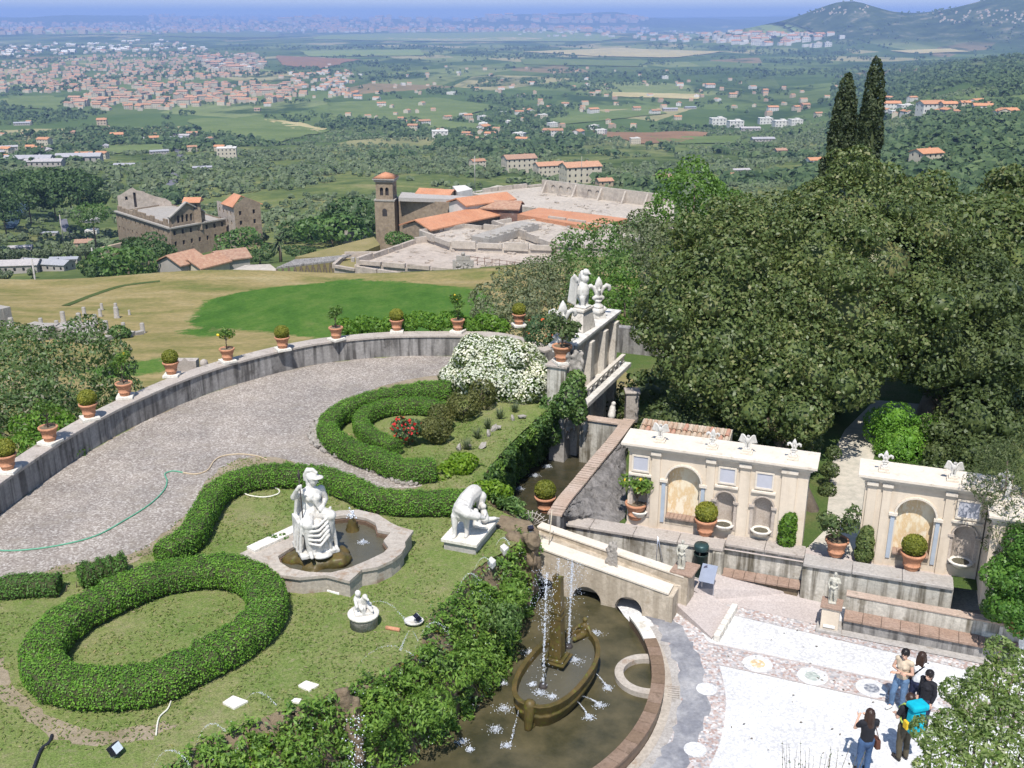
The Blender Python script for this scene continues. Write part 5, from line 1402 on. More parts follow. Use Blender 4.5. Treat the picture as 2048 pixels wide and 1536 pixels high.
def ring_poly(name, o_, i_, z0, z1, mat, parent):
    """slab between an outer and an inner outline"""
    mb = MB(); flat = list(o_) + list(i_); n = len(o_)
    tri = tessellate_polygon([[Vector((p[0], p[1], 0)) for p in o_], [Vector((p[0], p[1], 0)) for p in i_]]); fs = []
    for q in tri:
        a, b, c = (flat[k] for k in q); ar = (b[0] - a[0]) * (c[1] - a[1]) - (c[0] - a[0]) * (b[1] - a[1]); fs.append(tuple(q) if ar > 0 else tuple(q[::-1]))
    mb._add([(p[0], p[1], z1) for p in flat], fs)
    for L_ in (list(o_), list(i_)):
        m = len(L_); vv = [(p[0], p[1], z0) for p in L_] + [(p[0], p[1], z1) for p in L_]
        mb._add(vv, [(i, (i + 1) % m, (i + 1) % m + m, i + m) for i in range(m)])
    o = mb.build(name, mat, parent); bm = bmesh.new(); bm.from_mesh(o.data); bmesh.ops.remove_doubles(bm, verts=bm.verts, dist=.0005); bmesh.ops.recalc_face_normals(bm, faces=bm.faces); bm.to_mesh(o.data); bm.free(); return o
def shrink(P, k):
    c = Vector((sum(p[0] for p in P) / len(P), sum(p[1] for p in P) / len(P))); return [tuple(c + (Vector(p[:2]) - c) * k) for p in P]
ro, ri = rel(bo), rel(bi)
ring_poly('basin_wall', shrink(ro, .965), shrink(ri, 1.02), -.2, .50 - .082, 'basin_stone', fb)
ring_poly('rim', ro, ri, .42, .50, 'basin_stone', fb)
ring_poly('wet_lining', shrink(ri, 1.012), shrink(ri, .965), .05, .40, 'basin_wet', fb)
mb = MB(); mb._add([(p[0], p[1], .30) for p in shrink(ri, 1.01)], [tuple(q) if ((shrink(ri, 1)[q[1]][0] - shrink(ri, 1)[q[0]][0]) * (shrink(ri, 1)[q[2]][1] - shrink(ri, 1)[q[0]][1]) - (shrink(ri, 1)[q[2]][0] - shrink(ri, 1)[q[0]][0]) * (shrink(ri, 1)[q[1]][1] - shrink(ri, 1)[q[0]][1])) > 0 else tuple(q[::-1]) for q in tessellate_polygon([[Vector((p[0], p[1], 0)) for p in ri]])])
mb.build('water', 'water_basin', fb)
def jet_nozzle(x, y, z, label):
    e = empty('fountain_nozzle', at(x, y, z), label, 'fountain nozzle'); mb = MB(); mb.lathe([(.19, -.25), (.19, .02), (.15, .10), (.16, .14), (.11, .22), (.12, .26), (.06, .34), (.05, .40)], n=16); mb.build('pedestal', 'rock_moss', e); return e
jet_nozzle(612, 1122, BZ - .2, 'small mossy tiered fountain nozzle at the near side of the lobed basin')
jet_nozzle(705, 1060, BZ - .2, 'small dark tiered fountain nozzle at the far side of the lobed basin')

# rock pedestal and seated figure
SB = at(632, 1096, LAWN + .62)
def roma_mb():
    """seated helmeted figure, local: x right, -y towards the viewer, base z=0"""
    mb = MB()
    # seat block and plinth
    mb.box((-.05, .22, .42), (.78, .62, .86)); mb.box((0, .0, .04), (1.0, .95, .1))
    # pelvis, torso leaning a little back, chest
    mb.cap((0, .12, .92), (.0, .14, 1.1), .25, .23); mb.ball((0, .13, 1.22), .24, 12, (1.05, .8, 1.1)); mb.ball((.0, .10, 1.48), .25, 12, (1.12, .78, 1.0))
    mb.ball((-.10, -.07, 1.47), .095, 10); mb.ball((.11, -.07, 1.45), .095, 10)
    mb.cap((0, .10, 1.66), (.03, .07, 1.78), .085, .08)
    # head turned to the viewer's right, helmet with brim and crest
    mb.ball((.06, .03, 1.90), .125, 12, (.95, 1.05, 1.2)); mb.ball((.05, .06, 1.98), .155, 12, (1, 1.1, .85)); mb.ball((.15, -.05, 1.985), .15, 12, (1.1, 1.0, .22))
    mb.tube([(.16, -.02, 2.08), (.07, .04, 2.17), (-.04, .12, 2.16), (-.10, .18, 2.02), (-.11, .2, 1.85)], [.04, .06, .07, .06, .04], 10)
    mb.cap((.13, -.09, 1.9), (.155, -.11, 1.87), .022, .016, 6); mb.cap((-.02, .14, 1.9), (-.04, .16, 1.6), .09, .06)
    # raised right arm (viewer's left) gripping the spear
    mb.cap((-.27, .10, 1.6), (-.46, .05, 1.52), .105, .085); mb.cap((-.46, .05, 1.52), (-.40, -.14, 1.80), .085, .055); mb.cap((-.40, -.15, 1.80), (-.36, -.2, 1.9), .055, .05)
    for k in range(4): mb.cap((-.38 + .01 * k, -.2, 1.84 + .035 * k), (-.30, -.24, 1.85 + .033 * k), .02, .016, 6)
    # left arm (viewer's right) resting
    mb.cap((.27, .12, 1.58), (.36, .12, 1.28), .10, .08); mb.cap((.36, .12, 1.28), (.18, -.16, 1.16), .08, .055); mb.ball((.14, -.2, 1.15), .065, 8)
    # thighs, knees and shins under drapery
    mb.cap((-.15, .08, .92), (-.27, -.40, .92), .20, .15); mb.cap((-.27, -.40, .92), (-.25, -.38, .18), .135, .085); mb.cap((-.25, -.42, .12), (-.27, -.62, .09), .065, .045)
    mb.cap((.16, .08, .92), (.33, -.34, 1.02), .20, .16); mb.cap((.33, -.34, 1.02), (.30, -.22, .20), .14, .09); mb.cap((.30, -.26, .14), (.36, -.46, .09), .065, .045)
    # drapery: swags across the lap, long folds between and beside the legs
    for k in range(5):
        mb.tube([(.42 - .02 * k, -.12, 1.14 - .07 * k), (.22, -.42 - .03 * k, 1.0 - .11 * k), (-.02, -.50 - .02 * k, .88 - .13 * k), (-.26, -.50, .86 - .11 * k), (-.42, -.22, .96 - .04 * k)], [.036, .04, .042, .04, .034], 8)
    for k in range(8):
        x = -.16 + .055 * k; mb.tube([(x * .7, -.40 + .03 * (k % 2), .72), (x, -.40 - .07 * (k % 2), .42), (x * 1.35, -.36 - .05 * (k % 2), .10)], [.028, .036, .042], 8)
    for s in (-1, 1):
        for k in range(5): mb.tube([(s * .40, -.32 + .13 * k, .92 - .02 * k), (s * (.44 + .03 * (k % 2)), -.28 + .13 * k, .5), (s * (.47 + .04 * (k % 2)), -.26 + .13 * k, .08)], [.034, .042, .046], 8)
    mb.cap((0, -.26, .12), (0, -.26, .75), .2, .18)
    for k in range(5): mb.tube([(-.28 + .12 * k, .30, 1.52), (-.30 + .14 * k, .44, 1.0), (-.36 + .17 * k, .50, .2)], [.07, .09, .1], 8)
    mb.ball((0, .30, 1.3), .22, 10, (1.1, .6, 1.3))
    for k in range(5): mb.tube([(-.20 + .04 * k, -.10 + .01 * k, 1.62 - .05 * k), (.02 + .02 * k, -.14, 1.40 - .06 * k), (.22, -.06, 1.30 - .06 * k)], [.02, .024, .02], 6)
    return mb
ped = MB(); g = np.random.default_rng(4)
for _ in range(34):
    a, r_ = g.uniform(0, 6.28), g.uniform(0, .55); s_ = g.uniform(.16, .34); ped.ball((r_ * math.cos(a) * 1.25, r_ * math.sin(a), g.uniform(-.45, -.06)), s_, 7, (1.2, 1, .7))
rb_ = tag(link('rock_pedestal', blob_mesh('rock_pedestal', ped, 'rock_moss', .06, 1, .4, (.25, .08))), 'wet mossy brown rock pedestal rising from the lobed basin', 'rock'); rb_.location = SB + Vector((.12, -.02, -.02))
rs = MB(); rs.box((0, 0, -.16), (1.1, 1.0, .34)); rs2 = rs.build('x', 'travertine'); bpy.data.objects.remove(rs2)
roma = empty('warrior_statue', SB, 'white marble seated woman warrior with crested helmet and spear above the lobed basin', 'statue', None, R(26))
link('figure', blob_mesh('figure', roma_mb(), 'marble_white', .018, 1, .4, (.06, .012), .5), roma)
mb = MB(); mb.tube([(-.33, -.22, .15), (-.335, -.22, 1.2), (-.35, -.20, 2.12)], .016, 8); mb.lathe([(.002, .26), (.045, .10), (.03, .02), (.016, 0)][::-1], (-.35, -.20, 2.1), 8); mb.build('spear', 'iron_and_opening_shade', roma)
mb = MB(); mb.ball((.05, -.52, .02), .2, 12, (1.2, .6, .35)); mb.build('shell', 'marble_white', roma)
lg = MB(); a, b = at(488, 1105, BZ), at(606, 1050, BZ); lg.beam(a + Vector((.16, .08, .03)), b + Vector((.16, .08, .03)), .34, .10); tag(bevel(lg.build('stone_kerb', 'travertine'), .012), 'straight pale stone kerb joining the left side of the lobed basin', 'kerb')
wv = bush('water_plants', at(548, 1092, LAWN + .3), [[0, 0, .12, .25, .2, .2], [.2, .1, .12, .2, .15, .18]], 260, .12, 'laurel_leaf', 'clump of green water plants in the corner of the lobed basin', 8, 'plant', False)

# ================================================================== she-wolf with twins
WP = [(885, 1075), (950, 1092), (1001, 1037), (926, 1024)]
w4 = px(WP, LAWN + .34); wc = sum(w4, Vector()) / 4
ax = ((w4[2] + w4[3]) / 2 - (w4[0] + w4[1]) / 2); wl_ = ax.length; wrz = math.atan2(ax.y, ax.x)
wolf = empty('wolf_statue', (wc.x, wc.y, LAWN), 'white marble she-wolf suckling twins on a low plinth beside the hedge', 'statue', None, wrz)
mb = MB(); mb.box((0, 0, .02), (wl_ - .12, .92, .44)); mb.build('plinth', 'concrete_grey', wolf)
mb = MB(); mb.box((0, 0, .291), (wl_ + .02, 1.04, .10)); bevel(mb.build('slab', 'travertine', wolf), .015)
def wolf_mb():
    """x: from head end (-) to tail (+); head turned towards -y"""
    mb = MB()
    mb.cap((-.38, .02, .72), (.0, .06, .80), .235, .20); mb.cap((.0, .06, .80), (.42, .04, .80), .20, .215); mb.ball((.42, .04, .76), .225, 12, (1, .9, 1.05)); mb.ball((-.40, .02, .66), .25, 12, (1, .95, 1.05))
    mb.cap((-.50, .0, .78), (-.62, -.20, .78), .18, .14); mb.cap((-.62, -.22, .76), (-.50, -.42, .66), .14, .115); mb.cap((-.46, -.46, .63), (-.36, -.55, .56), .085, .05)
    for s in (-.05, .05): mb.cap((-.60 + s, -.26 + s, .86), (-.62 + s, -.25 + s, .95), .035, .01, 6)
    for x, y, lean in ((-.52, .14, -.05), (-.46, -.12, .03)): mb.cap((x, y, .58), (x + lean, y, .28), .11, .065); mb.cap((x + lean, y, .28), (x + lean, y, .04), .06, .055); mb.cap((x + lean, y, .03), (x + lean - .10, y, .025), .055, .04)
    for x, y, lean in ((.44, .15, .04), (.50, -.12, .08)): mb.cap((x, y, .66), (x - .08, y, .42), .15, .09); mb.cap((x - .08, y, .42), (x + .10, y, .24), .08, .055); mb.cap((x + .10, y, .24), (x + .04, y, .04), .05, .05); mb.cap((x + .04, y, .03), (x - .06, y, .025), .05, .04)
    mb.tube([(.60, .06, .78), (.70, .04, .6), (.68, .02, .32)], [.06, .055, .04], 8)
    for k in range(3): mb.ball((-.05 + .14 * k, -.02, .57), .05, 6)
    # twins sitting beneath and beside
    for bx, by, tw in ((-.02, -.22, 0), (.30, -.30, 1)):
        mb.ball((bx, by, .16), .13, 10, (1, .9, 1.0)); mb.cap((bx, by, .20), (bx + .02, by + .03, .34), .105, .085); mb.ball((bx + .03, by + .05, .49), .085, 10); mb.cap((bx, by, .34), (bx - .06 + .1 * tw, by + .12, .5), .045, .035, 8)
        mb.cap((bx, by - .02, .34), (bx - .12, by - .05, .40 - .1 * tw), .045, .03, 8)
        mb.cap((bx, by, .12), (bx - .05 + .2 * tw, by - .20, .12), .075, .055, 8); mb.cap((bx - .05 + .2 * tw, by - .20, .12), (bx + .02 + .28 * tw, by - .26, .05), .05, .035, 8)
    return mb
wf = link('figures', blob_mesh('figures', wolf_mb(), 'marble_white', .02, 2, .45), wolf); wf.location = (.03, .05, .34); wf.scale = (1.12, 1.1, 1.05)

# small seated pair on a drum
dc = at(728, 1250, LAWN)
drum = empty('drum_fountain', dc, 'small white seated pair carved on a round stone drum on the lawn', 'statue', None, .3)
mb = MB(); mb.lathe([(.33, -.1), (.33, .26), (.34, .28)], n=24); mb.build('drum', 'rock_grey', drum)
mb = MB(); mb.lathe([(.36, .281), (.37, .30), (.37, .34), (.34, .35), (.01, .352)], n=28); mb.build('top_slab', 'travertine', drum)
def pair_mb():
    mb = MB(); mb.box((0, 0, .03), (.42, .36, .07))
    mb.cap((-.09, .03, .12), (-.12, .05, .36), .10, .085); mb.ball((-.10, -.0, .52), .075, 10, (1, 1, 1.15)); mb.cap((-.11, .03, .40), (-.10, .01, .48), .05, .05)
    mb.cap((-.17, .0, .36), (-.16, -.13, .24), .045, .035); mb.cap((-.09, .0, .14), (-.05, -.17, .20), .06, .05); mb.cap((-.05, -.17, .20), (-.02, -.16, .06), .045, .035)
    mb.ball((.10, .03, .16), .10, 10, (1.25, .8, .9)); mb.cap((.04, .02, .2), (.02, -.02, .36), .08, .07); mb.ball((.05, -.05, .43), .07, 10); mb.cap((.07, -.10, .42), (.11, -.15, .39), .04, .03)
    mb.cap((.14, .0, .12), (.18, -.16, .10), .06, .045); mb.cap((.03, -.03, .18), (.0, -.15, .08), .045, .035)
    return mb
o = link('figures', blob_mesh('figures', pair_mb(), 'marble_white', .014, 1, .4), drum); o.location = (0, 0, .352)

# ================================================================== boat with obelisk
bA, bB = at(1056, 1420, .6), at(1172, 1262, .6); bax = (bB - bA); BLn = bax.length; brz = math.atan2(bax.y, bax.x)
boat = empty('stone_boat', ((bA.x + bB.x) / 2, (bA.y + bB.y) / 2, POOLZ), 'mossy brown stone boat carrying a broken obelisk in the pool', 'fountain boat', None, brz)
def hull(w, l, z, n=26, k=1.0):
    out = []
    for i in range(n):
        a = 2 * math.pi * i / n; c_, s_ = math.cos(a), math.sin(a)
        x = l / 2 * (abs(c_) ** .85) * (1 if c_ > 0 else -1); y = w / 2 * (abs(s_) ** (1.25 if c_ > 0 else .8)) * (1 if s_ > 0 else -1) * k
        out.append((x, y, z))
    return out
BW = 1.72
rings = [hull(BW * .72, BLn * .86, -.6), hull(BW * .8, BLn * .9, 0), hull(BW * .96, BLn * .97, .34), hull(BW * .93, BLn * .95, .40), hull(BW, BLn, .66), hull(BW * .86, BLn * .92, .66), hull(BW * .80, BLn * .89, .20)]
mb = MB(); n = 26
mb._add([p_ for r_ in rings for p_ in r_], [(i * n + j, i * n + (j + 1) % n, (i + 1) * n + (j + 1) % n, (i + 1) * n + j) for i in range(len(rings) - 1) for j in range(n)])
hu = mb.build('hull', 'rock_moss', boat); bevel(hu, .02)
mb = MB(); mb._add(hull(BW * .83, BLn * .905, .50), [tuple(range(n))]); mb.build('deck_water', 'water_basin', boat)
mb = MB(); mb.cap((-BLn / 2 + .02, 0, .05), (-BLn / 2 + .10, 0, .62), .10, .15); mb.cap((-BLn / 2 - .02, 0, -.1), (-BLn / 2 + .25, 0, .1), .09, .12); mb.build('prow', 'rock_moss', boat)
fg = MB(); fx = BLn / 2 - .12
fg.cap((fx, 0, .60), (fx, 0, .78), .12, .10); fg.ball((fx + .02, 0, .95), .075, 8); fg.cap((fx, .10, .78), (fx - .12, .26, .66), .05, .04); fg.cap((fx, -.10, .78), (fx - .1, -.22, .64), .05, .04); fg.cap((fx - .1, 0, .56), (fx - .45, .1, .6), .1, .06)
link('figurehead', blob_mesh('figurehead', fg, 'rock_moss', .022, 1), boat)
ob = empty('obelisk', (at(1113, 1345, .3).x, at(1113, 1345, .3).y, POOLZ + .2), 'broken mossy obelisk standing as the mast of the stone boat', 'obelisk', None, brz)
oz = atY(1122, 1158, ob.location.y).z - ob.location.z
mb = MB(); mb.box((0, 0, .22), (.42, .42, .46)); mb.box((0, 0, .475), (.62, .62, .05)); mb.box((0, 0, .53), (.5, .5, .06)); bevel(mb.build('base', 'rock_moss', ob), .015)
mb = MB(); mb.box((0, 0, .56 + (oz - .56) / 2), (.34, .34, oz - .56), taper=.62); bevel(mb.build('shaft', 'rock_moss', ob), .02)
mb = MB(); mb.box((0, 0, oz * .62), (.31, .31, .05)); mb.box((0, 0, oz * .68), (.30, .30, .05)); mb.build('collar', 'rock_moss', ob)
mb = MB()
for sx, sy, h_ in ((-.07, -.07, .12), (.07, .06, .08), (.06, -.07, .05), (-.07, .07, .1)): mb.box((sx, sy, oz + h_ / 2), (.08, .08, h_))
mb.build('broken_tip', 'rock_moss', ob)
for k, (x, y) in enumerate(((1086, 1374), (1137, 1294))):
    e = empty('fountain_nozzle', at(x, y, .55), ('dark fountain nozzle near the prow of the stone boat', 'dark fountain nozzle behind the obelisk in the stone boat')[k], 'fountain nozzle'); mb = MB(); mb.lathe([(.10, -.12), (.11, .03), (.09, .08), (.03, .10)], n=14); mb.build('nozzle', 'iron_and_opening_shade', e)

# ================================================================== smaller things by the wall
# litter bin
bq = at(1399, 1151, .40); lb_ = empty('litter_bin', bq, 'dark green cylindrical litter bin with open hood beside the ramp', 'litter bin', None, .1)
plain('bin_green', (.018, .035, .03), .45, .3); plain('bin_lid', (.03, .06, .06), .4, .3)
mb = MB(); mb.lathe([(.20, 0), (.205, .02), (.205, .70), (.215, .71), (.215, .74), (.19, .74), (.18, .2)], n=28); mb.build('body', 'bin_green', lb_)
mb = MB(); mb.lathe([(.21, .86), (.215, .87), (.215, .98), (.19, 1.03), (.01, 1.05)], n=28); mb.build('hood', 'bin_lid', lb_)
mb = MB()
for a in (0, 2.1, 4.2): mb.box((.18 * math.cos(a), .18 * math.sin(a), .8), (.03, .03, .16))
mb.build('bracket', 'iron_and_opening_shade', lb_)
mb = MB(); mb.lathe([(.215, -.01), (.22, .03)], n=28); mb.build('foot_ring', 'concrete_grey', lb_)
# information panel
ip = at(1413, 1197, .06); inf = empty('information_panel', ip, 'slanted grey information panel on steel legs beside the litter bin', 'sign', None, R(-24))
plain('steel', (.45, .47, .52), .35, .8); plain('panel_face', (.20, .225, .29), .5); plain('panel_dark', (.03, .03, .06), .5)
mb = MB(); mb.box((0, 0, .015), (.42, .26, .03)); bevel(mb.build('foot_plate', 'travertine', inf), .005)
mb = MB()
for s in (-.17, .17): mb.box((s, .05, .40), (.025, .03, .80))
mb.build('leg', 'steel', inf)
M_ = Matrix.Rotation(R(38), 3, 'X')
mb = MB(); mb.box((0, -.02, .82), (.44, .56, .02), M=M_); pf = bevel(mb.build('panel', 'panel_face', inf), .004)
def emblem(pts, nm): 
    mb_ = MB(); vv = [M_ @ Vector((x, y, .0125)) + Vector((0, -.02, .82)) for x, y in pts]; mb_.poly3(vv); return mb_.build(nm, 'panel_dark', pf)
emblem([(-.17, .13), (-.05, .17), (-.08, .22), (-.06, .25), (-.12, .22), (-.15, .19)], 'emblem')
# statues on pedestals
def figure_mb(seed, arm=1):
    g = np.random.default_rng(seed); mb = MB(); mb.box((0, 0, .03), (.26, .24, .06))
    mb.cap((-.06, 0, .08), (-.055, .0, .36), .035, .05); mb.cap((-.055, 0, .36), (-.045, .0, .62), .05, .07); mb.cap((.07, -.05, .08), (.06, -.06, .36), .035, .05); mb.cap((.06, -.06, .36), (.045, 0, .62), .05, .07)
    mb.ball((0, 0, .64), .11, 10, (1.05, .8, .9)); mb.cap((0, 0, .68), (.0, .0, .86), .095, .115); mb.ball((0, 0, .92), .115, 10, (1.2, .75, .8)); mb.cap((0, 0, .98), (.01, -.01, 1.06), .04, .038); mb.ball((.01, -.02, 1.13), .068, 10, (.9, 1, 1.2))
    mb.cap((-.13, 0, .95), (-.19, .0, .76), .042, .036); mb.cap((-.19, .0, .76), (-.15, -.08, .60), .034, .026)
    mb.cap((.13, 0, .95), (.20, -.02, .80 if arm else .98), .042, .036); mb.cap((.20, -.02, .80 if arm else .98), (.08, -.14, .86), .034, .028)
    for k in range(5): mb.tube([(-.12 + .04 * k, .08, .92), (-.12 + .05 * k, .11, .55), (-.1 + .045 * k, .10, .08)], [.035, .045, .04], 6)
    mb.tube([(-.12, -.06, .66), (0, -.10, .60), (.13, -.04, .68)], [.035, .04, .035], 6)
    mb.cap((.1, .09, .06), (.1, .09, .5), .06, .05)
    return mb
stony('stone_weathered', (.40, .38, .31), (.52, .49, .42), (.2, .19, .15), 4, 20, obj=True, bump=.4)
FIG = [blob_mesh('statue', figure_mb(1, 1), 'stone_weathered', .016, 1), blob_mesh('statue', figure_mb(2, 0), 'stone_weathered', .016, 1)]
s1 = empty('weathered_statue', at(1362, 1136, 1.2), 'small weathered stone figure on the parapet end beside the litter bin', 'statue', None, -.2); o = link('figure', FIG[1], s1); o.scale = (.74,) * 3
pq = at(1657, 1262, 0); pe = empty('statue_pedestal', pq, 'square cream pedestal with terracotta top at the end of the long bench', 'pedestal', None, math.atan2(fd.y, fd.x))
mb = MB(); mb.box((0, .15, .38), (.46, .46, .72)); mb.build('shaft', 'plaster_cream', pe)
mb = MB(); mb.box((0, .15, .77), (.56, .56, .06)); bevel(mb.build('top_slab', 'terracotta_worn', pe), .01)
mb = MB(); mb.box((0, .15, .05), (.66, .66, .10)); bevel(mb.build('step', 'concrete_grey', pe), .02)
mb = MB(); mb.box((0, -.095, .2), (.3, .03, .07)); mb.build('plate', 'white_plaster', pe)
s2 = empty('weathered_statue', pe.location + Vector((-fd.y * .15, fd.x * .15, .802)), 'small weathered stone figure with raised arm on the bench end pedestal', 'statue', None, math.atan2(fd.y, fd.x) + .1); o = link('figure', FIG[0], s2); o.scale = (.78,) * 3
# rough stalactite slab
sg = MB(); g = np.random.default_rng(3)
for k in range(40): sg.cap((g.uniform(-.16, .16), g.uniform(-.07, .07), g.uniform(0, .35)), (g.uniform(-.16, .16), g.uniform(-.07, .07), g.uniform(.45, .95)), .04, .03, 6)
sq = at(1222, 1142, .95); o = tag(link('rough_slab', blob_mesh('rough_slab', sg, 'rock_grey', .025, 1, .4, (.05, .04))), 'upright rough grey encrusted stone between bridge and parapet', 'stone'); o.location = sq; o.rotation_euler = (0, 0, -.3)
# easel-like frame of poles
pz0 = at(1312, 1128, .43); pf_ = empty('pole_frame', pz0, 'thin leaning metal pole frame against the streaked wall', 'frame'); mb = MB()
mb.tube([(0, 0, 0), (.03, .12, .85)], .012, 6); mb.tube([(.22, -.02, -.02), (.03, .12, .85)], .012, 6); mb.build('pole', 'steel', pf_)
bs = MB(); a = at(1097, 1063, 1.9); bs.tube([a + Vector((0, 0, -.7)), a + Vector((.1, .25, .55))], .014, 6); tag(bs.build('bamboo_stick', 'wall_cream'), 'thin bamboo stick leaning on the pot at the canal corner', 'stick')
# iron fan grille beside the pot at the canal corner
fgv = empty('iron_grille', at(1062, 1052, LAWN - .2), 'fan shaped rusty iron grille at the canal corner', 'grille'); mb = MB()
for k in range(9):
    a = R(25 + 15 * k); mb.tube([(.1 * math.cos(a), 0, .1 * math.sin(a)), (.5 * math.cos(a), 0, .5 * math.sin(a))], .012, 5)
for r_ in (.26, .42): mb.tube([(r_ * math.cos(R(25 + 10 * k)), 0, r_ * math.sin(R(25 + 10 * k))) for k in range(13)], .012, 5)
mb.build('bars', 'coping_stone', fgv)
# flood lights on the lawn
plain('lamp_black', (.015, .015, .03), .4, .2); plain('lamp_glass', (.55, .6, .62), .15, spec=.6)
def flood(x, y, z, rz, label, s=1.0):
    e = empty('flood_light', at(x, y, z), label, 'flood light', None, rz); e.scale = (s,) * 3
    M2 = Matrix.Rotation(R(-35), 3, 'X'); mb = MB(); mb.box((0, 0, .17), (.22, .16, .20), M=M2); bevel(mb.build('housing', 'lamp_black', e), .012)
    mb = MB(); v = M2 @ Vector((0, -.082, 0)); mb.box(Vector((0, 0, .17)) + v, (.19, .01, .17), M=M2); mb.build('lens', 'lamp_glass', e)
    mb = MB(); mb.box((0, .02, .03), (.16, .10, .06)); mb.build('foot', 'steel', e); return e
flood(232, 1512, LAWN, R(70), 'small black flood light on the lawn at the bottom left')
flood(835, 1243, LAWN + .14, R(120), 'small black flood light on the scalloped dish on the lawn', .7)
flood(1061, 1064, LAWN, R(200), 'small black flood light by the fan grille', .7)
dsh = empty('scallop_dish', at(828, 1249, LAWN), 'pale carved dish catching the water jet on the lawn', 'stone dish'); mb = MB(); mb.lathe([(.10, 0), (.2, .06), (.24, .12), (.22, .13), (.1, .08)], n=14, sy=.8); mb.box((-.1, 0, .10), (.22, .14, .08)); mb.build('dish', 'marble_white', dsh)
tp = MB(); a, b = at(772, 1255, LAWN + .03), at(800, 1260, LAWN + .03); tp.tube([a, b], .05, 10); tag(tp.build('clay_pipe', 'terracotta'), 'short broken terracotta pipe lying on the lawn', 'pipe')
for k, (q4, m_, lb) in enumerate((([(646, 1181), (655, 1173), (690, 1178), (678, 1190)], 'white_plaster', 'white square slab lying on the lawn below the lobed basin'), ([(596, 1374), (612, 1364), (639, 1372), (618, 1385)], 'travertine', 'weathered square slab in the lawn near the waterfall rock'), ([(445, 1408), (466, 1394), (497, 1405), (468, 1420)], 'travertine', 'pale square slab in the lawn right of the round hedge'), ([(582, 1405), (590, 1399), (604, 1401), (598, 1409)], 'travertine', 'small pale stone in the grass above the waterfall rock'), ([(1000, 1100), (1008, 1094), (1018, 1102), (1008, 1110)], 'marble_white', 'small white stone spout on the bank below the wolf plinth'), ([(975, 1128), (982, 1120), (992, 1128), (985, 1136)], 'marble_white', 'small white stone spout on the fern bank, second from the bridge'))):
    mb = MB(); mb.prism([(v.x, v.y) for v in px(q4, LAWN)], LAWN - .05, LAWN + (.05 if k < 4 else .12)); tag(bevel(mb.build('stone_slab', m_), .012), lb, 'stone slab')
# hoses
plain('hose_green', (.10, .30, .19), .5); plain('hose_tan', (.46, .36, .24), .6); plain('hose_white', (.62, .6, .5), .6); plain('hose_black', (.02, .02, .025), .5)
def hose(pts, r_, mat, label, z=LAWN, nm='garden_hose', lift=.03):
    mb = MB(); mb.tube(smooth_path([at(x, y, z + lift) for x, y in pts], 10), r_, 7); return tag(mb.build(nm, mat), label, 'hose')
hose([(-30, 1099), (30, 1101), (110, 1092), (190, 1072), (250, 1040), (300, 1008), (328, 980), (334, 962), (330, 948), (345, 942), (366, 945)], .022, 'hose_green', 'long green hose snaking over the gravel from the left edge')
hose([(366, 945), (392, 948), (415, 940), (428, 922), (445, 912), (480, 908), (515, 912), (535, 920)], .022, 'hose_tan', 'tan hose continuing the green one up to the hedge')
hose([(484, 984), (500, 991), (530, 994), (555, 988), (558, 980), (545, 974), (524, 970)], .022, 'hose_white', 'pale coiled hose on the grass inside the wavy hedge')
hose([(342, 1402), (335, 1418), (318, 1436), (312, 1470)], .018, 'hose_white', 'short pale hose coming out below the round hedge')
hose([(104, 1470), (98, 1485), (82, 1500), (66, 1540)], .035, 'hose_black', 'thick black pipe lying on the lawn at the bottom left')
# dry stone edging
ds = empty('dry_stone_edging', at(630, 880, LAWN), 'low dry stone edging of grey rocks along the double hedge', 'stone edging')
SM = []
for k in range(5):
    mb = MB(); g = np.random.default_rng(k); v, f = I1; mb._add([tuple(q * np.array([1, .8, .75]) * .115 * g.uniform(.75, 1.2)) for q in v], [tuple(q) for q in f]); SM.append(mb.mesh('stone', 'rock_grey'))
pth = smooth_path(px([(642, 842), (628, 865), (630, 885), (650, 898), (690, 912), (730, 930), (765, 945), (795, 960), (825, 966)], LAWN), 14)
for i, q in enumerate(pth):
    for k in range(3):
        o = link('stone', SM[(i * 3 + k) % 5], ds); o.location = q - ds.location + Vector((random.gauss(0, .07), random.gauss(0, .07) + (k - 1) * .1, .06 + .06 * (k == 1))); o.rotation_euler = (random.random() * 6, random.random() * 6, random.random() * 6); s_ = random.uniform(.8, 1.3); o.scale = (s_,) * 3
ds2 = empty('dry_stone_edging', at(385, 1025, LAWN), 'short row of grey edging stones left of the wavy hedge', 'stone edging')
for i in range(26):
    q = at(370 + 28 * i / 26, 1058 - 60 * i / 26, LAWN + .05) - ds2.location; o = link('stone', SM[i % 5], ds2); o.location = q + Vector((random.gauss(0, .05), random.gauss(0, .05), 0)); o.rotation_euler = (i, i * 2, i * 3)
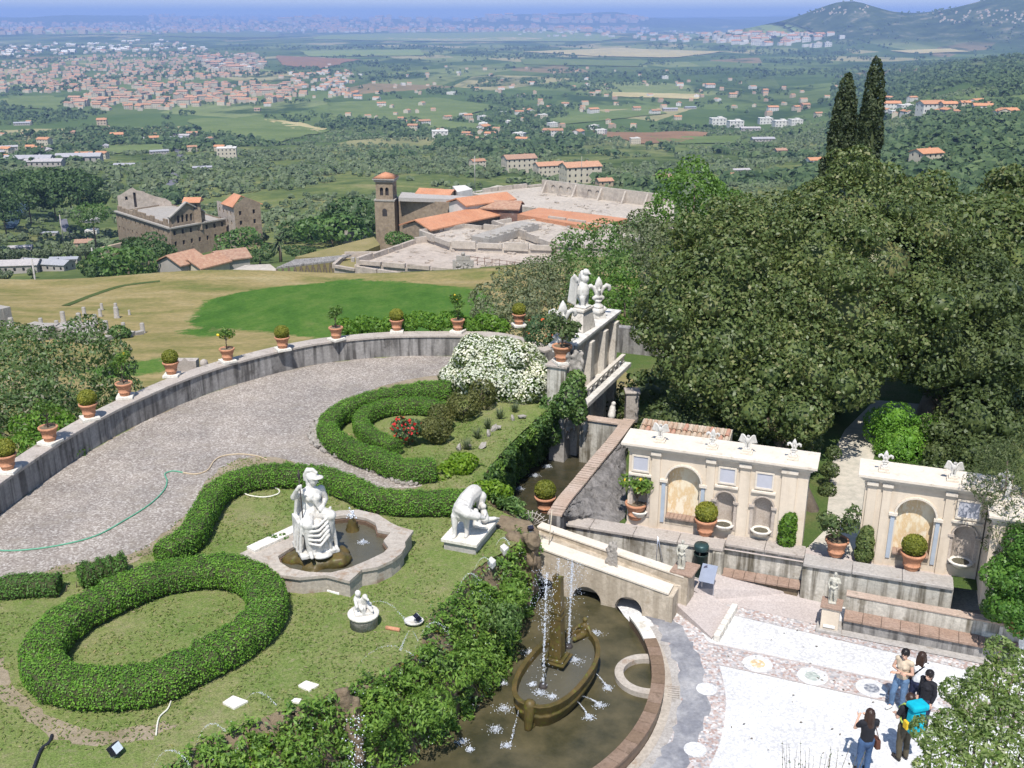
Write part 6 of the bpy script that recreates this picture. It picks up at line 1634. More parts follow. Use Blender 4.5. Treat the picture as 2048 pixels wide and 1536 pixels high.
# ================================================================== hedges
leafy('hedge_leaf', [(0, (.075, .18, .018)), (.4, (.112, .25, .026)), (.8, (.155, .32, .038)), (1, (.205, .37, .055))], .35, .5, 0)
leafy('hedge_leaf_b', [(0, (.055, .13, .022)), (.5, (.085, .19, .032)), (1, (.13, .25, .05))], .3, .5, 0)
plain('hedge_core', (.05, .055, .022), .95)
def hedge(name, pts, w, h, label, closed=False, mat='hedge_leaf', seed=1, leaf=.048, dens=1250, wob=.05):
    e = empty(name, (pts[0].x, pts[0].y, LAWN), label, 'hedge')
    g = np.random.default_rng(seed)
    P = smooth_path([(p.x - pts[0].x, p.y - pts[0].y, 0) for p in pts], 10, closed); n = len(P)
    sec = [(-.42, .10), (-.5, .28), (-.5, .72), (-.44, .93), (-.25, 1.0), (.25, 1.0), (.44, .93), (.5, .72), (.5, .28), (.42, .10)]
    k = len(sec)
    vv = []
    for i in range(n):
        a = P[i - 1] if (i or closed) else P[0]; b = P[(i + 1) % n] if (closed or i < n - 1) else P[-1]
        d = (b - a).normalized(); nn = Vector((d.y, -d.x, 0))
        wob1, wob2 = 1 + g.normal(0, wob), 1 + g.normal(0, wob)
        for su, sv in sec:
            q = P[i] + nn * (su * w * wob1); vv.append((q.x + g.normal(0, .012), q.y + g.normal(0, .012), sv * h * wob2))
    fs = []
    m = n if closed else n - 1
    for i in range(m):
        j = (i + 1) % n
        for s in range(k): fs.append((i * k + s, j * k + s, j * k + (s + 1) % k, i * k + (s + 1) % k))
    if not closed: fs += [tuple(range(k)), tuple((n - 1) * k + s for s in range(k))[::-1]]
    mb = MB(); mb._add(vv, fs); me = mb.mesh('branches', 'hedge_core')
    bm = bmesh.new(); bm.from_mesh(me); bmesh.ops.recalc_face_normals(bm, faces=bm.faces); bm.to_mesh(me)
    area = sum(f.calc_area() for f in bm.faces); bm.free()
    Pn, Nn = surf_points(me, int(area * dens), g)
    Pn = Pn + Nn * g.uniform(-.02, .05, (len(Pn), 1))
    thin = (Pn[:, 2] > .2 * h) | (g.random(len(Pn)) < .35); Pn, Nn = Pn[thin], Nn[thin]
    Nn = Nn * .8; Nn[:, 2] += .35
    V, Fq = leaf_quads(Pn, Nn, leaf, g, .36, .62)
    link('foliage', fast_mesh('foliage', V, Fq, [mat]), e)
    link('branches', me, e).scale = (1, 1, .985)
    st = MB()
    for i in range(0, n, 4):
        q = P[i]; 
        for s in (-.3, .3): st.tube([(q.x + s * w * .6, q.y + s * w * .5, -.03), (q.x + s * w * .8 + g.normal(0, .03), q.y + s * w * .6, h * .35)], [.016, .01], 5)
    st.build('stem', 'bark', e)
    return e
HZ_ = LAWN + .62
hedge('round_hedge', px([(80, 1290), (125, 1228), (225, 1172), (340, 1132), (455, 1124), (522, 1155), (528, 1212), (470, 1262), (385, 1308), (290, 1348), (185, 1352), (105, 1338)], HZ_), .86, .66, 'big oval ring of clipped bright green hedge on the lawn', True, seed=2)
hedge('wavy_hedge', px([(325, 1092), (378, 1058), (405, 1012), (435, 968), (488, 943), (560, 934), (640, 940), (690, 956), (740, 978), (800, 988), (880, 988), (968, 990)], HZ_), .62, .66, 'long wavy clipped hedge running behind the seated warrior statue', seed=3)
hedge('outer_hedge', px([(900, 766), (840, 770), (760, 784), (700, 803), (660, 830), (658, 858), (700, 885), (760, 906), (815, 925), (868, 922)], HZ_), .62, .66, 'outer horseshoe of clipped hedge around the rose bed', seed=4)
hedge('inner_hedge', px([(890, 802), (835, 795), (775, 798), (732, 814), (722, 836), (748, 860), (792, 878)], HZ_), .52, .55, 'inner horseshoe of clipped hedge beside the red rose', seed=5)
hedge('low_hedge', px([(-30, 1160), (40, 1153), (115, 1150)], HZ_ - .1), .5, .5, 'short low hedge piece at the left edge beside the gravel', mat='hedge_leaf_b', seed=6)
hedge('low_hedge', px([(158, 1135), (205, 1122), (250, 1114)], HZ_ - .1), .55, .5, 'short untidy hedge piece above the round hedge', mat='hedge_leaf_b', seed=7, wob=.12)

# ================================================================== banks
leafy('fern_leaf', [(0, (.085, .165, .026)), (.35, (.135, .245, .04)), (.75, (.19, .32, .055)), (1, (.26, .38, .085))], .4, .5, 0)
leafy('ivy_leaf', [(0, (.065, .13, .032)), (.5, (.11, .195, .05)), (1, (.18, .265, .09))], .35, .5, 0)
leafy('lime_leaf', [(0, (.11, .21, .012)), (.5, (.17, .29, .02)), (1, (.24, .36, .04))], .4, .5, 0)
leafy('moss_leaf', [(0, (.10, .14, .01)), (.5, (.17, .19, .015)), (1, (.22, .17, .03))], .2, .7, 0)
def clad(me, n, leaf, mat, name, label, seed, lift=.18, droop=.5, clump=.55, aspect=.4, vmin=.0):
    """leaves growing over a bank in uneven clumps"""
    g = np.random.default_rng(seed); P, N = surf_points(me, n, g)
    c = vn(P[:, 0] * 10, P[:, 1] * 10 + P[:, 2] * 7, clump * 10, seed)
    keep = c + g.normal(0, .08, n) > .30 + vmin; P, N, c = P[keep], N[keep], c[keep]
    P = P + N * (g.random((len(P), 1)) ** .7 * lift * (.4 + 1.3 * c[:, None])) ; P[:, 2] += lift * .5 * c
    N2 = N * .6; N2[:, 2] += .55
    V, Fq = leaf_quads(P, N2, leaf, g, .5, aspect, droop)
    return tag(link(name, fast_mesh(name, V, Fq, [mat])), label, 'plants', kind='stuff')
clad(bank, 26000, .12, 'fern_leaf', 'bank_ferns', 'bright green ferns and creepers covering the bank above the pool', 1, .26)
clad(bank, 9000, .10, 'ivy_leaf', 'bank_ivy', 'darker ivy between the ferns on the pool bank', 2, .2, vmin=.1)
clad(bank, 2600, .09, 'moss_leaf', 'bank_moss', 'yellow green moss hanging at the foot of the pool bank', 4, .10, vmin=.24, clump=.8)
clad(cbank, 17000, .14, 'ivy_leaf', 'canal_ivy', 'ivy and shrubs hanging down the canal bank', 3, .3, vmin=-.25)
clad(cbank, 9000, .13, 'fern_leaf', 'canal_ferns', 'light green leaves over the canal bank', 5, .26, vmin=.12)
# clumps that break the bank's top edge
FERNS = []
g = np.random.default_rng(12)
for i, (x, y, r_, mt) in enumerate(((985, 1140, .35, 'fern_leaf'), (940, 1190, .45, 'fern_leaf'), (890, 1260, .5, 'fern_leaf'), (860, 1320, .45, 'ivy_leaf'), (800, 1370, .55, 'fern_leaf'), (735, 1400, .5, 'fern_leaf'), (770, 1430, .6, 'fern_leaf'), (560, 1455, .55, 'lime_leaf'), (610, 1480, .6, 'fern_leaf'), (500, 1500, .55, 'lime_leaf'), (420, 1530, .5, 'fern_leaf'), (850, 1410, .6, 'fern_leaf'), (920, 1330, .6, 'fern_leaf'), (990, 1240, .5, 'ivy_leaf'), (1020, 1180, .4, 'fern_leaf'))):
    k = min(range(len(bt)), key=lambda j: (at(x, y, 1.6) - Vector((bt[j].x, bt[j].y, 1.6))).length)
    q = at(x, y, 1.7); zz = 1.55
    lob = [[g.uniform(-.3, .3), g.uniform(-.3, .3), g.uniform(0, .25), r_ * g.uniform(.5, .9), r_ * g.uniform(.5, .9), r_ * .55] for _ in range(4)]
    me = crown_mesh('fern_clump', lob, 900, .12, mt, i + 40, .6, .6, .38, droop=.6)
    o = link('fern_clump', me); o.location = (q.x, q.y, zz); FERNS.append(((x - 1064) ** 2 + (y - 1100) ** 2, o))
ORD = ('first', 'second', 'third', 'fourth', 'fifth', 'sixth', 'seventh', 'eighth', 'ninth', 'tenth', 'eleventh', 'twelfth', 'thirteenth', 'fourteenth', 'fifteenth')
FERNS.sort(key=lambda q: q[0])
for k, (_, o) in enumerate(FERNS): tag(o, 'leafy fern clump on the pool bank, %s in the row down from the bridge' % ORD[k], 'fern', 'fern clumps on the bank')
# wet rock with falling water
wr = MB(); g = np.random.default_rng(9)
for k in range(26): wr.ball((g.uniform(-.22, .22), g.uniform(-.2, .2), g.uniform(-2.0, .05)), g.uniform(.10, .17), 7, (1, 1, 1.8))
o = tag(link('waterfall_rock', blob_mesh('waterfall_rock', wr, 'rock_brown', .05, 1, .4, (.15, .1))), 'dark wet rock spout with water running down the fern bank', 'rock'); o.location = at(690, 1405, LAWN + .05) + Vector((.05, .12, -.1))

# ================================================================== shrubs of the rose bed
leafy('jasmine_leaf', [(0, (.08, .13, .03)), (.5, (.13, .185, .05)), (1, (.2, .25, .09))], .3, .5, 0)
leafy('jasmine_flower', [(0, (.52, .52, .40)), (.5, (.72, .72, .60)), (1, (.80, .80, .72))], .3, .7, 0)
jc = atY(1008, 745, 37.2)
big = [[0, 0, 0, 1.75, 1.5, 1.15], [-.9, -.3, -.35, 1.1, 1.0, .95], [.95, -.3, -.3, 1.0, 1.0, 1.0], [.2, -.7, -.3, 1.3, .9, 1.0], [-.2, .3, .5, 1.3, 1.1, .8]]
lob = big + sub_lobes(big, 40, .35, .6, 3, -.3)
e = empty('jasmine_shrub', (jc.x, jc.y, LAWN), 'big mounded shrub covered in white blossom at the end of the terrace', 'flowering shrub')
def shift(L, z): return [[l[0], l[1], l[2] + z] + list(l[3:]) for l in L]
LZ = jc.z - LAWN; L2 = shift(lob, LZ)
link('foliage', crown_mesh('foliage', L2, 17000, .14, 'jasmine_leaf', 3, .35, .6), e)
g = np.random.default_rng(8); P, N = lobes_points(L2, 12500, g, .10, True, .4); V, Fq = leaf_quads(P + N * .03, N, .085, g, .35, .9); link('blossom', fast_mesh('blossom', V, Fq, ['jasmine_flower']), e)
mb = MB()
for a in range(7): mb.tube([(.3 * math.cos(a), .3 * math.sin(a), -.1), (.7 * math.cos(a * 1.1), .5 * math.sin(a), LZ * .5), (1.0 * math.cos(a), .7 * math.sin(a), LZ)], [.09, .06, .03], 6)
mb.build('stem', 'bark', e)
leafy('dull_leaf', [(0, (.075, .085, .02)), (.5, (.12, .13, .035)), (1, (.17, .17, .06))], .3, .55, 0)
leafy('rose_leaf', [(0, (.045, .09, .035)), (.5, (.075, .135, .055)), (1, (.13, .19, .09))], .3, .45, 0)
for k, (x, y, r_) in enumerate(((960, 790, .62), (925, 815, .6), (890, 838, .55), (868, 862, .5))):
    q = at(x, y + 22, LAWN); g = np.random.default_rng(k)
    lb = [[g.uniform(-.35, .35), g.uniform(-.3, .3), g.uniform(.3, .65), r_ * g.uniform(.5, .8), r_ * g.uniform(.5, .8), r_ * g.uniform(.5, .75)] for _ in range(6)]
    bush('brown_shrub', q, lb, 1900, .085, 'dull_leaf', ('olive brown shrub touching the white blossom', 'olive brown shrub, second in the row towards the rose', 'olive brown shrub next to the red rose', 'low olive brown shrub just right of the red rose')[k], k + 3)
q = at(818, 890, LAWN); lb = [[random.uniform(-.3, .3), random.uniform(-.25, .25), random.uniform(.35, .8), .32, .3, .32] for _ in range(7)]
bush('rose_bush', q, lb, 1500, .085, 'rose_leaf', 'dark green rose bush dotted with red flowers inside the hedge horseshoe', 6, 'rose bush', extra=('blossom', 'petal_red', 110, .11))
for k, (x, y, n_) in enumerate(((895, 955, 5), (972, 1000, 4), (930, 945, 5))):
    q = at(x, y, LAWN - .1); g = np.random.default_rng(k + 60); lb = [[g.uniform(-.5, .5), g.uniform(-.2, .2), g.uniform(.1, .4), .32, .3, .26] for _ in range(n_)]
    bush('lime_shrub', q, lb, 1000, .11, 'lime_leaf', ('bright lime green creeper at the end of the outer hedge', 'bright lime green creeper hanging beside the wolf plinth', 'bright lime green creeper between hedge and canal bank')[k], k + 9, stem=False)
lb = [[random.uniform(-.6, .6), random.uniform(-.4, .4), random.uniform(-.8, .9), .6, .55, .55] for _ in range(11)]
bush('quince_shrub', atY(1092, 690, 40.5), lb, 3200, .12, 'rose_leaf', 'dark shrub with orange flowers between blossom and monument', 11, stem=False, extra=('blossom', 'petal_orange', 60, .12))
q = at(1038, 652, LAWN + .92); potted(q, 'b1', 'clipped round bush in a pot mostly hidden behind the white blossom', 1.0, True, .3)
# white stones and low plants on the strip above the canal
for i in range(16):
    f = i / 15; x = 1035 - 125 * f + random.gauss(0, 10); y = 832 + 80 * f + random.gauss(0, 6)
    if i % 2 == 0:
        o = link('rock', SM[i % 5]); o.location = at(x, y, LAWN + .08); o.scale = (1.6, 1.2, 1.0); o.rotation_euler = (i, i, i); tag(o, 'grey rock on the strip above the canal', 'rock', 'rocks above the canal')
leafy('sword_leaf', [(0, (.08, .11, .05)), (1, (.16, .19, .11))], .25, .5, 0)
for k, (x, y) in enumerate(((1000, 838), (975, 858), (955, 878), (1030, 825), (935, 900))):
    g = np.random.default_rng(k); n = 60; A_ = g.uniform(0, 6.28, n); T_ = g.uniform(.2, .9, n); Lh = g.uniform(.25, .5, n)
    Vv = []; 
    for a, t_, l in zip(A_, T_, Lh):
        d = Vector((math.cos(a) * t_, math.sin(a) * t_, 1)).normalized(); s = Vector((-math.sin(a), math.cos(a), 0)) * .018; Vv += [-s, s, d * l + s * .2, d * l - s * .2]
    me = fast_mesh('tuft', np.array([tuple(v) for v in Vv]), np.arange(4 * n).reshape(n, 4), ['sword_leaf']); o = link('leaf_tuft', me); o.location = at(x, y, LAWN); tag(o, 'tuft of grey green sword leaves on the strip above the canal', 'plant', 'tufts above the canal')

# ================================================================== behind the parapet
leafy('elder_leaf', [(0, (.07, .125, .04)), (.5, (.115, .185, .06)), (.85, (.17, .22, .10)), (1, (.32, .29, .22))], .35, .5, 0)
leafy('vine_leaf', [(0, (.08, .18, .02)), (.5, (.13, .25, .03)), (1, (.19, .32, .05))], .4, .5, 0)
def tree_px(name, lobes_px, n, leaf, mat, label, base=None, seed=1, subs=(30, .5, .9), cat='tree', shell=.35, flat=.55, trunk_r=.2, aspect=.6, group=None, squash=.85, zmin=-.6):
    """tree whose crown lobes are given as (x, y, distance, radius) where they are seen; trunk down to base"""
    C = [(*atY(x, y, Y), r_, r_, r_ * squash) for x, y, Y, r_ in lobes_px]
    cx, cy = sum(c[0] for c in C) / len(C), sum(c[1] for c in C) / len(C)
    b = Vector(base) if base is not None else Vector((cx, cy, min(c[2] - c[5] for c in C) - 2))
    e = empty(name, b, label, cat, group)
    L = [[c[0] - b.x, c[1] - b.y, c[2] - b.z, c[3], c[4], c[5]] for c in C]
    nb = len(L); L = L + (sub_lobes(L, subs[0], subs[1], subs[2], seed, zmin) if subs else [])
    Lc = list(L)
    if len(subs or ()) > 3: L = L + sub_lobes(L, subs[3], subs[4], subs[5], seed + 7, zmin)
    link('crown', crown_mesh('crown', L, n, leaf, mat, seed, shell, flat, aspect), e)
    if shell <= .4:                                                 # dense inner leafage
        cv, cf = I1; gq = np.random.default_rng(seed); Vv = np.vstack([cv * (1 + gq.normal(0, .07, (len(cv), 1))) * np.array(l[3:]) * .6 + np.array(l[:3]) for l in Lc]); Ff = np.vstack([cf + i * len(cv) for i in range(len(Lc))]); link('inner_leafage', fast_mesh('inner_leafage', Vv, Ff, [mat]), e)['kind'] = 'stuff'
    if trunk_r:
        mb = MB(); m = Vector((cx - b.x, cy - b.y, sum(c[2] for c in C) / len(C) - b.z))
        mb.tube([(0, 0, -.3), m * .2, m * .5 + Vector((.1, .1, 0)), m * .9], [trunk_r * 1.3, trunk_r, trunk_r * .8, trunk_r * .4], 9)
        for l in L[:len(C)]:
            mb.tube([m * .4, (m * .4).lerp(Vector(l[:3]), .5) + Vector((0, 0, -.2)), Vector(l[:3])], [trunk_r * .6, trunk_r * .4, trunk_r * .15], 6)
        mb.build('trunk', 'bark', e)
    return e
tree_px('elder_bush', [(60, 730, 38, 1.9), (150, 740, 39, 1.7), (30, 790, 36, 1.7), (120, 800, 37, 1.6), (60, 850, 34, 1.5), (-10, 860, 33, 1.5), (0, 720, 40, 1.9), (200, 770, 39, 1.1)], 26000, .17, 'elder_leaf', 'large loose leafy bush behind the left end of the parapet', None, 31, (40, .5, .9), 'bush', .6, .7, .12, .45)
tree_px('elder_bush', [(30, 920, 30, .9), (100, 850, 32, .8), (140, 905, 31, .6), (-20, 960, 29, .9)], 4200, .14, 'vine_leaf', 'bright leafy bush pressed against the parapet pots at the left edge', None, 32, (14, .3, .5), 'bush', .6, .7, .06, .5)
for k, (x0, x1, y, n_) in enumerate(((690, 780, 652, 6), (800, 910, 642, 7), (930, 1000, 648, 5))):
    tree_px('vine', [(x0 + (x1 - x0) * i / (n_ - 1), y + 6 * math.sin(i * 2), 42.3, .42) for i in range(n_)], 1700, .14, 'vine_leaf', ('green vine hanging over the parapet left of the middle pot', 'green vine hanging over the parapet right of the middle pot', 'green vine on the parapet end near the blossom')[k], None, 50 + k, None, 'vine', .6, .6, 0)

# ================================================================== trees of the park
leafy('oak_leaf', [(0, (.056, .084, .022)), (.4, (.09, .127, .037)), (.8, (.13, .165, .052)), (1, (.20, .20, .085))], .25, .45, 0)
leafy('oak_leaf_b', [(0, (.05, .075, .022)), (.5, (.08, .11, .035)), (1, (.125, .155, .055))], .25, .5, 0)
OB = at(1628, 1022, GZ1)
tree_px('holm_oak', [(1440, 600, 36, 2.4), (1385, 660, 35, 1.5), (1365, 720, 33.5, .9), (1460, 690, 34, 2.2), (1420, 545, 37.5, 1.5), (1490, 510, 38, 2.2), (1520, 790, 32.5, 1.5), (1430, 770, 33, 1.3), (1398, 600, 36, 1.4), (1560, 825, 32, 1.0)], 74000, .15, 'oak_leaf', 'huge dark holm oak spreading behind the longer pavilion', OB, 61, (60, .6, 1.15, 300, .28, .5), trunk_r=.24, shell=.4)
tree_px('holm_oak', [(1620, 520, 38, 2.7), (1560, 620, 36, 2.3), (1680, 630, 35.5, 2.3), (1590, 720, 34, 1.7), (1740, 540, 38, 2.6), (1700, 440, 40, 2.2), (1560, 460, 40, 1.8), (1780, 660, 36, 2.2), (1640, 420, 41, 1.4)], 78000, .15, 'oak_leaf', 'tallest holm oak in the middle of the tree group below the cypresses', (8.6, 35.5, GZ1), 62, (66, .6, 1.15, 320, .28, .5), trunk_r=.4, shell=.4)
tree_px('holm_oak', [(1870, 620, 38, 2.4), (1905, 740, 36, 1.5), (1930, 720, 36, 1.9), (1945, 840, 34, 1.3), (1940, 620, 39, 2.3), (1820, 520, 41, 2.2)], 46000, .16, 'oak_leaf_b', 'dark holm oak right of the gravel walk', (15.2, 35.5, GZ1), 63, (50, .6, 1.1, 200, .28, .5), trunk_r=.35, shell=.4)
tree_px('holm_oak', [(1960, 500, 50, 3.2), (2040, 560, 48, 3.4), (1880, 470, 55, 2.8), (2050, 450, 58, 3.6), (1800, 430, 56, 2.4)], 30000, .27, 'oak_leaf', 'rusty green oak at the right edge behind the other oaks', None, 64, (70, .8, 1.4), trunk_r=.4)
tree_px('holm_oak', [(2010, 760, 39, 2.4), (2060, 680, 41, 3.0), (1960, 860, 36, 1.6), (2040, 880, 36, 2.2), (1990, 660, 41, 2.0)], 30000, .2, 'oak_leaf_b', 'deep green tree filling the right edge beside the shorter pavilion', None, 65, (70, .6, 1.1), trunk_r=.35)
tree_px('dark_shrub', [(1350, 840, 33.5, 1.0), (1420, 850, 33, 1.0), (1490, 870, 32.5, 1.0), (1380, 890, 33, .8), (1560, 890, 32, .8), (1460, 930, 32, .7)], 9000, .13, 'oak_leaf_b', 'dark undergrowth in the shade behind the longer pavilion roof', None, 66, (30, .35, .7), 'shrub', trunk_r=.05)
tree_px('yew_hedge', [(1790, 860, 34.5, .62), (1825, 868, 34.3, .62), (1785, 900, 33.5, .55), (1815, 908, 33.3, .55), (1800, 880, 33.8, .6)], 7000, .08, 'hedge_leaf', 'clipped green hedge block beside the gravel walk', None, 67, (16, .5, .7), 'hedge', trunk_r=0, shell=.2)
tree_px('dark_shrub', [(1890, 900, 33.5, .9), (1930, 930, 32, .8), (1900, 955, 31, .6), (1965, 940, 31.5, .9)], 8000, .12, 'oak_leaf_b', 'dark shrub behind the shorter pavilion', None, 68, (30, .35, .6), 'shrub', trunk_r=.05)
tree_px('cypress_shrub', [(1667, 905, 31.5, .28), (1660, 940, 31, .32), (1655, 980, 30.5, .3)], 1500, .08, 'oak_leaf_b', 'small dark cypress shrub beside the oak trunk and walk', None, 69, None, 'shrub', trunk_r=.03)
leafy('cypress_leaf', [(0, (.024, .038, .014)), (.5, (.04, .058, .021)), (1, (.068, .086, .033))], .12, .6, 0)
def cypress(x, ytop, ybase, Y, w, label, seed, lean=0.0):
    top = atY(x, ytop, Y); g = np.random.default_rng(seed); zb = -1.0; Hh = top.z - zb
    e = empty('cypress_tree', (top.x - lean * Hh, Y, zb), label, 'cypress'); L = []
    for i in range(300):
        f = g.random() ** .8; r_ = w * (1 - f) ** .6 * (1.0 if f > .1 else .8) ; a = g.uniform(0, 6.28); q = r_ * g.uniform(.55, 1.0)
        s = g.uniform(.26, .46) * (1 - .45 * f)
        L.append([q * math.cos(a) + lean * Hh * f, q * math.sin(a), 1 + f * (Hh - 1.5), s, s, s * 2.1])
    link('crown', crown_mesh('crown', L, 30000, .2, 'cypress_leaf', seed, .35, .5, .5), e)
    mb = MB(); mb.tube([(0, 0, -1), (lean * Hh * .5, 0, Hh * .5), (lean * Hh * .9, 0, Hh * .9)], [.25, .16, .04], 8); mb.lathe([(w * .62, 1.0), (w * .6, Hh * .3), (w * .4, Hh * .65), (.05, Hh * .95)], n=10); mb.build('trunk', 'cypress_leaf', e)
cypress(1757, 104, 380, 60, 1.35, 'taller dark cypress of the pair rising above the oaks', 71, .006)
cypress(1698, 138, 380, 61, 1.65, 'shorter broader dark cypress of the pair above the oaks', 72, -.004)
leafy('poplar_leaf', [(0, (.06, .125, .018)), (.5, (.095, .19, .028)), (1, (.15, .26, .05))], .35, .5, 0)
leafy('mul_leaf', [(0, (.06, .12, .028)), (.5, (.095, .175, .04)), (1, (.145, .225, .065))], .3, .5, 0)
leafy('dry_leaf', [(0, (.09, .115, .05)), (.5, (.13, .155, .075)), (1, (.19, .205, .12))], .25, .6, 0)
tree_px('green_tree', [(1370, 400, 75, 2.4), (1330, 440, 74, 2.0), (1420, 430, 75, 2.6), (1390, 370, 76, 1.6), (1460, 450, 76, 2.0), (1350, 480, 74, 1.6)], 11000, .26, 'poplar_leaf', 'bright green airy tree rising left of the oaks', None, 81, (40, .7, 1.2), shell=.6, trunk_r=.25)
tree_px('green_tree', [(1200, 520, 85, 3.2), (1140, 560, 82, 2.8), (1260, 560, 80, 3.0), (1280, 490, 88, 3.0), (1180, 600, 76, 2.2), (1250, 620, 74, 1.8), (1310, 540, 80, 2.6)], 15000, .26, 'mul_leaf', 'broad green tree between the ruins and the stone monument', None, 82, (60, .8, 1.5), shell=.5, trunk_r=.3)
tree_px('dry_bush', [(1060, 570, 75, 2.2), (1010, 610, 70, 2.0), (1090, 610, 68, 2.0), (1040, 640, 64, 1.5), (980, 630, 68, 1.4), (1100, 545, 80, 1.8)], 10000, .22, 'dry_leaf', 'grey green half dry bush left of the stone monument', None, 83, (40, .6, 1.1), 'bush', .6, trunk_r=.15)
tree_px('dry_bush', [(1320, 500, 62, 1.5), (1330, 560, 58, 1.4), (1300, 470, 66, 1.3)], 4500, .2, 'dry_leaf', 'pale half dry tree at the left edge of the oaks', None, 84, (20, .5, .9), 'bush', .6, trunk_r=.15)
tree_px('green_bush', [(1250, 600, 60, 1.6), (1210, 590, 62, 1.4), (1290, 590, 60, 1.4)], 3800, .2, 'poplar_leaf', 'low bright green bush just behind the stone monument', None, 85, (20, .5, .8), 'bush', .5, trunk_r=.1)
tree_px('green_bush', [(1235, 692, 47, .5), (1222, 700, 47, .4)], 700, .12, 'mul_leaf', 'small bush at the foot of the grey wall behind the monument', None, 86, None, 'bush', .5, trunk_r=.04)
# right edge and foreground
leafy('pine_leaf', [(0, (.05, .075, .025)), (.5, (.085, .115, .04)), (1, (.14, .165, .07))], .25, .6, 0)
tree_px('conifer', [(2025, 960, 24.6, .8), (2050, 1010, 24.2, .9), (2012, 1010, 24.0, .45), (2025, 1060, 23.8, .6), (2060, 930, 25, 1.0), (2015, 920, 25, .5), (2040, 1100, 23.6, .6)], 12000, .11, 'pine_leaf', 'feathery olive conifer beside the projecting wing at the right edge', None, 91, (40, .25, .45), trunk_r=.1, shell=.6, aspect=.25)
leafy('bright_leaf', [(0, (.05, .13, .02)), (.5, (.085, .19, .03)), (1, (.13, .25, .045))], .35, .45, 0)
tree_px('laurel_hedge', [(2035, 1140, 22.9, .6), (2060, 1170, 22.6, .7), (2035, 1190, 22.5, .5), (2012, 1150, 22.9, .42), (2000, 1190, 22.8, .35), (1990, 1225, 22.6, .28), (2050, 1090, 23.2, .55), (2030, 1225, 22.3, .4)], 10000, .09, 'bright_leaf', 'tall bright green laurel hedge at the right edge above the bench', None, 92, (26, .25, .45), 'hedge', trunk_r=0, shell=.3)
q = at(2040, 1262, .9); potted(q, 'l4', 'terracotta pot with trailing plant on a white pier at the right edge', 1.5, False)
pb = MB(); c = at(2032, 1300, 0); pb.box((c.x, c.y + .2, .42), (.5, .5, .84)); tag(bevel(pb.build('white_pier', 'white_plaster'), .01), 'white pier under the trailing pot at the right edge', 'pier')
leafy('near_leaf', [(0, (.11, .18, .04)), (.5, (.18, .25, .07)), (.9, (.26, .32, .13)), (1, (.36, .39, .24))], .4, .45, 0)
tree_px('foreground_tree', [(1980, 1420, 13.5, .55), (2040, 1380, 13.5, .55), (1930, 1470, 13.0, .4), (1990, 1510, 12.6, .55), (2050, 1480, 12.8, .6), (1905, 1530, 12.4, .4), (2030, 1330, 14, .3), (1970, 1560, 12.2, .5), (1940, 1410, 13.4, .25), (1960, 1360, 13.6, .25), (2000, 1300, 14, .25), (1880, 1490, 12.8, .3)], 21000, .082, 'near_leaf', 'pale green leafy treetop in the bottom right corner', (7.3, 12.6, 0), 93, (34, .16, .3), trunk_r=.07, shell=.7, aspect=.42)
tw = empty('budding_twigs', atY(1640, 1600, 12), 'thin budding twigs rising into view at the bottom of the picture', 'twigs'); mb = MB(); g = np.random.default_rng(2); P = []
for k in range(26):
    x = 1545 + 190 * g.random(); tip = atY(x, 1478 + 50 * g.random(), 12 + g.normal(0, .3)) - tw.location; bs_ = Vector((tip.x * .6, tip.y * .5, -.6)); mid = bs_.lerp(tip, .6) + Vector((g.normal(0, .03), 0, 0))
    mb.tube([bs_, mid, tip], [.008, .005, .002], 5)
    for j in range(5): P.append(mid.lerp(tip, j / 5 + .1))
mb.build('stem', 'bark', tw); P = np.array([tuple(v) for v in P]); V, Fq = leaf_quads(P, np.tile([0, 0, 1.], (len(P), 1)), .035, g, .8, .5); link('buds', fast_mesh('buds', V, Fq, ['rose_leaf']), tw)
# dark band of garden behind the oaks so no bare ground shows beneath them
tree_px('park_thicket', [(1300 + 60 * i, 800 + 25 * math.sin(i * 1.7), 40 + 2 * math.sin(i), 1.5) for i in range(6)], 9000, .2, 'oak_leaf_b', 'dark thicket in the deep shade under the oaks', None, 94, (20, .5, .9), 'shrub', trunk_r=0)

# tufts and clover standing in the lawn
g = np.random.default_rng(44); n = 26000
Pl = np.column_stack([g.uniform(-13, 1, n), g.uniform(16.5, 34, n)]); tp_ = [(v[0], v[1]) for v in terr]
gv = [(v[0], v[1]) for v in px(G2, LAWN)]
k = inside(Pl[:, 0], Pl[:, 1], tp_) & ~inside(Pl[:, 0], Pl[:, 1], gv) & ~inside(Pl[:, 0], Pl[:, 1], [(v.x, v.y) for v in bo]) & (vn(Pl[:, 0], Pl[:, 1], .7, 4) > .35)
Pl = Pl[k]; P = np.column_stack([Pl, np.full(len(Pl), LAWN + .025)])
leafy('grass_blade', [(0, (.12, .18, .04)), (.6, (.18, .23, .065)), (.9, (.27, .25, .11)), (1, (.35, .30, .18))], .35, .8, 0, .1)
V, Fq = leaf_quads(P, np.tile([0, -.3, 1.], (len(P), 1)), .085, g, .55, .35); tag(link('grass_tufts', fast_mesh('grass_tufts', V, Fq, ['grass_blade'])), 'uneven grass tufts across the terrace lawn', 'grass', kind='stuff')
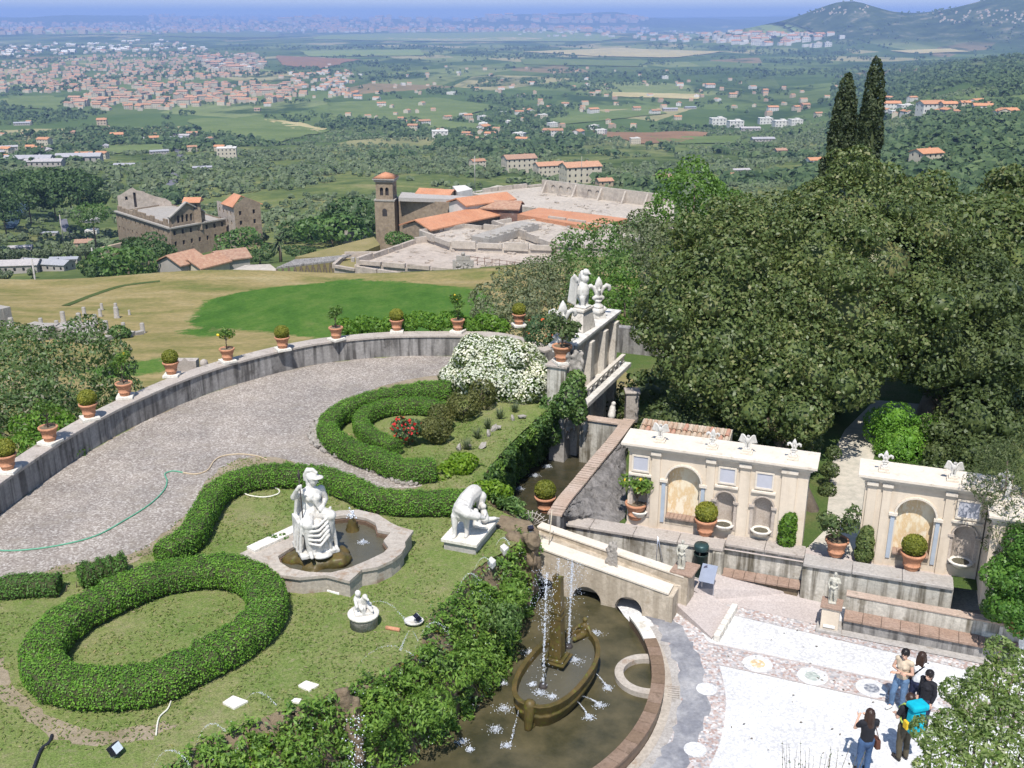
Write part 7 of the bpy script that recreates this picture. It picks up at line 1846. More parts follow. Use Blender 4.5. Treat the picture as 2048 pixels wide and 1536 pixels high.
# rock and plants at the bridge's left end
er = MB(); g = np.random.default_rng(31)
for k in range(34): er.ball((g.uniform(-.35, .3), g.uniform(-.35, .3), g.uniform(-1.9, .15)), g.uniform(.12, .26), 7, (1, 1, 1.2))
o = tag(link('end_rock', blob_mesh('end_rock', er, 'rock_brown', .05, 1, .4, (.14, .12))), 'craggy brown rock at the left end of the arched bridge', 'rock'); o.location = at(1046, 1078, LAWN)
bush('bank_shrub', at(1030, 1082, LAWN - .3), [[0, 0, .1, .3, .25, .22], [-.2, -.2, -.25, .35, .3, .4], [.1, -.25, -.7, .3, .25, .45]], 900, .11, 'fern_leaf', 'fern clump over the rock at the left end of the bridge', 55, 'fern', False)
for k, (x, y, Y) in enumerate(((1118, 800, 36.2), (1095, 830, 35.4), (1146, 785, 34.9))):
    bush('ivy_shrub', atY(x, y, Y), [[0, 0, 0, .5, .4, .55], [-.3, -.2, -.4, .5, .4, .5], [.2, -.1, -.7, .35, .3, .5], [.1, 0, .5, .35, .3, .35]], 1700, .13, 'ivy_leaf', ('ivy shrub beneath the white blossom above the canal', 'ivy shrub hanging over the canal bank', 'ivy shrub beside the grey tufa at the canal end')[k], 70 + k, 'shrub', False)
# ================================================================== stone monument at the end of the canal
mA, mB = at(1143, 692, 4.45), at(1236, 620, 4.45); mU = (mB - mA); mU.z = 0; ML = mU.length; mU.normalize()
mo = empty('stone_monument', (mA.x, mA.y, 0), 'tall ornate white stone monument seen side on beyond the canal', 'monument', None, math.atan2(mU.y, mU.x))
stony('monument_stone', (.52, .47, .40), (.64, .59, .52), (.3, .26, .21), 1.0, 12, obj=True, bump=.35)
mb = MB(); mb.box((ML / 2, .40, 2.1), (ML - .3, .56, 4.2)); mb.build('wall', 'monument_stone', mo)
for z, h_, pr in ((4.12, .12, .04), (4.242, .08, .10), (4.324, .12, .17)):
    mb = MB(); mb.box((ML / 2, .38, z + h_ / 2), (ML + pr, .66 + 2 * pr, h_)); bevel(mb.build('cornice', 'marble_white', mo), .015)
for z, h_, pr in ((2.02, .1, .3), (2.122, .18, .55)):
    mb = MB(); mb.box((ML / 2, -.1, z + h_ / 2), (ML - .1, .6 + pr, h_)); bevel(mb.build('lower_cornice', 'marble_white', mo), .015)
for u in (.5, ML * .36, ML * .66, ML - .5):
    mb = MB(); mb.box((u, .0, 2.302 + .9), (.26, .24, 1.8), taper=1.5); bevel(mb.build('herm', 'monument_stone', mo), .02)
    mb = MB(); mb.ball((u, -.06, 3.98), .13, 10); mb.build('herm_head', 'marble_white', mo)
    mb = MB(); mb.box((u, -.02, 1.0), (.34, .3, 2.02)); bevel(mb.build('pilaster', 'monument_stone', mo), .015)
for u in np.linspace(.3, ML - .3, 9):
    mb = MB(); mb.lathe([(.05, 0), (.075, .1), (.045, .22), (.06, .3)], (u, -.38, 2.302), 10); mb.build('baluster', 'marble_white', mo)
mb = MB(); mb.box((ML / 2, -.38, 2.64), (ML - .4, .16, .08)); bevel(mb.build('rail', 'monument_stone', mo), .01)
for u, h_ in ((.9, .5), (ML * .5, .42)):
    mb = MB(); mb.cap((u, -.75, .9), (u + .1, -.75, 1.2), .16, .12); mb.ball((u + .12, -.78, 1.36), .1, 8); mb.cap((u, -.75, 1.1), (u + .3, -.8, 1.0), .07, .05); link('foot_figure', blob_mesh('foot_figure', mb, 'marble_white', .03, 1), mo)
mb = MB(); mb.box((-.30, .32, 2.9), (.75, .7, 1.8)); mb.build('pier', 'stucco_stained', mo)
mb = MB(); mb.box((-.30, .32, 3.83), (.88, .85, .1)); bevel(mb.build('pier_coping', 'coping_stone', mo), .02)
mb = MB(); mb.box((-.28, .25, 1.9), (.5, .6, .6)); mb.box((-.15, .35, .9), (.6, .6, 1.9)); mb.build('stepped_block', 'concrete_grey', mo)
# crowning ornaments
ctr = lambda u, y=.42, z=4.456: mo.location + mU * u + Vector((mU.y, -mU.x, 0)) * (-y) + Vector((0, 0, z))
mrz = math.atan2(mU.y, mU.x)
def big_fleur(u, h_, label, base):
    e = empty('fleur_de_lis', ctr(u), label, 'statue', 'large lilies on the monument', mrz - 1.0)
    mb = MB(); mb.box((0, 0, base * .2), (.55, .46, base * .4)); mb.lathe([(.30, base * .4), (.24, base * .7), (.2, base)], n=12); mb.build('plinth', 'marble_white', e)
    for s in (-1, 1):
        mb = MB(); mb.tube([(s * .2, -.0, base * .55), (s * .3, 0, base * .75), (s * .22, 0, base * .95)], [.07, .09, .05], 8); mb.build('scroll', 'marble_white', e)
    o = link('figure', FLEUR, e); o.location = (0, 0, base - .02); o.scale = (h_,) * 3
big_fleur(ML * .76, 1.25, 'large white fleur-de-lis at the far end of the stone monument', .42)
big_fleur(.15, 1.3, 'large white fleur-de-lis at the near end of the stone monument', .36)
e = empty('eagle_statue', ctr(ML * .42), 'large white winged eagle statue on the middle of the stone monument', 'statue', None, mrz - .1)
mb = MB(); mb.box((0, 0, .38), (1.1, .62, .76), taper=.72); mb.box((0, 0, .80), (.9, .56, .09)); bevel(mb.build('pedestal', 'monument_stone', e), .015)
def big_eagle():
    mb = MB(); mb.ball((0, 0, .62), .26, 12, (.9, .95, 1.5)); mb.ball((.02, -.06, 1.1), .17, 12, (.9, 1, 1.1)); mb.ball((.02, -.1, 1.34), .14, 10); mb.cap((.02, -.2, 1.34), (.02, -.3, 1.28), .05, .02, 6)
    for s in (-1, 1):
        mb.cap((s * .12, -.05, .4), (s * .13, -.08, .08), .13, .08); mb.tube([(s * .24, .12, 1.05), (s * .34, .22, 1.25), (s * .36, .3, 1.1)], [.1, .09, .05], 8)
        for k in range(6): f = k / 5; mb.cap((s * (.26 + .08 * f), .15 + .14 * f, 1.12), (s * (.22 + .14 * f), .2 + .22 * f, .12 + .12 * f), .07, .04, 6)
    mb.box((0, 0, .04), (.5, .5, .08)); return mb
o = link('figure', blob_mesh('figure', big_eagle(), 'marble_white', .028, 1), e); o.location = (0, 0, .845); o.scale = (1.02,) * 3
potted(ctr(-.38, .22, 3.882), 'l4', 'grey green shrub in a terracotta pot on the monument pier', 1.25, True, .4)
tf = MB(); g = np.random.default_rng(14)
for k in range(30): tf.cap((g.uniform(-.3, .3), g.uniform(-.25, .25), g.uniform(-.6, .6)), (g.uniform(-.3, .3), g.uniform(-.25, .25), g.uniform(.6, 1.8)), .13, .08, 6)
for k in range(14): tf.cap((g.uniform(-.3, .2), g.uniform(-.3, 0), g.uniform(.2, 1)), (g.uniform(-.3, .2), g.uniform(-.35, 0), g.uniform(-1.6, -.4)), .09, .03, 6)
o = tag(link('tufa_rock', blob_mesh('tufa_rock', tf, 'rock_grey', .05, 1, .4, (.12, .12))), 'craggy grey tufa rock hanging over the far end of the canal', 'rock'); o.location = atY(1146, 800, 35.4); o.scale = (1.15, 1, 1.1)
gw = MB(); a, b = at(1222, 700, 1.0), at(1330, 712, 1.0); gw.beam(a + Vector((0, 0, .55)), b + Vector((0, 0, .55)), .5, 1.3); gw_ = tag(gw.build('garden_wall', 'stucco_dark'), 'low grey wall across the grass behind the monument', 'wall')
gw = MB(); a, b = at(1214, 782, 1.0), at(1340, 745, 1.0); 
pl = MB(); c = at(1264, 842, 1.0); pl.box((c.x, c.y + .3, 1.5), (.5, .5, 1.2)); pl.box((c.x, c.y + .3, 2.13), (.6, .6, .08)); tag(bevel(pl.build('gate_pier', 'coping_stone'), .02), 'small square stone pier beside the tiled roof', 'pier')
# stone gable and ball finial peeping over the parapet
sg_ = empty('stone_gable', atY(372, 745, 46), 'small carved stone gable peeping over the parapet behind a box bush', 'gable')
mb = MB(); mb.panel((-.55, 0, -1.0), (1, 0, 0), (0, 0, 1), [(0, 0), (1.1, 0), (1.0, .9), (.9, 1.35), (.55, 1.75), (.2, 1.35), (.1, .9)], [arch(.42, .68, .45, .7, 6)], .15); mb.build('face', 'coping_stone', sg_)
mb = MB(); mb.box((0, .3, -.2), (1.0, .5, 1.5)); mb.box((0, 0, .0), (1.25, .3, .1)); mb.build('body', 'coping_stone', sg_)
bf = MB(); bf.lathe([(.12, -.5), (.1, 0), (.07, .06), (.14, .12), (.2, .26), (.16, .42), (.02, .5)], n=14); o = tag(bf.build('ball_finial', 'coping_stone'), 'round stone ball finial peeping over the parapet', 'finial'); o.location = atY(409, 738, 46)

# ================================================================== field with column stumps
stony('ruin_grey', (.30, .27, .235), (.38, .35, .31), (.24, .2, .16), .5, 5, obj=True, bump=.5, bd=.05)
CM = MB().lathe([(.33, -.3), (.33, .1), (.29, .14), (.27, 1.1), (.25, 1.15)], n=10).mesh('column', 'ruin_grey')
for k, (x, y, s) in enumerate(((83, 654, 1.0), (115, 660, 1.05), (148, 663, 1.1), (180, 663, 1.2), (213, 666, 1.35), (248, 663, 1.0), (286, 666, 1.1), (127, 644, 1.2), (159, 647, 1.2), (191, 648, 1.1), (169, 631, 1.0), (201, 633, .9), (234, 636, 1.3), (204, 620, .8), (232, 621, .9), (259, 630, .6), (24, 657, 1.2), (23, 675, 1.3), (39, 671, 1.0))):
    q = hit(x, y); o = link('column_stump', CM); o.location = q; o.scale = (s, s, s * 1.1); tag(o, 'weathered stone column stump standing in the dry field', 'column', 'column stumps in the dry field')
def rubble(name, pts, w, h_, label, mat='ruin_grey', seed=1, Y=None):
    g = np.random.default_rng(seed); P = [hit(x, y) for x, y in pts]; mb = MB()
    for a, b in zip(P[:-1], P[1:]):
        L = (b - a).length; n = max(2, int(L / 1.1))
        for i in range(n):
            q = a.lerp(b, (i + .5) / n); s = g.uniform(.7, 1.25); mb.box((q.x, q.y, q.z + h_ * s / 2 - .3), (1.25, w * s, h_ * s + .6), rz=math.atan2(b.y - a.y, b.x - a.x) + g.normal(0, .12))
    return tag(mb.build(name, mat), label, 'ruined wall')
rubble('rubble_wall', [(70, 680), (110, 668), (150, 676), (188, 686)], 3.0, 1.6, 'grey rubble wall in the dry field below the column stumps', seed=2)
rubble('rubble_wall', [(188, 686), (235, 676), (285, 668)], .8, .5, 'low line of foundation stones running right of the rubble wall', seed=3)
rubble('rubble_wall', [(-5, 650), (10, 648)], 2.0, 2.0, 'grey ruin lump in the field at the left edge', seed=4)
q = hit(238, 676); bush('field_bush', q, [[0, 0, .8, 1.3, 1.1, .9], [.7, .2, .6, .9, .9, .7]], 700, .35, 'mul_leaf', 'single dark bush among the column stumps', 77, 'bush', False)

# ================================================================== sanctuary ruins
stony('ruin_white', (.37, .305, .25), (.46, .39, .325), (.22, .18, .14), .12, 1.1, bump=.4, bd=.2)
stony('ruin_brick', (.235, .175, .12), (.315, .245, .175), (.16, .12, .085), .15, 1.2, bump=.4, bd=.2)
stony('ruin_red', (.15, .08, .06), (.22, .13, .10), (.3, .25, .2), .25, 2, bump=.4, bd=.2)
stony('roof_orange', (.44, .19, .10), (.52, .26, .15), (.38, .2, .13), .25, 3.0, bump=.4, bd=.1)
stony('roof_pale', (.39, .335, .275), (.465, .405, .34), (.26, .22, .19), .09, 1.2, bump=.2, bd=.1)
def block(par, name, pts, zt, h_, mat, top=None):
    """flat topped mass whose top outline is given where it is seen"""
    P = px(pts, zt); mb = MB(); o_ = par.location
    mb.prism([(v.x - o_.x, v.y - o_.y) for v in P], zt - h_ - o_.z, zt - o_.z)
    o = mb.build(name, [mat, top or mat], par); bm = bmesh.new(); bm.from_mesh(o.data); bmesh.ops.recalc_face_normals(bm, faces=bm.faces); bm.to_mesh(o.data); bm.free()
    for p_ in o.data.polygons:
        if p_.normal.z > .8: p_.material_index = 1
    gg = np.random.default_rng(len(name) + int(abs(pts[0][0]))); n_ = len(P)
    if h_ > 3.9 and name != 'long_hall':                            # low broken walls round the edge and stones on top
        for i in range(n_):
            a, b = P[i] - o_, P[(i + 1) % n_] - o_; L = (b - a).length; k = max(1, int(L / 5))
            for j in range(k):
                if gg.random() < .8: mb = MB(); mb.beam(a.lerp(b, j / k) + Vector((0, 0, .4)), a.lerp(b, (j + 1) / k - .02) + Vector((0, 0, .4)), .7, gg.uniform(.5, 1.9)); mb.build('low_wall', mat, o)
        c = sum(P, Vector()) / n_; mb = MB()
        for j in range(70):
            q = c.lerp(P[int(gg.integers(n_))].lerp(P[int(gg.integers(n_))], gg.random()), math.sqrt(gg.random()) * .95) - o_; s_ = gg.uniform(.2, .75); mb.box((q.x, q.y, q.z + s_ * .2), (s_ * 1.6, s_, s_ * .7), rz=gg.uniform(0, 3))
        mb.build('rubble', mat, o)['kind'] = 'stuff'
    return o
field_mat('dry_grass', (.19, .17, .075), (.26, .215, .11), .3)
SZ = -31.0
sn = empty('sanctuary_ruins', at(900, 520, SZ), 'sprawling pale sanctuary ruins with flat terraces above the olive slopes', 'ruins')
block(sn, 'front_terrace', [(668, 536), (690, 516), (830, 515), (985, 550), (1030, 572), (975, 582), (800, 558)], SZ - 1, 6, 'ruin_white', 'dry_grass')
block(sn, 'terrace', [(715, 528), (830, 487), (920, 478), (1130, 502), (1120, 540), (1060, 560), (960, 548)], SZ + .5, 6, 'ruin_white')
block(sn, 'terrace', [(840, 470), (930, 455), (1130, 478), (1110, 500), (900, 492)], SZ + 1.5, 6, 'roof_pale')
block(sn, 'terrace', [(985, 450), (1060, 438), (1300, 470), (1240, 500), (1100, 492)], SZ + 2.2, 7, 'roof_pale')
block(sn, 'platform', [(935, 388), (1085, 372), (1345, 405), (1345, 470), (1260, 445), (1035, 420)], SZ - .5, 9, 'roof_pale')
block(sn, 'red_roof', [(1035, 428), (1078, 415), (1256, 437), (1185, 455)], SZ + 3.0, 3.5, 'roof_orange')
block(sn, 'long_hall', [(797, 397), (802, 385), (962, 396), (952, 410)], SZ + 4.6, 12, 'ruin_brick')
block(sn, 'parapet', [(797, 395), (803, 384), (962, 394), (955, 400), (955, 400)], SZ + 5.3, .9, 'concrete_grey')
def gable(par, name, rA, rB, hw, zr, drop, roofm, wallm, base=8):
    """gabled house: ridge ends as seen, half width and fall of the roof"""
    ze = zr - drop; A_, B_ = at(*rA, zr), at(*rB, zr); d = (B_ - A_); d.normalize(); nn = Vector((d.y, -d.x, 0)); o_ = par.location
    A_, B_ = A_ - o_, B_ - o_; z0, z1 = ze - o_.z, zr - o_.z
    def q(p_, s, z): v = p_ + nn * (s * hw); return (v.x, v.y, z)
    mb = MB(); w = .88
    for p_, flip in ((A_, 0), (B_, 1)):
        f = [q(p_, -w, z0 - base), q(p_, w, z0 - base), q(p_, w, z0), q(p_, 0, z1 - .2), q(p_, -w, z0)]; mb._add(f, [(0, 1, 2, 3, 4) if not flip else (4, 3, 2, 1, 0)])
    for s in (-1, 1): mb._add([q(A_, s * w, z0 - base), q(B_, s * w, z0 - base), q(B_, s * w, z0), q(A_, s * w, z0)], [(0, 1, 2, 3)])
    wl2 = mb.build(name, wallm, par)
    rb2 = MB(); e2 = d * .5
    for s in (-1, 1):
        a = [Vector(q(A_ - e2, s, z0)), Vector(q(B_ + e2, s, z0)), Vector(q(B_ + e2, 0, z1)), Vector(q(A_ - e2, 0, z1))]; b = [v + Vector((0, 0, .3)) for v in a]; rb2._add(a + b, [(0, 1, 2, 3), (4, 5, 6, 7), (0, 1, 5, 4), (1, 2, 6, 5), (2, 3, 7, 6), (3, 0, 4, 7)])
    o = rb2.build('roof', roofm, wl2)
    for ob_ in (o, wl2):
        bm = bmesh.new(); bm.from_mesh(ob_.data); bmesh.ops.recalc_face_normals(bm, faces=bm.faces); bm.to_mesh(ob_.data); bm.free()
    return wl2, A_, B_, nn, hw, z0, z1
gable(sn, 'gabled_hall', (832, 441), (972, 413), 5.0, SZ + 4.0, 1.7, 'roof_orange', 'ruin_brick')
gable(sn, 'small_house', (915, 398), (1010, 386), 4.0, SZ + 6.2, 1.3, 'roof_orange', 'wall_white')
gable(sn, 'small_house', (842, 378), (905, 381), 3.5, SZ + 6.0, 1.1, 'roof_orange', 'wall_cream')
gable(sn, 'small_house', (968, 402), (1040, 404), 4.0, SZ + 5.2, 1.3, 'roof_old', 'ruin_red')
block(sn, 'shed', [(905, 372), (930, 370), (945, 378), (915, 384)], SZ + 6, 3, 'wall_white')
# back wall with arches on the platform
wA, wB = at(1085, 384, SZ - .5), at(1320, 415, SZ - .5); wU = wB - wA; WL = wU.length; wU.normalize(); wh = 3.4
O_ = wA - sn.location
mb = MB(); mb.panel(O_, wU, (0, 0, 1), rect(0, WL, 0, wh), [arch(WL * u, WL * u + 1.5, .9, 1.7, 6) for u in (.08, .15, .22, .40, .47)], .7, back=1)
mb.beam(O_ + Vector((0, .8, wh / 2)), O_ + wU * WL + Vector((0, .8, wh / 2)), .7, wh + .02); mb.build('arcade_wall', ['roof_pale', 'far_leaf'], sn)
for u in (.03, .30, .52, .72, .90):
    q = O_ + wU * (WL * u); nn = Vector((wU.y, -wU.x, 0)); mb = MB(); s = wU * .25
    mb._add([q - s, q + s, q + s + nn * 2.0, q - s + nn * 2.0, q - s + Vector((0, 0, wh * .95)), q + s + Vector((0, 0, wh * .95))], [(0, 3, 2, 1), (0, 4, 3), (1, 2, 5), (3, 4, 5, 2), (0, 1, 5, 4)]); mb.build('buttress', 'roof_pale', sn)
a, b = at(1105, 497, SZ + 2) - sn.location, at(1262, 452, SZ + 2) - sn.location; d = (b - a).normalized(); L = (b - a).length
mb = MB(); mb.panel(a + Vector((0, 0, -7)), d, (0, 0, 1), rect(0, L, 0, 7), [rect(L * (i + .3) / 9, L * (i + .7) / 9, 1.5, 5) for i in range(9)], .6); mb.build('buttressed_wall', 'ruin_red', sn)
# vault roof strip with openings, rails and stones along the front wall
a, b = at(960, 482, SZ + 2.2) - sn.location, at(1060, 452, SZ + 2.8) - sn.location
mb = MB(); d = (b - a); d.normalize(); mb.beam(a, b, 5, 1.6); 
for i in range(7): mb.box(a.lerp(b, (i + .5) / 7) + Vector((1.0, -1.6, .9)), (.9, 1.2, .5), rz=math.atan2(d.y, d.x))
mb.build('vault', 'ruin_grey', sn)
for k in range(11):
    f = k / 10; q = at(706 + 270 * f, 523 + 42 * f + 3 * math.sin(k * 3), SZ - 1); mb = MB(); mb.box(q - sn.location + Vector((0, 0, .4)), (.7, .7, .9)); mb.build('post_stump', 'ruin_grey', sn)
for i in range(3):
    a_, b_ = [(735, 500), (770, 492)], None
rubble('ruined_wall', [(735, 515), (760, 500), (800, 505)], 1.0, 2.2, 'broken white wall at the left end of the sanctuary terraces', 'ruin_white', 6)
cp = at(927, 562, SZ - 1); ce = empty('carved_panel', cp, 'standing carved stone coat of arms at the edge of the sanctuary terrace', 'carved stone'); mb = MB(); mb.box((0, 0, 2.3), (4.0, .8, 3.6)); mb.box((0, 0, 4.5), (2.6, .8, .9)); mb.ball((0, 0, 5.3), .4, 8)
g = np.random.default_rng(3)
for k in range(40): mb.ball((g.uniform(-1.7, 1.7), -.45, g.uniform(.8, 3.9)), g.uniform(.15, .4), 6, (1, .5, 1))
for s in (-2, 2): mb.box((s, 0, .3), (.6, .7, 3.4))
mb.build('panel', 'ruin_grey', ce)
fn = empty('wire_fence', at(1000, 560, SZ - .5), 'thin rusty fence along the sanctuary terrace edge', 'fence'); a, b = at(940, 528, SZ + .6) - fn.location, at(1075, 545, SZ + .6) - fn.location
for k in range(10): mb = MB(); q = a.lerp(b, k / 9); mb.tube([q, q + Vector((0, 0, 1.6))], .07, 5); mb.build('post', 'ruin_red', fn)
for z in (.8, 1.5): mb = MB(); mb.tube([a + Vector((0, 0, z)), b + Vector((0, 0, z))], .05, 5); mb.build('rail', 'ruin_red', fn)
# bell tower
tq = at(776, 466, SZ - 4); tw_ = 37 * mpp(tq.y); tz = atY(776, 356, tq.y).z - tq.z
bt_ = empty('bell_tower', tq, 'square brown brick bell tower with red pyramid roof beside the ruins', 'tower', None, -.12)
hw = tw_ / 2; mb = MB()
mb.box((0, 0, (tz * .62 - 4) / 2), (tw_, tw_, tz * .62 + 4)); mb.build('shaft', 'ruin_brick', bt_)
mb = MB()
for rz_ in range(4):
    Rm = Matrix.Rotation(rz_ * math.pi / 2, 3, 'Z'); O2 = Rm @ Vector((-hw * .86, -hw * .86, tz * .62)); U2 = Rm @ Vector((1, 0, 0)); wdt = hw * 1.72; ht = tz * .34
    mb.panel(O2, U2, (0, 0, 1), rect(0, wdt, 0, ht), [arch(wdt * .24, wdt * .44, ht * .25, ht * .6, 6), arch(wdt * .56, wdt * .76, ht * .25, ht * .6, 6)], .5, back=1)
mb.build('belfry', ['ruin_brick', 'iron_and_opening_shade'], bt_)  # dark backs paint the unlit inside of the belfry arches
for zf, wf, hf in ((.625, 1.06, .35), (.965, 1.0, .4), (1.0, 1.12, .3)): mb = MB(); mb.box((0, 0, tz * zf), (tw_ * wf, tw_ * wf, hf)); mb.build('cornice', 'ruin_grey', bt_)
mb = MB(); mb.lathe([(tw_ * .78, tz * 1.018), (tw_ * .2, tz * 1.09), (.05, tz * 1.11)], n=4); rf_ = mb.build('roof', 'roof_orange', bt_); rf_.rotation_euler = (0, 0, math.pi / 4)
mb = MB(); mb.panel((-.6, -hw - .02, tz * .34), (1, 0, 0), (0, 0, 1), arch(0, 1.2, 0, 1.3, 6), [], .1); mb.build('window', 'iron_and_opening_shade', bt_)  # flat dark shape, painted as the shade inside the window
gp_ = hit(790, 490); bush('ruin_bush', at(792, 488, SZ - .5), [[0, 0, 1.2, 2.6, 2.0, 1.6], [2.0, 0, 1.0, 2.0, 1.6, 1.2]], 900, .5, 'mul_leaf', 'round green bush in front of the gabled ruin roof', 78, 'bush', False)
# dark ramp canopy on trusses
ca, cb2 = at(556, 536, SZ - 1.5), at(700, 516, SZ - .2); cr = empty('ramp_canopy', at(620, 552, SZ - 4), 'long dark sloping canopy on timber trusses at the field edge', 'canopy'); o_ = cr.location
mb = MB(); A4 = [at(553, 538, SZ - 1.6), at(672, 524, SZ - .8), at(703, 512, SZ - .2), at(590, 522, SZ - .9)]; mb._add([v - o_ for v in A4] + [v - o_ + Vector((0, 0, .35)) for v in A4], [(3, 2, 1, 0), (4, 5, 6, 7), (0, 1, 5, 4), (1, 2, 6, 5), (2, 3, 7, 6), (3, 0, 4, 7)]); mb.build('deck', 'stucco_dark', cr)
for k in range(11):
    f = k / 10; a = A4[0].lerp(A4[1], f) - o_; b = Vector((a.x + .8, a.y, a.z - 2.8 - .8 * math.sin(k))); mb = MB(); mb.beam(a, b, .28, .28); mb.build('strut', 'bark', cr)
    if k < 10: a2 = A4[0].lerp(A4[1], f + .1) - o_; mb = MB(); mb.beam(b, a2, .2, .2); mb.build('brace', 'bark', cr)
pv = MB(); pv.prism([(v.x, v.y) for v in px([(330, 563), (450, 545), (490, 530), (540, 528), (555, 540), (500, 556)], SZ - 2)], SZ - 6, SZ - 2); tag(pv.build('chalk_terrace', 'roof_pale'), 'pale paved edge beyond the dry field beside the canopy', 'terrace')
pv = MB(); pv.prism([(v.x, v.y) for v in px([(590, 512), (720, 478), (748, 472), (760, 488), (700, 512)], SZ - 1)], SZ - 6, SZ - 1.2); tag(pv.build('grass_terrace', 'dry_grass'), 'narrow grassy terrace leading to the bell tower', 'terrace')
rubble('ruined_wall', [(690, 492), (745, 470)], 1.0, 4, 'grey broken wall at the cliff edge left of the bell tower', 'ruin_grey', 8)

# ================================================================== ruined paper mill on the left
MZ = -55.0; MY = 330
ml = empty('paper_mill', at(345, 502, MZ), 'ruined brown three winged mill with rows of windows in the valley', 'mill ruin'); mo_ = ml.location
mF = at(345, 502, MZ); mR = at(455, 480, MZ); mL = at(236, 464, MZ)
mh = atY(344, 458, mF.y).z - MZ
def facade(O, E, h_, cols_, rows, name, mat, par, ww=.9, wh_=1.4, z0=-8):
    d = (E - O); d.z = 0; L = d.length; d.normalize(); O2 = O - mo_
    ops = []
    for r_ in range(rows):
        for c in range(cols_): u = L * (c + .5) / cols_; v = h_ * (r_ + .36) / rows; ops.append(rect(u - ww / 2, u + ww / 2, v, v + wh_))
    mb = MB(); mb.panel(O2, d, (0, 0, 1), rect(0, L, z0, h_), ops, .5, back=1); return mb.build(name, [mat, 'iron_and_opening_shade'], par)  # window backs painted near black for the shade inside the mill
mK = mR + (mL - mF)
facade(mL, mF, mh, 12, 2, 'side_wall', 'ruin_brick', ml, .8, 1.1); facade(mF, mR, mh, 7, 2, 'front_wall', 'ruin_brick', ml, .9, 1.5); facade(mR, mK, mh, 12, 2, 'far_wall', 'ruin_brick', ml)
facade(mK, mL, mh, 6, 2, 'rear_wall', 'ruin_brick', ml)
mb = MB(); c4 = [mL, mF, mR, mK]; mb.prism([(v.x - mo_.x, v.y - mo_.y) for v in c4], mh - .8, mh - .5); mb.build('floor', 'ruin_grey', ml)
for a, b in ((mL, mF), (mF, mR)):
    mb = MB(); a2, b2 = a - mo_ + Vector((0, 0, mh + .15)), b - mo_ + Vector((0, 0, mh + .15)); mb.beam(a2, b2, 1.1, .45); mb.build('cornice', 'ruin_grey', ml)
# pediment storey
f0 = mF.lerp(mR, .02); f1 = mF.lerp(mR, .66); d = (f1 - f0); PL = d.length; d.normalize(); nn = Vector((-d.y, d.x, 0)); ph = atY(372, 411, mF.y).z - MZ - mh
mb = MB(); mb.panel(f0 - mo_ + nn * .8 + Vector((0, 0, mh)), d, (0, 0, 1), [(0, 0), (PL, 0), (PL, ph * .45), (PL / 2, ph), (0, ph * .45)], [arch(PL * (.22 + .12 * k), PL * (.22 + .12 * k) + PL * .075, ph * .16, ph * .42, 6) for k in range(5)], .6, back=1); mb.build('pediment', ['ruin_brick', 'iron_and_opening_shade'], ml)  # arch backs painted dark for the shade behind the pediment
mb = MB()
for s, z0, z1 in ((0, .45, 1.0), (1, 1.0, .45)):
    a = f0 - mo_ + nn * .8 + d * (PL / 2 * s) + Vector((0, 0, mh + ph * z0)); b = f0 - mo_ + nn * .8 + d * (PL / 2 * (s + 1)) + Vector((0, 0, mh + ph * z1)); mb.beam(a, b, 1.2, .4)
mb.build('pediment_cornice', 'ruin_grey', ml)
# broken upper walls
g = np.random.default_rng(6)
for i in range(13):
    a = mL.lerp(mF, i / 13) - mo_; b = mL.lerp(mF, (i + .8) / 13) - mo_; h2 = g.uniform(1.2, 2.6); mb = MB(); mb.beam(a + Vector((.8, .8, mh + h2 / 2)), b + Vector((.8, .8, mh + h2 / 2)), .6, h2); mb.build('broken_wall', 'ruin_brick', ml)
r0, r1 = atY(238, 420, mL.y + 14) - mo_, atY(345, 425, mL.y + 14) - mo_; d2 = (r1 - r0); L2 = Vector((d2.x, d2.y, 0)).length; d2 = Vector((d2.x, d2.y, 0)).normalized(); r0.z = mh - 2
mb = MB(); mb.panel(r0, d2, (0, 0, 1), [(0, 0), (L2, 0), (L2, 3.0), (L2 * .9, 4.2), (L2 * .72, 5.0), (L2 * .55, 6.2), (L2 * .5, 6.8), (L2 * .38, 7.2), (L2 * .3, 8.2), (L2 * .18, 7.0), (L2 * .06, 5.6), (0, 5.2)], [rect(L2 * .14, L2 * .19, 3.6, 5.0), rect(L2 * .3, L2 * .35, 1.0, 6.4)], .7, back=1); mb.build('pale_gable', ['ruin_white', 'iron_and_opening_shade'], ml)  # gable openings closed by dark backs, shade put into the colour
# tower and second wing
tq2 = atY(387, 412, MY + 6) - mo_; mb = MB(); mb.box((tq2.x, tq2.y, tq2.z - 3), (4.4, 4.4, 9), rz=.25); mb.build('stair_tower', 'ruin_brick', ml)
for rz_ in (0, 1): 
    mb = MB(); Rm = Matrix.Rotation(.25 - rz_ * math.pi / 2 * 0, 3, 'Z'); mb.panel(Vector((tq2.x, tq2.y, tq2.z - .8)) + Rm @ Vector((-1.6 + 1.7 * rz_, -2.23, 0)), Rm @ Vector((1, 0, 0)), (0, 0, 1), arch(0, 1.2, 0, 1.1, 6), [], .1); mb.build('window', 'iron_and_opening_shade', ml)  # flat dark shapes painted as the shade in the stair tower windows
mb = MB(); mb._add([(tq2.x + x, tq2.y + y, tq2.z + z) for x, y, z in ((-2.9, -2.6, 1.5), (2.9, -2.6, 1.5), (2.9, 2.6, 1.5), (-2.9, 2.6, 1.5), (-2.9, 0, 2.9), (2.9, 0, 2.9))], [(0, 1, 5, 4), (2, 3, 4, 5), (0, 4, 3), (1, 2, 5)]); mb.build('tower_roof', 'roof_orange', ml)
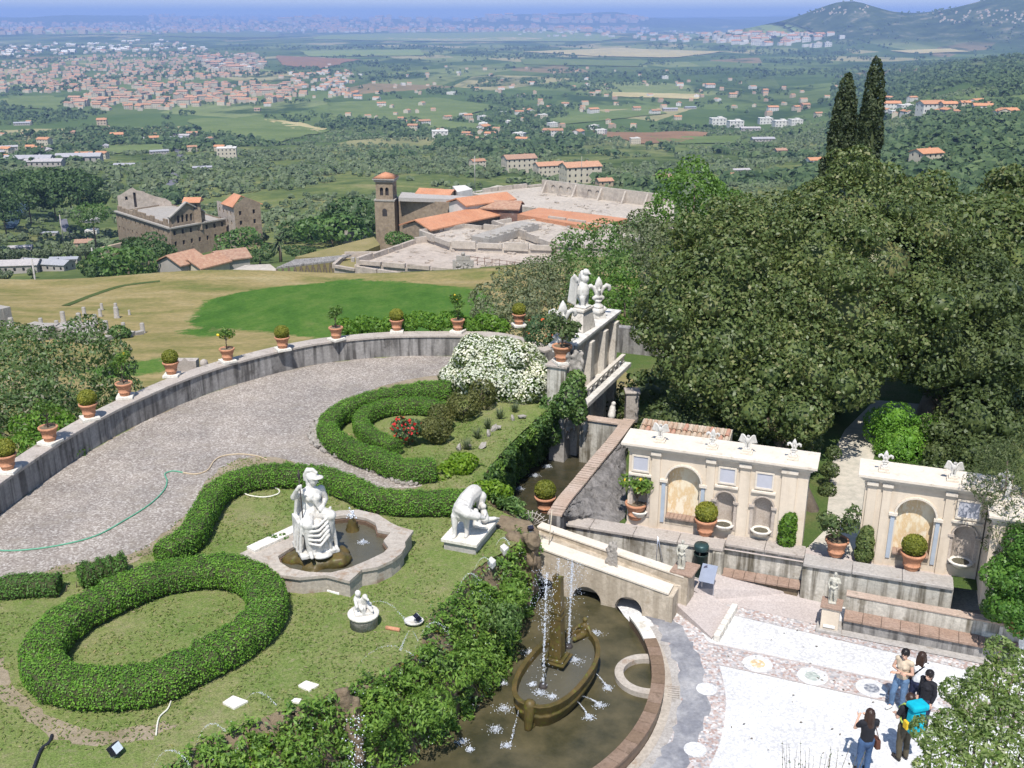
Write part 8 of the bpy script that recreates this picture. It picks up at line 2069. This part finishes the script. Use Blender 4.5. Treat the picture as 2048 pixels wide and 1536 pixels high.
s0, s1 = at(474, 484, MZ), at(526, 477, MZ); sh = atY(474, 412, s0.y).z - MZ; d = (s1 - s0); SL = d.length; d.normalize(); nn = Vector((-d.y, d.x, 0))
mb = MB(); O2 = s0 - mo_
mb.panel(O2, d, (0, 0, 1), [(0, -6), (SL, -6), (SL, sh), (SL * .45, sh + 2.6), (0, sh)], [rect(SL * u - .45, SL * u + .45, v, v + 1.5) for u in (.22, .74) for v in (1.2, sh * .45, sh * .72)], .5, back=1)
mb.panel(O2 + nn * 14, -nn, (0, 0, 1), rect(0, 14, -6, sh), [rect(u - .4, u + .4, v, v + 1.3) for u in (2, 5, 8, 11) for v in (1.2, sh * .45, sh * .72)], .5, back=1, front=2)
mb.panel(O2 + d * SL, nn, (0, 0, 1), rect(0, 14, -6, sh), [], .5); mb.build('second_wing', ['ruin_brick', 'iron_and_opening_shade', 'ruin_white'], ml)  # dark window backs are painted shade of the wing's inside
mb = MB(); mb._add([tuple(O2 + d * u + nn * v + Vector((0, 0, z))) for u, v, z in ((-.8, -.4, sh - .3), (-.8, 9, sh - .3), (SL * .45, 9, sh + 2.7), (SL * .45, 3, sh + 2.7), (SL + .8, -.4, sh - .3), (SL + .8, 7, sh - .3))], [(0, 1, 2, 3), (3, 2, 5, 4), ]); 
ro_ = mb.build('wing_roof', 'roof_orange', ml); bm = bmesh.new(); bm.from_mesh(ro_.data); bmesh.ops.recalc_face_normals(bm, faces=bm.faces); bm.to_mesh(ro_.data); bm.free(); sm_ = ro_.modifiers.new('t', 'SOLIDIFY'); sm_.thickness = .3
# cottages below the mill
hs = empty('row_cottage', at(330, 552, -44), 'cluster of old cottages with weathered red roofs below the mill', 'cottages')
gable(hs, 'cottage', (335, 512), (385, 500), 4.6, -36.5, 2.0, 'roof_old', 'wall_grey', 7)
gable(hs, 'cottage', (378, 520), (435, 506), 4.2, -37.5, 1.8, 'roof_old', 'wall_cream', 7)
gable(hs, 'cottage', (430, 504), (488, 497), 4.0, -37.5, 1.7, 'roof_old', 'wall_grey', 7)
bw = MB(); a = at(205, 515, MZ + 4); b = at(245, 505, MZ + 4); bw.beam(a + Vector((0, 0, -1)), b + Vector((0, 0, -1)), 1, 8); tag(bw.build('buttress_wall', 'wall_tan'), 'plain tan wall end beside the mill at the left', 'wall')
# date palm
pq_ = hit(561, 517); pq_ = atY(561, 517, 285); pe_ = empty('palm_tree', (pq_.x, pq_.y, pq_.z), 'single date palm between the mill and the ruins', 'palm'); mb = MB(); ptop = atY(560, 482, 285).z - pq_.z
mb.tube([(0, 0, -3), (.1, 0, ptop * .5), (0, 0, ptop)], [.5, .42, .4], 8); mb.build('trunk', 'bark', pe_)
leafy('palm_leaf', [(0, (.04, .065, .022)), (1, (.085, .12, .045))], .2, .5, 0)
g = np.random.default_rng(5)
for k in range(34):
    a = g.uniform(0, 6.28); el = g.uniform(-.5, 1.3); L = g.uniform(2.6, 3.6); vv = []; fs = []
    for j in range(7):
        f = j / 6; r_ = L * f * math.cos(el * (1 - .3 * f)); z_ = ptop + L * f * math.sin(el) - 1.6 * f * f; w_ = .42 * (1 - f * .8); c_, s_ = math.cos(a), math.sin(a)
        vv += [(r_ * c_ - s_ * w_, r_ * s_ + c_ * w_, z_ - .25 * w_), (r_ * c_, r_ * s_, z_), (r_ * c_ + s_ * w_, r_ * s_ - c_ * w_, z_ - .25 * w_)]
    for j in range(6):
        for s in (0, 1): fs.append((j * 3 + s, j * 3 + s + 1, j * 3 + s + 4, j * 3 + s + 3))
    mb = MB(); mb._add(vv, fs); mb.build('frond', 'palm_leaf', pe_)
# trees around the mill and the valley
def far_tree(x, y, Y, w, h_, mat, label, seed, group, n=900, cat='tree'):
    base = atY(x, y, Y); g = np.random.default_rng(seed); L = [[g.uniform(-w * .3, w * .3), g.uniform(-w * .3, w * .3), h_ * g.uniform(.35, .8), w * g.uniform(.25, .38), w * g.uniform(.25, .38), h_ * g.uniform(.18, .28)] for _ in range(8)]
    e = empty('valley_tree', base, label, cat, group); link('crown', crown_mesh('crown', L, n, max(.55, w * .075), mat, seed, .3, .5), e); mb = MB(); mb.tube([(0, 0, -4), (0, 0, h_ * .5)], [.35, .2], 6); mb.build('trunk', 'bark', e)
leafy('valley_leaf', [(0, (.035, .07, .022)), (.5, (.055, .10, .03)), (1, (.085, .14, .045))], .25, .6, .2)
for k, (x, y, Y, w, h_) in enumerate(((60, 430, 470, 20, 16), (110, 425, 480, 24, 18), (160, 425, 470, 22, 17), (20, 410, 500, 22, 18), (100, 390, 520, 22, 16), (45, 395, 540, 20, 15), (10, 450, 440, 16, 12), (140, 400, 510, 20, 15), (185, 420, 465, 14, 11))):
    far_tree(x, y, Y, w, h_, 'valley_leaf', 'dark tree of the river wood in the left valley, %s from the left edge' % ORD[sorted((60, 110, 160, 20, 100, 45, 10, 140, 185)).index(x)], 100 + k, 'river wood trees', 1500)
for k, (x, y, Y, w, h_, lb) in enumerate(((260, 565, 235, 15, 9, 'dark thicket tree at the field edge left of the cottages'), (215, 570, 240, 12, 7, 'dark bush at the field edge, left of the thicket tree'), (300, 545, 250, 12, 9, 'dark tree against the left cottage wall'), (285, 528, 300, 11, 6, 'green tree growing at the mill corner'), (322, 518, 305, 7, 4, 'green bush under the mill windows'), (255, 515, 310, 9, 6, 'green bush at the foot of the mill side wall'), (485, 515, 300, 14, 9, 'green tree between the mill wings and the palm'), (520, 525, 285, 9, 5, 'pale bush left of the palm'), (600, 515, 275, 8, 3, 'bright low bush right of the palm'), (665, 490, 330, 22, 11, 'dense green trees on the slope left of the bell tower'), (720, 470, 340, 22, 11, 'dense green trees behind the cliff edge wall'), (620, 490, 350, 18, 8, 'green thicket on the slope right of the palm'), (190, 475, 330, 9, 12, 'dark conical tree left of the mill'))):
    far_tree(x, y, Y, w, h_, 'valley_leaf' if k % 3 else 'mul_leaf', lb, 130 + k, None, 1100)
for k, (x, y, Y, h_) in enumerate(((75, 590, 190, 7), (190, 545, 240, 6), (125, 470, 350, 7), (1163, 340, 620, 8), (950, 372, 420, 12))):
    q = atY(x, y, Y); mb = MB(); mb.tube([(q.x, q.y, q.z - 3), (q.x, q.y, q.z + h_)], .16, 6); tag(mb.build('utility_pole', 'concrete_grey'), ('thin pale pole at the edge of the dry field', 'thin pale pole left of the mill tan wall', 'thin pole by the valley road', 'thin pole near the far barracks', 'thin pale mast behind the sanctuary hall')[k], 'pole')
# ================================================================== water
t = NT('spray'); t.col((.62, .65, .70)); t.b.inputs['Roughness'].default_value = .25; t.b.inputs['Specular IOR Level'].default_value = .6; t.done()
OCT = (np.array([[1, 0, 0], [-1, 0, 0], [0, 1, 0], [0, -1, 0], [0, 0, 1], [0, 0, -1.]]), np.array([[0, 2, 4], [2, 1, 4], [1, 3, 4], [3, 0, 4], [2, 0, 5], [1, 2, 5], [3, 1, 5], [0, 3, 5]]))
def drops(P, r_, g):
    V0, F0 = OCT; n = len(P); m = len(V0); rr = r_ * g.uniform(.4, 1.4, n)
    V = V0[None] * rr[:, None, None] * np.array([1, 1, 1.3]) + P[:, None, :]
    return V.reshape(-1, 3), (F0[None] + (np.arange(n) * m)[:, None, None]).reshape(-1, 3)
def jet(name, label, P, r_, seed=1, group=None):
    g = np.random.default_rng(seed); V, F_ = drops(np.asarray(P, float), r_, g); o = link(name, fast_mesh(name, V, F_, ['spray'], smooth=True)); return tag(o, label, 'water jet', group, 'stuff')
def arc(a, b, h_, n, g, sp=.015):
    a, b = np.array(a), np.array(b); t_ = g.random(n); P = a + (b - a) * t_[:, None]; P[:, 2] += 4 * h_ * t_ * (1 - t_); return P + g.normal(0, 1, P.shape) * sp * (.3 + t_[:, None])
g = np.random.default_rng(77)
def vjet(x, y, z, h_, seed, label):
    g = np.random.default_rng(seed); b = np.array(at(x, y, z)); n1 = 300
    t_ = g.random(n1); P = b + np.stack([g.normal(0, .012, n1) + .05 * t_, g.normal(0, .012, n1), t_ * h_], 1)
    n2 = 420; t2 = g.random(n2) ** .6; sp = .04 + .16 * t2[::1]; Q = b + np.stack([.04 + g.normal(0, 1, n2) * (.05 + .11 * (1 - np.abs(t2 - .75))), g.normal(0, .1, n2), h_ * (1.04 - .55 * (1 - t2) ** .8) - .0], 1)
    n3 = 150; f3 = g.random(n3); Q3 = b + np.stack([.05 + g.normal(0, .20, n3), g.normal(0, .18, n3), h_ * f3], 1)
    c = np.vstack([P, P + g.normal(0, .008, P.shape)])
    jet('water_jet', label, np.vstack([c, c + g.normal(0, .006, c.shape), Q]), .0085, seed); return Q3
d3 = vjet(1086, 1372, .6, atY(1095, 1150, at(1086, 1374, .6).y).z - .6, 5, 'tall white water jet rising from the prow of the stone boat')
d4 = vjet(1137, 1292, .6, atY(1152, 1125, at(1137, 1292, .6).y).z - .6, 6, 'thinner tall water jet beside the obelisk')
q = ob.location; P = np.column_stack([q.x + g.normal(0, .02, 60), q.y + g.normal(0, .02, 60), q.z + oz + g.random(60) * .55]); jet('water_jet', 'fine spray rising from the broken tip of the obelisk', P, .010, 8)
jet('falling_drops', 'scattered falling drops around the boat jets', np.vstack([d3, d4]), .008, 9)
def splash(x, y, z, r_, seed, label=None):
    g = np.random.default_rng(seed); b = np.array(at(x, y, z)); n = 260; rr = r_ * np.abs(g.normal(0, .42, n)); a = g.uniform(0, 6.28, n); P = b + np.stack([rr * np.cos(a) * 1.4, rr * np.sin(a), np.abs(g.normal(0, .05, n)) * np.exp(-rr / r_)], 1)
    return tag(jet('splash', label or 'white splash on the pool water', P, .009, seed), None, 'splash', 'splashes on the pool')
for k, (x, y, r_) in enumerate(((1010, 1418, .22), (992, 1460, .20), (1013, 1493, .12), (925, 1485, .15), (1060, 1307, .22), (1008, 1368, .1), (1215, 1378, .12), (1200, 1412, .15), (1178, 1436, .14), (1190, 1268, .2), (940, 1500, .08))): splash(x, y, POOLZ, r_, 200 + k)
for k, (x, y, r_) in enumerate(((1150, 1322, .24), (1080, 1388, .2), (1065, 1370, .1), (1105, 1395, .12))): tag(splash(x, y, .56, r_, 220 + k, 'white splash inside the stone boat'), None, None, 'splashes in the boat')
for k, (x, y) in enumerate(((1012, 1018), (1027, 998), (1040, 978), (1070, 952), (1096, 934), (1120, 918), (1136, 900), (1018, 985))): tag(splash(x, y, CANZ, .15, 240 + k, 'white splash on the canal water'), None, None, 'splashes on the canal')
for k, (x, y) in enumerate(((726, 1086), (660, 1118), (640, 1128))): tag(splash(x, y, BZ - .19, .14, 260 + k, 'white splash on the basin water'), None, None, 'splashes in the lobed basin')
for k, (x, y) in enumerate(((612, 1122), (705, 1060))): 
    b = np.array(at(x, y, BZ - .2)) + np.array([0, 0, .38]); g = np.random.default_rng(k); P = b + np.stack([g.normal(0, .06, 70), g.normal(0, .06, 70), np.abs(g.normal(0, .09, 70))], 1); jet('water_jet', ('low bubbling jet on the near nozzle of the lobed basin', 'low bubbling jet on the far nozzle of the lobed basin')[k], P, .022, 270 + k)
ARCS = [((740, 1206, .6), (815, 1246, .15), .25, 'thin water arc from the seated pair into the dish'), ((818, 1262, .1), (800, 1302, 0), .03, 'short left water trickle below the dish'), ((825, 1262, .1), (850, 1320, -.3), .1, 'right water trickle below the dish'), ((690, 1368, .0), (850, 1335, -.3), .75, 'wide water arc above the fern bank in the middle'), ((830, 1258 + 40, 0), (900, 1275, -.3), .55, 'water arc on the bank right of the dish'),
        ((905, 1215, 0), (960, 1165, -.2), .55, 'water arc on the bank below the wolf'), ((945, 1150, 0), (985, 1130, .1), .35, 'small water arc left of the second stone spout'), ((990, 1095, .1), (1020, 1090, .1), .25, 'small water arc beside the first stone spout'), ((385, 1515, 0), (455, 1470, -.1), .5, 'water arc over the bank at the lower left'), ((300, 1550, 0), (380, 1530, 0), .45, 'water arc nearest the bottom left on the bank'), ((490, 1400, 0), (560, 1420, -.1), .3, 'faint water arc beside the pale slab')]
for k, (a, b, h_, lb) in enumerate(ARCS):
    A_, B_ = at(a[0], a[1], LAWN + a[2]), at(b[0], b[1], LAWN + b[2]); jet('water_arc', lb, arc(A_, B_, h_, 110, np.random.default_rng(300 + k), .012), .0065, 300 + k)
SP_ = [((1045, 1395, .5), (1020, 1490, POOLZ), 'water spout from the prow of the boat'), ((1152, 1400, .3), (1178, 1434, POOLZ), 'side spout of the boat nearest the prow'), ((1163, 1392, .3), (1200, 1410, POOLZ), 'side spout of the boat, second from the prow'), ((1185, 1340, .35), (1215, 1376, POOLZ), 'side spout of the boat toward the obelisk')]
for k, (a, b, lb) in enumerate(SP_): jet('water_spout', lb, arc(at(*a), at(*b), .04, 110, np.random.default_rng(330 + k), .010), .009, 330 + k)
g = np.random.default_rng(5); P, N = surf_points(bank, 520, g); P = P + N * .28; jet('spray_drops', 'glittering drops scattered over the fern bank', P, .010, 350)
P = np.array(at(700, 1410, LAWN)) + np.column_stack([g.normal(.15, .12, 160), g.normal(-.35, .06, 160), -g.random(160) * 2.0]); jet('waterfall', 'thin streaks of water falling down the dark rock', P, .016, 351)

# ================================================================== people
plain('skin', (.52, .32, .23), .5, var=.06); plain('hair_black', (.012, .009, .008), .4, var=.3); plain('hair_brown', (.035, .018, .012), .4, var=.3)
for nm, c in (('cloth_beige', (.46, .37, .27)), ('cloth_white', (.74, .74, .74)), ('cloth_black', (.014, .014, .018)), ('denim', (.045, .085, .17)), ('denim_pale', (.10, .17, .28)), ('cloth_olive', (.075, .062, .04)), ('cloth_navy', (.02, .025, .06)), ('pack_blue', (.0, .33, .42)), ('pack_green', (.35, .45, .1)), ('leather', (.09, .035, .022)), ('shoe_white', (.6, .58, .55)), ('shoe_dark', (.03, .025, .022)), ('paper', (.7, .74, .78)), ('strap_yellow', (.6, .38, .02))):
    plain(nm, c, .85, var=.18, s=9)
def hand(mb, wrist, direction, side, curl=.5):
    """palm and five tapering fingers, thumb from the side of the palm"""
    d = Vector(direction).normalized(); s = d.cross(Vector((0, 0, 1)))
    s = s.normalized() if s.length > .1 else Vector((1, 0, 0)); s *= side; nrm = s.cross(d) * side
    w = Vector(wrist); palm = w + d * .05
    mb.cap(w, w + d * .075, .026, .034, 8)
    for k, (off_, ln) in enumerate(((-.028, .068), (-.009, .078), (.010, .072), (.028, .058))):
        a = w + d * .08 + s * off_; b = a + d * ln * .55 - nrm * .01 * curl; c = b + d * ln * .45 * (1 - curl) - nrm * ln * .5 * curl
        mb.cap(a, b, .0095, .009, 6); mb.cap(b, c, .009, .007, 6)
    a = w + d * .03 - s * .03; b = a + d * .035 - s * .025; mb.cap(a, b, .012, .010, 6); mb.cap(b, b + d * .03 + s * .004, .010, .008, 6)
def person(loc, rz, label, H, pose, wear):
    """pose: dict of joints in a 1.65 m frame (x right of the person, -y ahead); wear: materials"""
    e = empty('person', loc, label, 'person', None, rz); e.scale = (H / 1.65,) * 3
    J = dict(hipL=(-.085, 0, .86), hipR=(.085, 0, .86), kneeL=(-.09, -.02, .47), kneeR=(.09, -.02, .47), ankL=(-.09, .02, .09), ankR=(.09, .02, .09), toeL=(-.10, -.14, .04), toeR=(.10, -.14, .04), waist=(0, 0, 1.0), chest=(0, .0, 1.24), neck=(0, .01, 1.40), head=(0, -.02, 1.53), shL=(-.165, .01, 1.35), shR=(.165, .01, 1.35), elL=(-.20, .03, 1.08), elR=(.20, .03, 1.08), wrL=(-.19, -.05, .86), wrR=(.19, -.05, .86))
    J.update(pose); V_ = {k: Vector(v) for k, v in J.items() if k != 'curl'}
    fem = 1
    mb = MB()
    mb.cap(V_['hipL'].lerp(V_['hipR'], .5), V_['waist'], .135, .115); mb.cap(V_['waist'], V_['chest'], .115, .135); mb.cap(V_['shL'], V_['shR'], .06, .06); mb.ball(V_['chest'], .13, 12, (1.15, .8, 1.1))
    mb.cap(V_['chest'] + Vector((0, 0, .1)), V_['neck'], .075, .05); mb.cap(V_['neck'], V_['head'] + Vector((0, .01, -.06)), .048, .046)
    hd = V_['head']; look = Vector(pose.get('look', (0, -1, 0))).normalized(); sd = look.cross(Vector((0, 0, 1))).normalized(); up = sd.cross(look)
    mb.ball(hd + Vector((0, 0, .02)) - look * .01, .092, 14, (.88, 1.0, 1.18)); mb.ball(hd + look * .035 - up * .055, .055, 10, (.9, .95, 1))
    mb.cap(hd + look * .088, hd + look * .108 - up * .025, .010, .014, 6)                       # nose
    for s in (-1, 1):
        mb.ball(hd + sd * (.082 * s) - up * .005, .022, 6, (.5, 1, 1.4)); mb.ball(hd + look * .076 + sd * (.033 * s) + up * .028, .016, 6)
    mb.cap(hd + look * .085 - up * .052 - sd * .02, hd + look * .085 - up * .052 + sd * .02, .009, .009, 6)
    for s, S in ((-1, 'L'), (1, 'R')):
        mb.cap(V_['hip' + S], V_['knee' + S], .082, .056); mb.cap(V_['knee' + S], V_['ank' + S], .056, .036); mb.cap(V_['ank' + S], V_['toe' + S], .036, .03)
        mb.cap(V_['sh' + S], V_['el' + S], .047, .038); mb.cap(V_['el' + S], V_['wr' + S], .037, .025)
    body = blob_mesh('body', mb, 'skin', .014, 2, .4, None, .55)
    hb = MB()
    for s, S in ((-1, 'L'), (1, 'R')): hand(hb, V_['wr' + S], V_['wr' + S] - V_['el' + S], s, pose.get('curl', .4))
    hm = hb.mesh('h', 'skin'); bm = bmesh.new(); bm.from_mesh(body); bm.from_mesh(hm); bm.to_mesh(body); bm.free()
    for p_ in body.polygons: p_.use_smooth = True
    link('body', body, e)
    # trousers
    mb = MB(); mb.cap(V_['hipL'].lerp(V_['hipR'], .5), V_['waist'] - Vector((0, 0, .03)), .150, .128)
    for S in 'LR': mb.cap(V_['hip' + S], V_['knee' + S], .100, .072); mb.cap(V_['knee' + S], V_['ank' + S] + Vector((0, 0, .02)), .072, .060)
    link('trousers', blob_mesh('trousers', mb, wear['legs'], .017, 1, .4, (.08, .02), .6), e)
    # top
    mb = MB(); mb.cap(V_['waist'] - Vector((0, 0, .08)), V_['chest'], .142, .150); mb.ball(V_['chest'], .147, 12, (1.18, .85, 1.1)); mb.cap(V_['shL'], V_['shR'], .072, .072); mb.cap(V_['chest'] + Vector((0, 0, .1)), V_['neck'] - Vector((0, 0, .03)), .09, .058)
    sl_ = wear.get('sleeve', .55)
    for S in 'LR':
        if sl_ > 0: mb.cap(V_['sh' + S], V_['sh' + S].lerp(V_['el' + S], min(1, sl_)), .064, .056)
        if sl_ > 1: mb.cap(V_['el' + S], V_['el' + S].lerp(V_['wr' + S], sl_ - 1), .056, .044)
    for s in (-1, 1): mb.ball(V_['chest'] + Vector((s * .065, -.10, -.01)), .062, 8)
    link('shirt', blob_mesh('shirt', mb, wear['top'], .016, 1, .4, (.09, .018), .6), e)
    for S in 'LR':
        mb = MB(); a = V_['ank' + S]; tt = V_['toe' + S]; mb.cap(a - Vector((0, 0, .03)), tt, .05, .042); mb.cap(a - Vector((0, 0, .04)), a + (a - tt).normalized() * .03 - Vector((0, 0, .05)), .045, .038); link('shoe', blob_mesh('shoe', mb, wear['shoes'], .014, 1), e)
    # hair
    mb = MB(); mb.ball(hd + Vector((0, 0, .045)) - look * .022, .108, 14, (.95, 1.05, 1.05)); ln = wear.get('hair_len', .1)
    mb.cap(hd - look * .06, hd - look * .075 - Vector((0, 0, ln)), .085, .06 + .03 * (ln > .2))
    if ln > .15:
        for s in (-1, 1): mb.cap(hd + sd * (.075 * s) - look * .02, hd + sd * (.09 * s) - look * .04 - Vector((0, 0, ln)), .045, .05)
    hm2 = MB(); link('hair', blob_mesh('hair', mb, wear['hair'], .014, 1, .5, (.04, .018)), e)
    return e, V_
# woman photographing, seen from behind
w1, J1 = person(at(1724, 1546, 0), R(186), 'woman with long dark hair in black top and jeans taking a photograph', 1.66, dict(elR=(.25, -.10, 1.14), wrR=(.09, -.3, 1.27), elL=(-.25, -.10, 1.14), wrL=(-.09, -.3, 1.27), look=(0, -1, -.05), curl=.7, kneeL=(-.1, -.04, .47)), dict(top='cloth_black', legs='denim', shoes='shoe_dark', hair='hair_brown', hair_len=.3, sleeve=.5))
mb = MB(); mb.box((0, -.36, 1.36), (.16, .02, .12)); bevel(mb.build('leaflet', 'paper', w1), .004)
hbg = empty('shoulder_bag', w1.location + Vector((.24, .06, 0)), 'brown leather bag hanging at the hip of the photographing woman', 'bag', None, R(190)); mb = MB(); mb.box((0, 0, .78), (.12, .26, .24), taper=.85); bevel(mb.build('pouch', 'leather', hbg), .03); mb = MB(); mb.tube([(0, .1, .9), (.08, .04, 1.2), (.14, 0, 1.42), (.08, -.04, 1.2), (0, -.1, .9)], .010, 5); mb.build('strap', 'leather', hbg)
# backpacker
w2, J2 = person(at(1802, 1518, 0), R(196), 'person in olive trousers carrying a large turquoise backpack', 1.72, dict(elL=(-.24, -.02, 1.12), wrL=(-.12, -.2, 1.06), elR=(.24, -.02, 1.12), wrR=(.14, -.2, 1.06), look=(.2, -1, 0), curl=.6), dict(top='cloth_black', legs='cloth_olive', shoes='shoe_dark', hair='hair_brown', hair_len=.12, sleeve=.6))
bp_ = empty('backpack', w2.location, 'large turquoise hiking backpack worn by the person in olive trousers', 'backpack', None, R(196)); bp_.scale = (1.04,) * 3
mb = MB(); mb.box((0, .25, 1.20), (.36, .24, .56), taper=.92); bevel(mb.build('main_sack', 'pack_blue', bp_), .06, 3)
mb = MB(); mb.box((0, .25, 1.56), (.40, .30, .14)); bevel(mb.build('lid', 'pack_blue', bp_), .05, 3)
mb = MB(); mb.box((0, .39, 1.08), (.28, .08, .26)); bevel(mb.build('pocket', 'pack_blue', bp_), .03, 3)
for s in (-1, 1):
    mb = MB(); mb.box((s * .2, .22, 1.1), (.06, .14, .2)); bevel(mb.build('side_pocket', 'strap_yellow', bp_), .02)
    mb = MB(); mb.tube([(s * .1, .14, 1.48), (s * .13, .0, 1.46), (s * .14, -.12, 1.3), (s * .15, -.02, 1.05), (s * .14, .12, .98)], .022, 6); mb.build('strap', 'pack_green', bp_)
# group of three
w3, _ = person(at(1795, 1418, 0), R(-48), 'woman in beige sleeveless top and jeans standing with folded arms', 1.66, dict(elL=(-.24, -.02, 1.1), wrL=(.06, -.19, 1.14), elR=(.24, -.02, 1.1), wrR=(-.06, -.21, 1.1), look=(.3, -1, -.1), kneeL=(-.12, -.12, .48), ankL=(-.14, -.05, .09), toeL=(-.16, -.22, .05), curl=.6), dict(top='cloth_beige', legs='denim_pale', shoes='shoe_white', hair='hair_black', hair_len=.08, sleeve=.12))
w4_, _ = person(at(1826, 1424, 0), R(150), 'woman with brown hair in white shirt seen from behind in the group', 1.66, dict(elL=(-.23, .0, 1.1), wrL=(-.1, -.2, 1.1), look=(.4, -1, 0)), dict(top='cloth_white', legs='cloth_navy', shoes='shoe_dark', hair='hair_brown', hair_len=.2, sleeve=.6))
sb = MB(); sb.tube([(-.17, .0, 1.42), (-.02, .14, 1.28), (.15, .12, 1.02)], .02, 6); o = sb.build('bag_strap', 'cloth_black', w4_)
w5, _ = person(at(1842, 1458, 0), R(-62), 'person with black hair in dark jacket partly hidden by the leafy treetop', 1.6, dict(look=(.1, -1, 0)), dict(top='cloth_black', legs='cloth_navy', shoes='shoe_dark', hair='hair_black', hair_len=.1, sleeve=1.8))
